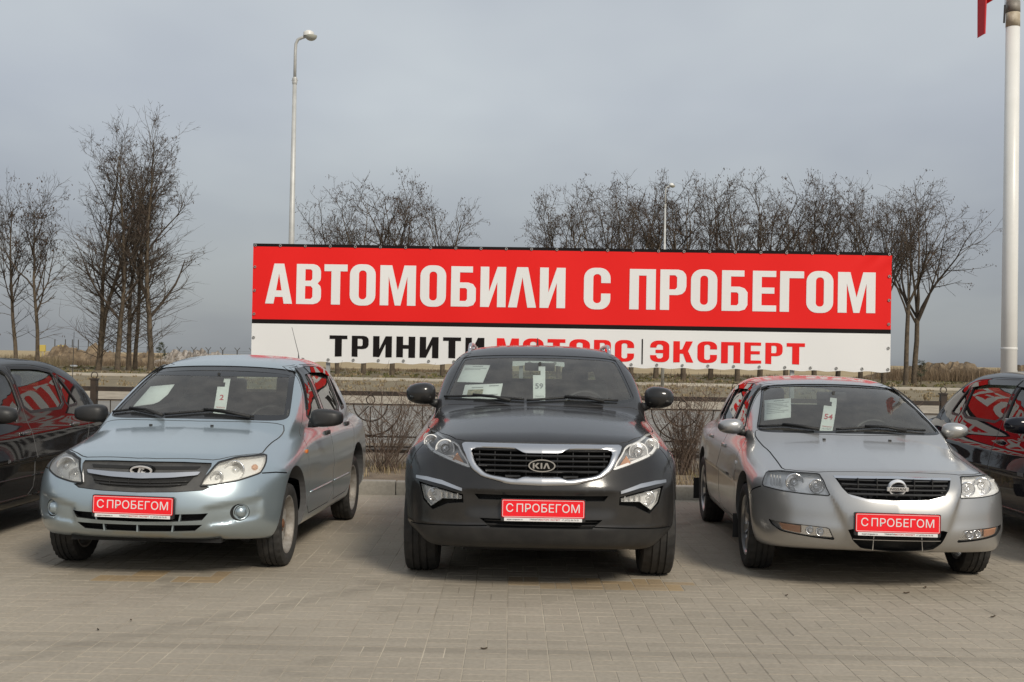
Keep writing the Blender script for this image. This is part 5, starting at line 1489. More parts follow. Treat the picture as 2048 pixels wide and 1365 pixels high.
for i, (px, Y, H, pr, rz) in enumerate(((676, 96, 14.7, 1, .2), (728, 98, 15.8, 0, 2.2), (785, 100, 17.2, 2, 3.9), (886, 99, 15.8, 7, 1.1),
        (1118, 99, 15.8, 2, .7), (1176, 101, 17.3, 6, 1.5), (1222, 103, 17.3, 7, .4), (1262, 98, 16.6, 1, 2.9), (1312, 101, 17.7, 2, 4.4), (1368, 99, 16.8, 0, 5.6), (1422, 102, 18.1, 6, .9), (1476, 99, 16.9, 7, 2.1), (1520, 103, 18.1, 0, 3.3), (1572, 99, 16.7, 7, 4.8), (1630, 101, 17.7, 2, 1.1), (1676, 104, 17.6, 1, 2.6), (1722, 100, 16.6, 6, 3.7), (1768, 103, 16.7, 7, 5.0))):
    tree(px, Y, H, pr, rz, 'bare tree behind the banner headline, at the %s' % LET[i], BEH)
tree(1812, 95, 15.2, 0, 3.4, 'bare tree with a thick trunk just past the flagpole end of the banner', BEH); tree(1829, 96, 17.3, 6, .8, 'bare tree with fanning low twigs next to the thick-trunked one past the banner', BEH, 1.05)

# small pines and scrub
M['needle'] = island_mat('pine_needles', [(.030, .040, .020), (.045, .055, .028), (.06, .06, .035)], .9, None)
def pine(px, Y, H, seed, label):
    r = random.Random(seed); e = empty('young_pine', ((px - 1024) / FPX * Y, Y, -.03), 0, label, 'pine tree'); mb = MB(); mb.tube([(0, 0, 0), (.02, 0, H * .5), (0, 0, H)], [.05, .035, .01], 6); mb.obj('trunk', M['bark'], e)
    V = []; F = []
    for k in range(26):
        z = H * r.uniform(.25, 1.0); a = r.uniform(0, 6.28); L = H * .28 * (1.15 - z / H) + .12; base = Vector((0, 0, z)); d = Vector((math.cos(a), math.sin(a), .35)).normalized()
        for q in range(46):
            p = base + d * L * r.uniform(.35, 1.0) + Vector((r.gauss(0, .05), r.gauss(0, .05), r.gauss(0, .04))); n = Vector((r.gauss(0, 1), r.gauss(0, 1), r.gauss(.4, 1))).normalized() * .13; s = n.orthogonal().normalized() * .012; o = len(V)
            V += [p - s, p + s, p + n]; F.append((o, o + 1, o + 2))
    o = link('needles', pydata('needles', V, F), M['needle'], e); o['kind'] = 'stuff'
pine(1843, 96, 1.9, 3, 'small dark pine sapling in the grass beside the bare trees past the banner'); pine(322, 118, 2.6, 7, 'small dark pine bush beyond the clump of tall bare trees')

# ------------------------------------------------------------------ far side: heaps, field, weeds, far fence
def heap(name, px, Y, w, d, h, m, seed, label):
    r = random.Random(seed); nx, ny = 44, 14; V = []; F = []; ph = [(r.uniform(.5, 4), r.uniform(0, 6.28), r.uniform(.5, 4)) for _ in range(7)]
    for j in range(ny + 1):
        for i in range(nx + 1):
            u, v = i / nx, j / ny; b = math.sin(math.pi * u) ** .7 * math.sin(math.pi * v) ** .8
            n = sum(math.sin(u * f * 9 + p + v * g * 5) for f, p, g in ph) / 7
            V.append(((u - .5) * w, (v - .5) * d, b * h * 1.35 * (.72 + .55 * n + r.uniform(-.16, .16)) - .1))
    for j in range(ny):
        for i in range(nx): F.append((j * (nx + 1) + i, j * (nx + 1) + i + 1, (j + 1) * (nx + 1) + i + 1, (j + 1) * (nx + 1) + i))
    o = link(name, pydata(name, V, F), m, None, label, 'heap', 'earth heaps at the edge of the field'); o.location = ((px - 1024) / FPX * Y, Y, -.03); return o
M['heap_soil'] = mat('rubble_soil', (.17, .12, .075), .95, var=(1.3, (.085, .060, .038), (.27, .20, .125), 10), bump=(3, 1, .2))
M['heap_pale'] = mat('pale_rubble', (.25, .21, .17), .95, var=(2.2, (.11, .085, .06), (.46, .42, .38), 10), bump=(3, 1, .2))
heap('earth_heap', 175, 132, 13, 7, 1.9, M['heap_soil'], 2, 'brown earth heap in the grass behind the trunks of the clump'); heap('earth_heap', 85, 128, 9, 7, 1.0, M['heap_soil'], 3, 'low brown earth heap behind the two slender bare trees')
heap('rubble_heap', 392, 125, 9.5, 6, 1.75, M['heap_pale'], 4, 'pale rubble heap with white scraps near the start of the banner'); heap('earth_heap', 290, 136, 12, 6, 1.2, M['heap_soil'], 6, 'brown overgrown earth bank behind the tallest bare tree')
heap('earth_bank', 1890, 128, 17, 8, 1.7, M['heap_soil'], 8, 'weedy brown earth bank beyond the grass past the banner'); heap('earth_bank', 2060, 120, 12, 8, 1.3, M['heap_soil'], 9, 'weedy earth bank behind the flagpole')
for (px0, px1, Y, n, h, sd, lab) in ((1780, 2048, 122, 4200, 1.15, 21, 'tall dry weeds along the earth bank past the banner'), (60, 480, 124, 2600, .6, 22, 'dry weeds over the earth heaps'), (0, 110, 112, 1500, .9, 23, 'tall straw coloured reeds behind the slender bare trees'), (560, 1790, 118, 3600, .3, 24, 'dry weeds along the edge of the field behind the banner')):
    blades('dry_weeds', n, ((px0 - 1024) / FPX * Y, (px1 - 1024) / FPX * Y, Y - 4, Y + 4), h, M['straw_dark'] if sd != 23 else M['straw'], .35, .018, lambda x, y: .1, sd, None, lab, 'weeds', 120)
# white scraps
M['scrap'] = mat('white_scrap', (.70, .70, .68), .7)
for k, (px, Y, s) in enumerate(((148, 112, .34), (372, 118, .3), (404, 117, .26), (86, 116, .22))):
    mb = MB(); r = random.Random(k); P = [(r.uniform(.6, 1.2) * s * math.cos(a), r.uniform(.3, .6) * s * math.sin(a)) for a in np.linspace(0, 6.283, 7, endpoint=False)]
    mb.prism(P, lambda u, v: (u, v * .8, .05 + .25 * v + .1 * s), (0, .02, .10)); o = mb.obj('white_scrap', M['scrap'], None, label=['white scrap lying in the grass before the earth heap', 'white scrap on the pale rubble heap', 'small white scrap on the flank of the rubble heap', 'white scrap beside the low earth heap'][k], cat='scrap', group='white scraps in the grass'); o.location = ((px - 1024) / FPX * Y, Y, .35 if k in (1, 2) else 0)
# far security fence with Y-shaped posts and wire
M['far_post'] = mat('dark_far_post', (.07, .07, .07), .8); M['far_wire'] = mat('far_wire', (.10, .105, .11), .7)
ff = empty('security_fence', (0, 172, 0), 0, 'distant wire security fence with Y-topped posts across the field', 'fence')
xs = [(px - 1024) / FPX * 172 for px in range(330, 560, 29)]
for x in xs:
    mb = MB(); mb.tube([(x, 0, 0), (x, 0, 1.95)], .09, 6); mb.tube([(x, 0, 1.9), (x - .38, 0, 2.35)], .05, 5); mb.tube([(x, 0, 1.9), (x + .38, 0, 2.35)], .05, 5); mb.obj('post', M['far_post'], ff)
for z in (.4, .7, 1.0, 1.3, 1.6, 1.85):
    mb = MB(); mb.tube([(xs[0], 0, z), (xs[-1], 0, z)], .018, 4); mb.obj('wire', M['far_wire'], ff)
f2 = empty('wire_fence', (0, 160, 0), 0, 'distant fence of thin straight posts behind the earth heaps', 'fence')
for i, px in enumerate((110, 131, 145, 157, 177, 228, 240, 262, 295)):
    x = (px - 1024) / FPX * 160; h = 3.0 if px < 200 else 2.3; mb = MB(); mb.tube([(x, 0, 0), (x, 0, h)], .07, 6); mb.obj('post', M['far_post'], f2)
for z in (.9, 1.6, 2.1):
    mb = MB(); mb.tube([((110 - 1024) / FPX * 160, 0, z), ((300 - 1024) / FPX * 160, 0, z)], .02, 4); mb.obj('wire', M['far_wire'], f2)
M['sign_yellow'] = mat('yellow_panel', (.55, .42, .10), .6)
for k, px in enumerate((86, 122)):
    mb = MB(); mb.box((0, 0, 1.75), (.62, .35, .75), bev=.03); mb.tube([(-.2, 0, 0), (-.2, 0, 1.5)], .04, 6); mb.tube([(.2, 0, 0), (.2, 0, 1.5)], .04, 6)
    o = mb.obj('gas_cabinet', M['sign_yellow'], None, label=['small yellow cabinet on legs next to a slender bare tree', 'small yellow cabinet on legs by the thin far posts'][k], cat='cabinet', group='yellow cabinets at the field edge'); o.location = ((px - 1024) / FPX * 140, 140, 0)
for k, (px, Y, tl) in enumerate(((2036, 60, -.10), (2056, 60, 0))):
    mb = MB(); mb.tube([(0, 0, 0), (tl, 0, 1.4)], [.085, .085], 12); o = mb.obj('bollard', M['pole_white'], None, smooth=True, label=['leaning white marker post beyond the flagpole', 'upright white marker post beyond the flagpole'][k], cat='post', group='white marker posts'); o.location = ((px - 1024) / FPX * Y, Y, -.05)

# dry leaves blown onto the paving
M['leaf'] = island_mat('dead_leaf', [(.055, .036, .022), (.09, .058, .034), (.04, .028, .02)], .9, None)
for k, (px, py) in enumerate(((1813, 1188), (1573, 1193), (1851, 1177), (262, 1243), (196, 1262), (968, 1300), (1986, 1236))):
    b_ = -(px - 1024) * math.sin(ROLL) + (py - 682.5) * math.cos(ROLL); t = CAM_H / (b_ * math.cos(PITCH) - FPX * math.sin(PITCH)); X, Yg = ((px - 1024) * math.cos(ROLL) + (py - 682.5) * math.sin(ROLL)) * t, (FPX * math.cos(PITCH) + b_ * math.sin(PITCH)) * t
    r = random.Random(k); s = r.uniform(.010, .022); mb = MB(); V = []; F = []
    for j in range(5):
        u = j / 4; w = s * .42 * math.sin(math.pi * min(.97, u + .06)) ** .8
        V += [(-w, (u - .5) * s * 2, .006 + .012 * abs(u - .4)), (0, (u - .5) * s * 2, .002 + .006 * abs(u - .4)), (w, (u - .5) * s * 2, .007 + .010 * abs(u - .5))]
    for j in range(4): F += [(j * 3, j * 3 + 1, j * 3 + 4, j * 3 + 3), (j * 3 + 1, j * 3 + 2, j * 3 + 5, j * 3 + 4)]
    mb.add(V, F); o = mb.obj('dry_leaf', M['leaf'], None, label='small dead brown leaf lying on the paving', cat='leaf', group='dead leaves on the paving'); o.location = (X, Yg, .001); o.rotation_euler = (0, 0, r.uniform(0, 6.28))

# ------------------------------------------------------------------ the three cars in the middle of the row
def build_kia():
    c = Car('kia', 'charcoal SUV with silver roof rails, its tag number 59, between the two paler cars')
    B = c.B; c.openings()
    LF = Frame(38)
    nx = lambda P: [((abs(p[0]) - .016 * min(1, abs(p[0]) / .3)) * (1 if p[0] >= 0 else -1),) + tuple(p[1:]) for p in P]
    lamp3 = [(.80,-.02,.985),(.815,-.14,.945),(.79,-.38,.912),(.735,-.547,.862),(.635,-.662,.826),(.462,-.768,.772),(.490,-.730,.834),(.548,-.606,.930),(.655,-.405,.967),(.73,-.2,.985)]
    lamp = smooth_poly(uv_of(LF, nx(lamp3)), 1, r=.15)
    c.pocket(LF, lamp, .10, .06)
    g_out = mirrored(nx([(0,.936),(.30,.936),(.540,.934),(.500,.84),(.462,.772),(.399,.729),(.220,.689),(0,.683)]))
    g_in = mirrored(nx([(0,.880),(.125,.880),(.172,.905),(.478,.906),(.440,.808),(.366,.744),(.165,.720),(.120,.738),(0,.738)]))
    c.pocket(FRONT, smooth_poly(g_out, 1, r=.1), .10, .06, False)
    fogp = [(.800,.668),(.627,.640),(.498,.612),(.494,.560),(.60,.545),(.70,.495),(.765,.555)]
    c.pocket(FRONT, fogp, .07, .05)
    slot = [(-.425,.620),(.425,.620),(.398,.585),(-.398,.585)]; c.pocket(FRONT, slot, .06, .06, False)
    low = [(-.39,.470),(.39,.470),(.32,.412),(-.32,.412)]; c.pocket(FRONT, low, .06, .06, False)
    hood = [(0,-.700),(.274,-.690),(.545,-.600),(.665,-.405),(.735,-.19),(.80,.10),(.80,.40),(.735,.56),(.43,.45),(0,.398)]
    lipz = lambda ax: .432 - .03 * (ax / .7) ** 2
    zs = [(x, float(lipz(abs(x)))) for x in np.linspace(-.86, .86, 40)]
    c.seam(FRONT, zs, both=False)
    c.seam(SIDE, [(-.42,.90),(-.40,.70),(-.385,.50)])
    c.finish(hood, .92, -.40, lipz)
    c.glazing('glass_plain', .030)
    bmp = c.parts['bumper']
    # grille
    n = len(g_out)
    go, gi = dens(smooth_poly(g_out, 1, r=.1), .03), None
    gr = c.solid('grille', FRONT, smooth_poly(g_out, 1, r=.1), .085, .01, M['dark_inside'], sp=.08)
    def ring(name, outer, inner, off, th, m, parent):
        """chrome surround: ruled strip between two outlines with matching counts, with rolled edges"""
        N = 360
        def res(p):
            p = np.array(p + [p[0]], float); L = np.concatenate([[0], np.cumsum(np.linalg.norm(np.diff(p, axis=0), axis=1))]); return p, L
        def sample(p):
            P = np.array(p, float); ctr = np.array([0, (P[:, 1].max() + P[:, 1].min()) / 2]); out = []
            for k in range(N):
                a = 2 * math.pi * k / N; d = np.array([math.cos(a), math.sin(a) * .32]); best = None
                for i in range(len(P)):
                    A, Bq = P[i] - ctr, P[(i + 1) % len(P)] - ctr; e = Bq - A; den = d[0] * e[1] - d[1] * e[0]
                    if abs(den) < 1e-12: continue
                    t = (A[0] * e[1] - A[1] * e[0]) / den; u = (A[0] * d[1] - A[1] * d[0]) / den
                    if t > 0 and -1e-9 <= u <= 1 + 1e-9 and (best is None or t > best): best = t
                out.append(tuple(ctr + d * best))
            return out
        so, si = sample(outer), sample(inner)
        rows = [(0.0, .03), (0.0, -.004), (.25, -.012), (.75, -.012), (1.0, -.002), (1.0, .05)]
        V = []; F = []
        for t, o_ in rows:
            uv = [tuple(np.array(a) * (1 - t) + np.array(b) * t) for a, b in zip(so, si)]
            P, _, _ = FRONT.hit(B, uv); P = P.copy(); P[:, 1] += o_; V.append(P)
        V = np.concatenate(V)
        for j in range(len(rows) - 1):
            for k in range(N): F.append((j * N + k, j * N + (k + 1) % N, (j + 1) * N + (k + 1) % N, (j + 1) * N + k))
        mb = MB(); mb.add(V, F); return mb.obj(name, m, parent, angle=62)
    ring('grille_surround', smooth_poly(g_out, 1, r=.1), smooth_poly(g_in, 2, r=.15), 0, .02, M['satin_silver'], gr)
    gin = np.array(g_in)
    for z in np.linspace(.735, .893, 6):
        xs = np.linspace(-.47, .47, 60); ok = inside(offset_poly(g_in, .004), xs, np.full(60, z))
        seg = xs[ok]
        if len(seg) < 3: continue
        groups = np.split(seg, np.nonzero(np.diff(seg) > .03)[0] + 1)
        for sg in groups:
            if len(sg) < 2: continue
            P, _, _ = FRONT.hit(B, [(x, z) for x in sg]); mb = MB(); V = []; F = []
            for p in P:
                for (dy, dz) in ((.012, .007), (.006, .002), (.012, -.006), (.06, -.008), (.06, .006)): V.append((p[0], p[1] + dy, p[2] + dz))
            k5 = 5
            for i in range(len(P) - 1):
                for k in range(k5): F.append((i * k5 + k, i * k5 + (k + 1) % k5, (i + 1) * k5 + (k + 1) % k5, (i + 1) * k5 + k))
            F += [tuple(range(5)), tuple((len(P) - 1) * 5 + k for k in reversed(range(5)))]
            mb.add(V, F); mb.obj('grille_bar', M['black_plastic'], gr, angle=40)
    for x in np.linspace(-.40, .40, 9):
        P = c.at(x, .81); mb = MB(); mb.box((x, P.y + .055, .81), (.006, .02, .15)); mb.obj('grille_rib', M['black_plastic'], gr)
    # emblem
    def oval(rx, rz, n=40): return [(rx * math.cos(2 * math.pi * k / n), rz * math.sin(2 * math.pi * k / n)) for k in range(n)]
    P = c.at(0, .806); em = MB(); em.prism(oval(.086, .040), lambda u, v: (u, P.y - .020, .806 + v), (0, .05, 0)); emb = em.obj('emblem', M['chrome'], gr, angle=40)
    mb = MB(); mb.prism(oval(.078, .0335), lambda u, v: (u, P.y - .022, .806 + v), (0, .004, 0)); mb.obj('emblem_field', M['gloss_black'], emb)
    mb = MB()
    for pl in ([(-.055,-.018),(-.045,-.018),(-.045,.018),(-.055,.018)], [(-.044,.001),(-.028,.018),(-.015,.018),(-.032,0),(-.014,-.018),(-.027,-.018),(-.044,-.001)], [(-.008,-.018),(.002,-.018),(.002,.018),(-.008,.018)], [(.008,-.018),(.022,.018),(.034,.018),(.049,-.018),(.038,-.018),(.028,.008),(.018,-.018)]):
        mb.prism([(a * 1.05, b) for a, b in pl], lambda u, v: (u, P.y - .026, .806 + v), (0, .005, 0))
    mb.obj('emblem_lettering', M['chrome'], emb)
    # head lamps
    for sx in (1, -1):
        hl = c.lamp_shell('headlight', LF, offset_poly(lamp, .002), .075, M['lamp_dark'], sx < 0)
        V, F = patch(B, LF, offset_poly(lamp, -.001), -.001, .035, sx < 0); c.mesh('lens', V, F, M['lens'], hl)
        od = dens(lamp, .03); V, F = band(B, LF, offset_poly(od, .001), offset_poly(od, .016), .012, mirror=sx < 0); c.mesh('lamp_trim', V, F, M['lamp_white'], hl)
        for (x, z, r, b) in ((.735, .918, .043, .5), (.632, .884, .056, .6)):
            p = c.at(x, z); c.bowl('reflector', (sx * x, p.y + .045, z), r, M['lamp_white'], M['reflector'], hl, deep=b)
        p = c.at(.542, .820); mb = MB(); mb.prism([(sx * (u), v) for u, v in [(.50,.800),(.575,.822),(.545,.868)]], lambda u, v: (u, p.y + .025, v), (0, .03, 0)); mb.obj('indicator', M['amber_pale'], hl)
        for (x, z) in ((.69, .862), (.60, .838)):
            p = c.at(x, z); mb = MB(); mb.prism(rounded(.07, .02, .008, cx=sx * x, cy=z), lambda u, v: (u, p.y + .04, v), (0, .02, 0)); mb.obj('lamp_chrome', M['reflector'], hl)
    # fog lamps with their chrome brows
    for sx in (1, -1):
        fo = [(.785,.655),(.627,.630),(.504,.604),(.504,.580),(.63,.575),(.71,.516),(.76,.565)]
        fl = c.lamp_shell('fog_lamp', FRONT, offset_poly(fo, .004), .05, M['lamp_white'], sx < 0)
        V, F = patch(B, FRONT, fo, .008, .05, sx < 0); c.mesh('lens', V, F, M['lens'], fl)
        p = c.at(.69, .60); c.bowl('reflector', (sx * .69, p.y + .035, .597), .040, M['chrome'], M['reflector'], fl)
        for k in range(4):
            x = .535 + .035 * k; p = c.at(x, .595); mb = MB(); mb.box((sx * x, p.y + .035, .597), (.008, .02, .035)); mb.obj('lamp_rib', M['bulb'], fl)
        brow = [(.823,.705),(.74,.706),(.640,.694),(.505,.652),(.505,.634),(.63,.666),(.74,.682),(.823,.687)]
        c.solid('fog_trim', FRONT, brow, -.012, .03, M['satin_silver'], bmp, .03, sx < 0)
    c.solid('intake_back', FRONT, slot, .045, .006, M['dark_inside'], bmp, .1)
    for z in (.455, .43):
        xs = np.linspace(-.36, .36, 20); P, _, _ = FRONT.hit(B, [(x, z) for x in xs]); mb = MB(); mb.tube([(p[0], p[1] + .03, p[2]) for p in P], .006, 6); mb.obj('intake_bar', M['black_plastic'], bmp)
    c.plate(.012, .540)
    # wipers, rails, mirrors
    c.wiper([(-.72,1.178),(-.45,1.190),(-.12,1.172)], [(-.22,1.15),(-.35,1.178),(-.50,1.186)])
    c.wiper([(-.10,1.166),(.20,1.190),(.58,1.172)], [(.47,1.155),(.35,1.180),(.18,1.186)])
    for sx in (1, -1):
        P, _, _ = TOP.hit(B, [(sx * .575, y) for y in np.linspace(1.42, 2.95, 14)]); mb = MB()
        mb.tube([Vector(p) + Vector((0, 0, .045 - .06 * (max(0, .22 - i * .11) + max(0, .22 - (13 - i) * .11)) / .22)) for i, p in enumerate(P)], [.012] + [.016] * 12 + [.012], 8)
        for i in (1, 7, 12): mb.tube([Vector(P[i]) + Vector((0, 0, -.01)), Vector(P[i]) + Vector((0, 0, .04))], .013, 8)
        mb.obj('roof_rail', M['satin_silver'], c.root, smooth=True)
    mb = MB(); P, _, _ = TOP.hit(B, [(.0, 3.0)]); mb.tube([P[0], P[0] + np.array([0, .02, .05]), P[0] + np.array([0, .08, .13])], [.02, .008, .004], 8); mb.obj('antenna', M['black_plastic'], c.root)
    c.door_mirror((.905, .72, 1.205), (.225, .21, .165), .75, c.paint, (.775, .72, 1.13))
    c.handle(1.32, 1.0, c.paint); c.handle(2.2, 1.04, c.paint)
    c.cabin(1, .10); c.wheels('suv'); c.underbody()
    return c

def build_lada():
    c = Car('lada', 'pale blue silver saloon with black door mirrors, steel wheels and tag number 2')
    B = c.B; c.openings()
    LF = Frame(35)
    lamp3 = [(.695,-.245,.800),(.722,-.42,.731),(.712,-.488,.691),(.598,-.633,.650),(.462,-.712,.627),(.388,-.735,.625),(.401,-.700,.675),(.436,-.618,.742),(.452,-.572,.768),(.549,-.468,.795)]
    lamp = smooth_poly(uv_of(LF, lamp3), 1, r=.10)
    c.pocket(LF, lamp, .09, .06)
    gr_o = mirrored([(0,.768),(.25,.768),(.425,.762),(.430,.742),(.386,.628),(.455,.617),(.41,.594),(.25,.583),(0,.578)])
    c.pocket(FRONT, gr_o, .035, .06, False)
    i1 = mirrored([(0,.442),(.25,.444),(.445,.448),(.412,.404),(.25,.396),(0,.392)]); i2 = mirrored([(0,.371),(.25,.372),(.412,.374),(.362,.333),(.2,.328),(0,.326)])
    c.pocket(FRONT, i1, .06, .06, False); c.pocket(FRONT, i2, .06, .06, False)
    fog_pts = [(.625 + .054 * math.cos(a), .446 + .056 * math.sin(a)) for a in np.linspace(0, 2 * math.pi, 28, endpoint=False)]
    c.pocket(FRONT, fog_pts, .022, .05)
    hood = [(0,-.640),(.415,-.588),(.47,-.555),(.58,-.43),(.672,-.285),(.662,-.10),(.662,.05),(.682,.30),(.66,.372),(.35,.285),(0,.258)]
    c.seam(SIDE, [(-.485,.690),(-.373,.687),(-.24,.672)])
    c.finish(hood, .69, -.235)
    M['strip'] = M['sun_strip']
    c.glazing('glass_plain', .045, strip=1.303)
    bmp = c.parts['bumper']
    # black grille panel with slots
    gr = c.solid('grille', FRONT, offset_poly(gr_o, .002), .012, .02, M['grey_plastic'], sp=.04)
    s1 = mirrored([(0,.738),(.362,.741),(.345,.722),(0,.719)]); s2 = mirrored([(0,.658),(.20,.662),(.338,.676),(.30,.628),(.2,.614),(0,.606)])
    for sl in (s1, s2): c.solid('grille_slot', FRONT, sl, .009, .003, M['dark_inside'], gr, .05)
    for z0, hw in ((.640, .312), (.622, .27)):
        xs = np.linspace(-hw, hw, 24); P, _, _ = FRONT.hit(B, [(x, z0 + .012 * (x / .33) ** 2) for x in xs]); mb = MB(); mb.tube([(p[0], p[1] + .005, p[2]) for p in P], .0052, 6); mb.obj('grille_bar', M['black_plastic'], gr, smooth=True)
    for x in (-.20, -.07, .07, .20):
        P = c.at(x, .635); mb = MB(); mb.box((x, P.y + .006, .636), (.005, .008, .05)); mb.obj('grille_rib', M['black_plastic'], gr)
    bar = mirrored([(0,.700),(.17,.703),(.377,.712),(.362,.690),(.2,.674),(0,.666)])
    c.solid('chrome_bar', FRONT, smooth_poly(bar, 1, r=.1), -.008, .03, M['satin_silver'], gr, .03)
    def oval(rx, rz, n=40): return [(rx * math.cos(2 * math.pi * k / n), rz * math.sin(2 * math.pi * k / n)) for k in range(n)]
    P = c.at(0, .716); R = Matrix.Rotation(math.radians(24), 4, 'X')
    def onp(u, v, o): q = R @ Vector((u, o, v)); return (q.x, P.y - .012 + q.y, .716 + q.z)
    back = MB(); back.prism(oval(.083, .040), lambda u, v: onp(u, v, 0), (0, .05, 0)); emb = back.obj('emblem', M['gloss_black'], gr, angle=40)
    n = 40; o1, o2 = oval(.073, .034), oval(.061, .025); V = []; F = []
    for q, o_ in ((o1, 0), (o1, -.010), (o2, -.010), (o2, 0)): V += [onp(u, v, o_) for u, v in q]
    for j in range(3):
        for k in range(n): F.append((j * n + k, j * n + (k + 1) % n, (j + 1) * n + (k + 1) % n, (j + 1) * n + k))
    mb = MB(); mb.add(V, F); mb.obj('emblem_ring', M['bright_silver'], emb, angle=40)
    mb = MB()
    for pl in ([(-.026,-.016),(-.012,-.018),(-.006,-.004),(.004,.020),(-.010,.021),(-.018,.002)], [(.007,.020),(.026,.017),(.020,.009),(.004,.012)], [(-.006,-.017),(.020,-.016),(.030,-.006),(.014,-.008),(.006,.004),(-.001,-.006)]):
        mb.prism(pl, lambda u, v: onp(u, v, -.009), (0, .009, 0))
    mb.obj('emblem_boat', M['bright_silver'], emb)
    # lamps
    for sx in (1, -1):
        hl = c.lamp_shell('headlight', LF, offset_poly(lamp, .002), .05, M['lamp_white'], sx < 0)
        V, F = patch(B, LF, offset_poly(lamp, -.001), -.001, .035, sx < 0); c.mesh('lens', V, F, M['lens_hazy'], hl)
        od = dens(lamp, .03); V, F = band(B, LF, offset_poly(od, -.004), offset_poly(od, .006), -.0016, mirror=sx < 0); c.mesh('lamp_gasket', V, F, M['rubber'], hl)
        p = c.at(.575, .715); c.bowl('reflector', (sx * .565, p.y + .035, .712), .062, M['reflector'], M['reflector'], hl, deep=.7, ring=.06)
        p = c.at(.47, .68); c.bowl('reflector', (sx * .472, p.y + .03, .672), .040, M['reflector'], M['reflector'], hl, deep=.7, ring=.08)
        p = c.at(.668, .735); mb = MB(); mb.lathe([(-.02, .0), (-.014, .014), (.0, .020), (.02, .022)], 'y', 14, c=(sx * .665, p.y + .05, .722)); mb.obj('indicator', M['amber_pale'], hl, smooth=True)
        # fog lamp blanks
        p = c.at(.625, .446, .02); mb = MB()
        tl = Matrix.Translation((sx * .625, p.y + .004, .446)) @ Matrix.Rotation(sx * math.radians(30), 4, 'Z')
        mb.lathe([(-.030, 0), (-.028, .018), (-.018, .033), (-.004, .040), (-.004, .044), (-.014, .048), (-.002, .056), (.02, .060)], 'y', 32); me = mb.mesh('fog_lamp_blank'); me.transform(tl); link('fog_lamp_blank', me, c.paint, bmp, smooth=True)
    # intake fins
    for x in (-.225, 0, .225):
        P = c.at(x, .35); mb = MB(); mb.box((x, P.y + .018, .350), (.010, .03, .050), Matrix.Rotation(math.radians(8 * (1 if x > 0 else -1 if x < 0 else 0)), 3, 'Y')); mb.obj('intake_fin', c.paint, bmp)
    P = c.at(.3, .42); mb = MB(); mb.box((.275, P.y + .02, .42), (.010, .03, .05), Matrix.Rotation(math.radians(10), 3, 'Y')); mb.obj('intake_fin', c.paint, bmp)
    P = c.at(-.3, .42); mb = MB(); mb.box((-.275, P.y + .02, .42), (.010, .03, .05), Matrix.Rotation(math.radians(-10), 3, 'Y')); mb.obj('intake_fin', c.paint, bmp)
    c.plate(-.012, .500, roll=math.radians(.8))
    for sx in (1, -1):
        P, _, _ = SIDE.hit(B, [(.40, .772)]); mb = MB(); mb.box((sx * (P[0][0] + .004), .40, .772), (.018, .05, .026), bev=.007); mb.obj('side_repeater', M['amber'], c.root, angle=40)
    c.wiper([(-.66,1.022),(-.50,1.045),(-.30,1.018)], [(-.22,1.0),(-.38,1.036),(-.52,1.043)])
    c.wiper([(-.22,1.018),(.10,1.050),(.44,1.012)], [(.42,1.0),(.2,1.040),(.06,1.046)])
    for x in (-.27, .18):
        P, _, _ = TOP.hit(B, [(x, .19)]); mb = MB(); mb.box((P[0][0], P[0][1], P[0][2] + .004), (.022, .018, .014), bev=.004); mb.obj('washer_jet', M['black_plastic'], c.parts['bonnet'])
    c.door_mirror((.915, .70, 1.005), (.25, .19, .135), .55, M['black_plastic'], (.775, .72, .965))
    c.handle(1.25, .86, M['black_plastic'], (.03, .14, .035)); c.handle(2.18, .885, M['black_plastic'], (.03, .14, .035))
    # door moulding
    for sx in (1, -1):
        for (ya, yb, key) in ((.50, 1.34, 'front_door#%d'), (1.40, 2.06, 'rear_door#%d')):
            ys = np.linspace(ya, yb, 12); P, _, _ = SIDE.hit(B, [(y, .462) for y in ys]); mb = MB(); mb.tube([(sx * (p[0] + .001), p[1], p[2]) for p in P], .008, 6); mb.obj('door_moulding', c.paint, c.parts.get(key % sx, c.root), smooth=True)
        for (ya, yb, zt, key, k0) in ((1.0, 1.34, 1.385, 'front_door#%d', 0), (1.40, 2.10, 1.385, 'rear_door#%d', 0)):   # rain deflectors over the side windows
            pl = [(.86,1.06),(1.03,1.238),(1.20,1.375),(1.36,1.384),(1.36,1.335),(1.22,1.325),(1.06,1.20)] if ya < 1.2 else [(1.39,1.385),(1.85,1.383),(2.12,1.345),(2.12,1.295),(1.86,1.335),(1.39,1.34)]
            c.solid('rain_deflector', SIDE, pl, -.016, .012, M['deflector'], c.parts.get(key % sx, c.root), .05, sx < 0)
    P, _, _ = TOP.hit(B, [(.30, 2.42)]); mb = MB(); mb.tube([P[0], P[0] + np.array([-.02, .05, .10]), P[0] + np.array([-.12, .2, .34])], [.012, .003, .002], 6); mb.obj('antenna', M['black_plastic'], c.root)
    c.cabin(1); c.wheels('steel'); c.underbody()
    return c

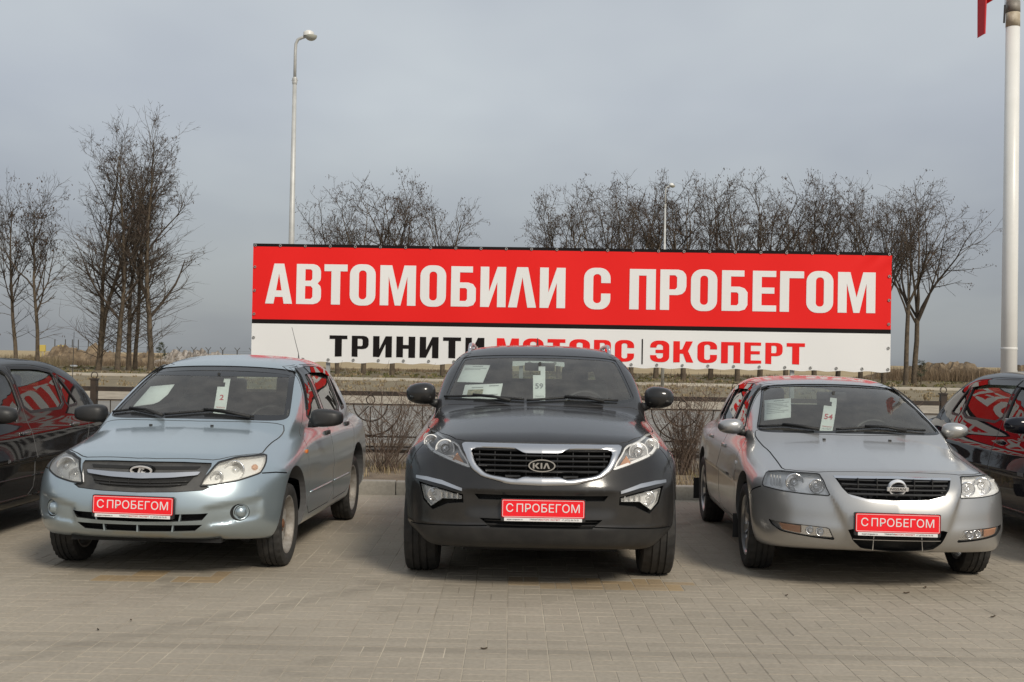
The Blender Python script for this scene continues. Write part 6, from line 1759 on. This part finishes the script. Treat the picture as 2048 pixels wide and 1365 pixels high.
def build_nissan():
    c = Car('nissan', 'silver saloon with round emblem and alloy wheels, tag number 54 in its windscreen')
    B = c.B; c.openings()
    LF = Frame(35)
    lamp3 = [(.752,-.437,.736),(.796,-.516,.643),(.705,-.693,.629),(.563,-.819,.622),(.415,-.884,.620),(.436,-.803,.711),(.452,-.728,.752),(.586,-.648,.752),(.679,-.541,.751)]
    lamp = smooth_poly(uv_of(LF, lamp3), 1, r=.10)
    c.pocket(LF, lamp, .09, .06)
    g = mirrored([(0,.752),(.382,.745),(.345,.675),(.292,.618),(.175,.591),(0,.581)])
    c.pocket(FRONT, smooth_poly(g, 1, r=.08), .08, .06, False)
    low = smooth_poly(mirrored([(0,.424),(.322,.420),(.285,.34),(.228,.29),(0,.268)]), 1, r=.1)
    c.pocket(FRONT, low, .06, .06, False)
    FF = Frame(28)
    fog3 = [(.775,-.63,.430),(.741,-.689,.426),(.56,-.855,.424),(.428,-.917,.417),(.388,-.914,.336),(.515,-.871,.343),(.707,-.726,.362),(.757,-.659,.397)]
    fog = smooth_poly(uv_of(FF, fog3), 1, r=.1)
    c.pocket(FF, fog, .035, .05)
    hood = [(0,-.790),(.30,-.765),(.445,-.735),(.585,-.650),(.668,-.548),(.664,-.3),(.664,.03),(.712,.36),(.70,.44),(.35,.262),(0,.222)]
    c.seam(SIDE, [(-.515,.638),(-.39,.600),(-.33,.56)])
    c.finish(hood, .64, -.31)
    c.glazing('glass_plain', .024)
    bmp = c.parts['bumper']
    gr = c.solid('grille', FRONT, smooth_poly(g, 1, r=.08), .07, .008, M['dark_inside'], sp=.08)
    for z in (.640, .668, .696, .722):
        hw = .300 + (z - .62) * .55; xs = np.linspace(-hw, hw, 30); P, _, _ = FRONT.hit(B, [(x, z) for x in xs]); V = []; F = []
        for p in P:
            for (dy, dz) in ((.012, .007), (.006, 0), (.012, -.007), (.05, -.009), (.05, .007)): V.append((p[0], p[1] + dy, p[2] + dz))
        for i in range(29):
            for k in range(5): F.append((i * 5 + k, i * 5 + (k + 1) % 5, (i + 1) * 5 + (k + 1) % 5, (i + 1) * 5 + k))
        F += [tuple(range(5)), tuple(29 * 5 + k for k in reversed(range(5)))]
        mb = MB(); mb.add(V, F); mb.obj('grille_bar', M['black_plastic'], gr, angle=40)
    for x in (-.24, -.12, .12, .24):
        P = c.at(x, .68); mb = MB(); mb.box((x, P.y + .035, .68), (.006, .03, .12)); mb.obj('grille_rib', M['black_plastic'], gr)
    chb = mirrored([(0,.606),(.20,.612),(.315,.640),(.285,.612),(.175,.590),(0,.580)]); c.solid('grille_chrome', FRONT, chb, .004, .03, M['satin_silver'], gr, .03)
    cht = mirrored([(0,.7535),(.384,.7465),(.376,.733),(0,.739)]); c.solid('grille_chrome', FRONT, cht, -.003, .03, M['chrome'], gr, .03)
    # ring emblem with bar
    P = c.at(0, .682); R = Matrix.Rotation(math.radians(20), 4, 'X')
    def onp(u, v, o): q = R @ Vector((u, o, v)); return (q.x, P.y - .012 + q.y, .684 + q.z)
    n = 40; V = []; F = []
    rows = [(.058, .02), (.058, -.006), (.054, -.012), (.048, -.010), (.045, .0), (.045, .02)]
    for r, o_ in rows: V += [onp(r * math.cos(2 * math.pi * k / n), r * .94 * math.sin(2 * math.pi * k / n), o_) for k in range(n)]
    for j in range(len(rows) - 1):
        for k in range(n): F.append((j * n + k, j * n + (k + 1) % n, (j + 1) * n + (k + 1) % n, (j + 1) * n + k))
    mb = MB(); mb.add(V, F); emb = mb.obj('emblem', M['bright_silver'], gr, angle=40)
    mb = MB(); mb.prism(rounded(.136, .028, .004), lambda u, v: onp(u, v, -.015), (0, .02, 0)); mb.obj('emblem_bar', M['bright_silver'], emb)
    me = text_mesh('NISSAN', .026, .0006, 0.0, 1.15); me.transform(Matrix.Translation(onp(0, 0, -.0162)) @ Matrix.Rotation(math.radians(20), 4, 'X') @ Matrix.Rotation(math.pi / 2, 4, 'X')); link('emblem_lettering', me, M['black_print'], emb)
    for sx in (1, -1):
        hl = c.lamp_shell('headlight', LF, offset_poly(lamp, .002), .05, M['lamp_white'], sx < 0)
        V, F = patch(B, LF, offset_poly(lamp, -.001), -.001, .035, sx < 0); c.mesh('lens', V, F, M['lens'], hl)
        od = dens(lamp, .03); V, F = band(B, LF, offset_poly(od, -.003), offset_poly(od, .004), -.0016, mirror=sx < 0); c.mesh('lamp_gasket', V, F, M['rubber'], hl)
        p = c.at(.625, .69); c.bowl('reflector', (sx * .618, p.y + .02, .688), .052, M['chrome'], M['reflector'], hl, deep=.6)
        p = c.at(.49, .675); c.bowl('reflector', (sx * .493, p.y + .02, .675), .042, M['chrome'], M['reflector'], hl, deep=.6)
        for k in range(4):
            x = .70 + .016 * k; p = c.at(x, .685); mb = MB(); mb.box((sx * x, p.y + .035, .688), (.005, .02, .07)); mb.obj('lamp_rib', M['bulb'], hl)
        # fog lamps
        V, F = patch(B, FF, offset_poly(fog, .002), .030, .05, sx < 0); fl = c.mesh('fog_lamp', V, F, c.paint)
        lens = [(.735,-.70,.418),(.57,-.85,.416),(.44,-.912,.410),(.412,-.912,.350),(.52,-.868,.352),(.705,-.73,.372)]
        V, F = patch(B, FF, smooth_poly(uv_of(FF, lens), 1, r=.1), .022, .04, sx < 0); c.mesh('lamp_back', V, F, M['reflector'], fl)
        V, F = patch(B, FF, smooth_poly(uv_of(FF, lens), 1, r=.1), .006, .04, sx < 0); c.mesh('lens', V, F, M['lens'], fl)
        am = uv_of(FF, [(.722,-.715,.416),(.602,-.83,.414),(.602,-.83,.364),(.702,-.735,.376)]); V, F = patch(B, FF, am, .014, .04, sx < 0); c.mesh('indicator', V, F, M['amber_pale'], fl)
        p = c.at(.48, .385); c.bowl('reflector', (sx * .485, p.y + .014, .383), .022, M['chrome'], M['bulb'], fl, deep=.5, glassy=False)
        p = c.at(.545, .388); c.bowl('reflector', (sx * .545, p.y + .014, .388), .020, M['chrome'], M['bulb'], fl, deep=.5, glassy=False)
    # lower intake: thin chrome bars
    xs = np.linspace(-.295, .295, 20); P, _, _ = FRONT.hit(B, [(x, .352) for x in xs]); mb = MB(); mb.tube([(p[0], p[1] + .015, p[2]) for p in P], .004, 6); mb.obj('intake_bar', M['chrome'], bmp)
    for x in (-.155, .155):
        p = c.at(x, .34); mb = MB(); mb.tube([(x * .97, p.y + .012, .405), (x * 1.03, p.y + .02, .285)], .0035, 6); mb.obj('intake_bar', M['chrome'], bmp)
    c.solid('intake_back', FRONT, low, .05, .004, M['dark_inside'], bmp, .1)
    c.plate(-.018, .468, w=.535, h=.118, roll=math.radians(.3))
    for sx in (1, -1):
        P, _, _ = SIDE.hit(B, [(.43, .722)]); mb = MB(); mb.box((sx * (P[0][0] + .003), .43, .722), (.014, .045, .022), bev=.005); mb.obj('side_repeater', M['lamp_white'], c.root, angle=40)
    c.wiper([(-.67,.990),(-.50,1.002),(-.28,.985)], [(-.25,.972),(-.38,.992),(-.50,1.0)])
    c.wiper([(-.12,.985),(.20,1.008),(.56,.985)], [(.40,.972),(.26,.996),(.10,1.0)])
    for x in (-.24, .24):
        P, _, _ = TOP.hit(B, [(x, .15)]); mb = MB(); mb.box((P[0][0], P[0][1], P[0][2] + .004), (.022, .018, .014), bev=.004); mb.obj('washer_jet', M['black_plastic'], c.parts['bonnet'])
    c.door_mirror((.862, .62, .985), (.20, .16, .118), .85, c.paint, (.745, .64, .945))
    c.handle(1.22, .80, c.paint); c.handle(2.12, .82, c.paint)
    for sx in (1, -1):
        for key, pl in (('front_door#%d', [(.80,1.05),(.98,1.172),(1.17,1.296),(1.345,1.304),(1.345,1.258),(1.19,1.25),(1.01,1.135)]), ('rear_door#%d', [(1.375,1.304),(1.80,1.302),(2.06,1.268),(2.06,1.225),(1.81,1.258),(1.375,1.262)])):
            c.solid('rain_deflector', SIDE, pl, -.016, .012, M['deflector'], c.parts.get(key % sx, c.root), .05, sx < 0)
    mb = MB()
    for sx in (1, -1): mb = MB(); mb.box((sx * .78, 2.98, .26), (.20, .012, .20)); mb.obj('mud_flap', M['black_plastic'], c.root)
    for sx in (1, -1): mb = MB(); mb.box((sx * .77, .375, .25), (.20, .012, .18)); mb.obj('mud_flap', M['black_plastic'], c.root)
    c.cabin(1); c.wheels('alloy'); c.underbody()
    return c

def build_saloon(key, label, glass, deflect):
    """a dark saloon of which the frame shows little more than the flank"""
    c = Car(key, label); B = c.B; d = c.d; c.openings()
    zt = .02 if key == 'black' else .03
    LF = Frame(35)
    lamp = smooth_poly(uv_of(LF, [(.76,-.437,.745),(.80,-.516,.655),(.705,-.693,.632),(.563,-.819,.625),(.43,-.884,.622),(.452,-.728,.752),(.586,-.648,.755),(.679,-.541,.755)]), 1, r=.12)
    c.pocket(LF, lamp, .08, .07)
    g = mirrored([(0,.75),(.36,.742),(.33,.65),(0,.61)]); c.pocket(FRONT, smooth_poly(g, 1, r=.1), .07, .08, False)
    low = mirrored([(0,.42),(.34,.42),(.26,.31),(0,.29)]); c.pocket(FRONT, low, .06, .08, False)
    hood = [(0,-.790),(.30,-.765),(.445,-.735),(.668,-.548),(.664,-.3),(.664,.03),(.712,.36),(.70,.44),(.35,.262),(0,.222)]
    c.finish(hood, .64, -.31)
    c.glazing(glass, .025)
    gr = c.solid('grille', FRONT, smooth_poly(g, 1, r=.1), .05, .01, M['black_plastic'])
    for z in (.65, .68, .71):
        xs = np.linspace(-.32, .32, 20); P, _, _ = FRONT.hit(B, [(x, z) for x in xs]); mb = MB(); mb.tube([(p[0], p[1] + .01, p[2]) for p in P], .008, 6); mb.obj('grille_bar', M['chrome'], gr, smooth=True)
    for sx in (1, -1):
        hl = c.lamp_shell('headlight', LF, offset_poly(lamp, .002), .05, M['lamp_white'], sx < 0)
        V, F = patch(B, LF, offset_poly(lamp, -.001), -.001, .04, sx < 0); c.mesh('lens', V, F, M['lens'], hl)
        for x, r in ((.62, .05), (.49, .042)):
            p = c.at(x, .685); c.bowl('reflector', (sx * x, p.y + .03, .685), r, M['chrome'], M['reflector'], hl)
    c.plate(0, .48)
    zb = d['side_windows'][0][0][1]
    c.door_mirror((.885 + d['W'] - .86, .66, zb + .015), (.23, .18, .14), .8, M['black_plastic'] if key == 'black' else c.paint, (.76 + d['W'] - .86, .66, zb - .02))
    hm = M['chrome_dim'] if key == 'black' else c.paint
    c.handle(1.22, zb - .16, hm); c.handle(2.30, zb - .14, hm)
    for sx in (1, -1):
        for zz, rr in ((.46, .009), (.30, .007)):
            if key == 'navy' and zz > .4: continue
            for (ya, yb, kk) in ((.50, 1.34, 'front_door#%d'), (1.38, 2.24, 'rear_door#%d')):
                ys = np.linspace(ya, yb, 12); P, _, _ = SIDE.hit(B, [(y, zz) for y in ys]); mb = MB(); mb.tube([(sx * (p[0] + .002), p[1], p[2]) for p in P], rr, 6); mb.obj('door_moulding', c.paint, c.parts.get(kk % sx, c.root), smooth=True)
        if deflect:
            for kk, pl in (('front_door#%d', [(.80,1.05),(.98,1.172),(1.17,1.296),(1.345,1.304),(1.345,1.258),(1.19,1.25),(1.01,1.135)]), ('rear_door#%d', [(1.375,1.304),(1.80,1.302),(2.06,1.268),(2.06,1.225),(1.81,1.258),(1.375,1.262)])):
                zr = d['H'] - NISSAN['H']
                pl = [(a + (d['y1'] - NISSAN['y1']) * min(1, max(0, (a - 1.4) / .6)), b + .03 + (zr - .03) * (b - .95) / .45) for a, b in pl]
                c.solid('rain_deflector', SIDE, pl, -.016, .012, M['deflector'], c.parts.get(kk % sx, c.root), .05, sx < 0)
    for (pl) in ([(.50,.64),(.50,.80),(.70,.82),(.74,.66)],):
        for sx in (1, -1):
            V, F = patch(B, BACK, pl, -.003, .05, sx < 0); c.mesh('tail_lamp', V, F, M['tail_red'])
    if key == 'black':
        P, _, _ = TOP.hit(B, [(.45, 3.15)]); mb = MB(); mb.tube([P[0], P[0] + np.array([0, .02, .55])], [.004, .0025], 6); mb.obj('antenna', M['black_plastic'], c.root)
    c.cabin(1); c.wheels('alloy'); c.underbody()
    return c

M['deflector'] = sheet_glass('smoked_deflector', (.10, .10, .10), .02, 1.5)
M['chrome_dim'] = mat('dull_chrome', (.35, .35, .35), .25, 1.0)
M['tail_red'] = mat('tail_lamp_red', (.30, .01, .012), .12)

# ------------------------------------------------------------------ the row of cars
lada = build_lada()
kia = build_kia()
nissan = build_nissan()
black = build_saloon('black', 'black saloon with smoked side windows, parked beside the pale blue car', 'glass_dark', False)
navy = build_saloon('navy', 'dark navy saloon reflecting the banner, parked beside the silver car', 'glass_dark', True)

# ------------------------------------------------------------------ papers and number tags behind the windscreens
def in_car(c, name, outline, off, m, label, cat, group, bend=0.0, sp=.04):
    uv, T = fill(outline, sp); P, _, _ = FRONT.hit(c.B, uv); N = c.B.normal(P); P = P - N * off
    V, F = solidify(P, T, -N, .0012); mb = MB(); mb.add(V, F); me = mb.mesh(name)
    ctr = Vector(P.mean(0)); me.transform(Matrix.Translation(-ctr)); o = link(name, me, m, None, label, cat, group, smooth=False); o.matrix_world = c.MW @ Matrix.Translation(ctr); o['_c'] = 0; del o['_c']
    return o, ctr
def print_on(c, o, ctr, quad, off, txt, size_uv, centre_uv, m, name='lettering', bold=0.0):
    """text laid on the paper: quad = four corners in the windscreen's (x, z), text placed in its unit square"""
    me = text_mesh(txt, 1.0, 0.0, bold); X = [v.co.x for v in me.vertices]; Z = [v.co.y for v in me.vertices]; x0, x1, z0, z1 = min(X), max(X), min(Z), max(Z)
    tl, tr, br, bl = [np.array(q) for q in quad]; uv = []
    for v in me.vertices:
        s = centre_uv[0] + ((v.co.x - x0) / (x1 - x0) - .5) * size_uv[0]; t = centre_uv[1] - ((v.co.y - z0) / (z1 - z0) - .5) * size_uv[1]
        uv.append(tuple((tl * (1 - s) + tr * s) * (1 - t) + (bl * (1 - s) + br * s) * t))
    P, _, _ = FRONT.hit(c.B, uv); N = c.B.normal(P); P = P - N * (off - .002)
    for v, p in zip(me.vertices, P): v.co = Vector(p) - ctr
    return link(name, me, m, o)
def lines_on(c, o, ctr, quad, off, rows, m):
    tl, tr, br, bl = [np.array(q) for q in quad]
    for (t, a, b, h) in rows:
        f = lambda s, t_: tuple((tl * (1 - s) + tr * s) * (1 - t_) + (bl * (1 - s) + br * s) * t_)
        uv = [f(a, t), f(b, t), f(b, t + h), f(a, t + h)]; P, _, _ = FRONT.hit(c.B, uv); N = c.B.normal(P); P = P - N * (off - .002)
        link('text_line', pydata('text_line', [tuple(Vector(p) - ctr) for p in P], [(0, 1, 2, 3)]), m, o)
def tag(c, quad, num, m, label):
    tl, tr, br, bl = [np.array(q) for q in quad]
    f = lambda s, t: tuple((tl * (1 - s) + tr * s) * (1 - t) + (bl * (1 - s) + br * s) * t)
    pts = [f(0, 0), f(.28, 0), f(.28, .13), f(.0, .13)]
    out = [f(.45, 0), f(1, 0), f(1, 1), f(0, 1), f(0, .25), f(.62, .25), f(.62, .12), f(.45, .12)]
    o, ctr = in_car(c, 'number_tag', out, .03, M['paper'], label, 'tag', 'number tags hung on the mirrors')
    print_on(c, o, ctr, quad, .03, num, (.66 if len(num) > 1 else .34, .15), (.5, .56), m, bold=.016)
    print_on(c, o, ctr, quad, .03, 'ТРИНИТИ', (.75, .035), (.5, .84), m); print_on(c, o, ctr, quad, .03, 'ЭКСПЕРТ', (.75, .035), (.5, .90), M['ink'])
q = [(.003,1.313),(.093,1.315),(.205,1.058),(.112,1.064)]
tag(lada, q, '2', M['red_print'], 'white hooked tag with a red 2 hanging in the pale blue car')
q = [(-.055,1.449),(.044,1.451),(.039,1.185),(-.053,1.184)]
tag(kia, q, '59', M['ink'], 'white hooked tag with a dark 59 hanging in the charcoal SUV')
q = [(-.072,1.246),(.019,1.237),(-.145,.989),(-.236,.995)]
tag(nissan, q, '54', M['red_print'], 'white hooked tag with a red 54 hanging in the silver car')
o, ctr = in_car(lada, 'paper_sheet', [(-.513,1.233),(-.317,1.253),(-.320,1.179),(-.352,1.126),(-.387,1.109),(-.546,1.086)], .02, M['paper'], 'blank curled white sheet behind the pale blue car\'s windscreen', 'paper', 'papers behind the windscreens')
ROWS = [(.08, .35, .75, .03), (.2, .08, .92, .02), (.27, .08, .7, .02), (.34, .08, .85, .02), (.42, .08, .9, .02), (.5, .08, .6, .02), (.6, .08, .9, .02), (.68, .08, .75, .02)]
q = [(-.601,1.444),(-.395,1.445),(-.441,1.311),(-.647,1.311)]
o, ctr = in_car(kia, 'paper_sheet', q, .02, M['paper'], 'upper white sheet with faint lines behind the charcoal car\'s windscreen', 'paper', 'papers behind the windscreens'); lines_on(kia, o, ctr, q, .02, ROWS[:3], M['ink'])
q = [(-.579,1.291),(-.285,1.308),(-.302,1.198),(-.597,1.179)]
o, ctr = in_car(kia, 'price_card', q, .02, M['paper'], 'white card with a small picture behind the charcoal car\'s windscreen', 'paper', 'papers behind the windscreens')
M['card_photo'] = mat('card_picture', (.3, .28, .2), .6, var=(30, (.12, .16, .10), (.50, .42, .28), 3))
lines_on(kia, o, ctr, q, .02, [(.35, .12, .52, .45)], M['card_photo']); lines_on(kia, o, ctr, q, .02, [(.2, .2, .5, .04), (.12, .65, .9, .05), (.7, .6, .92, .03), (.82, .7, .92, .05)], M['ink'])
q = [(-.559,1.202),(-.349,1.224),(-.411,1.083),(-.617,1.055)]
o, ctr = in_car(nissan, 'paper_sheet', q, .02, M['paper'], 'white printed sheet behind the silver car\'s windscreen', 'paper', 'papers behind the windscreens'); lines_on(nissan, o, ctr, q, .02, ROWS, M['ink'])
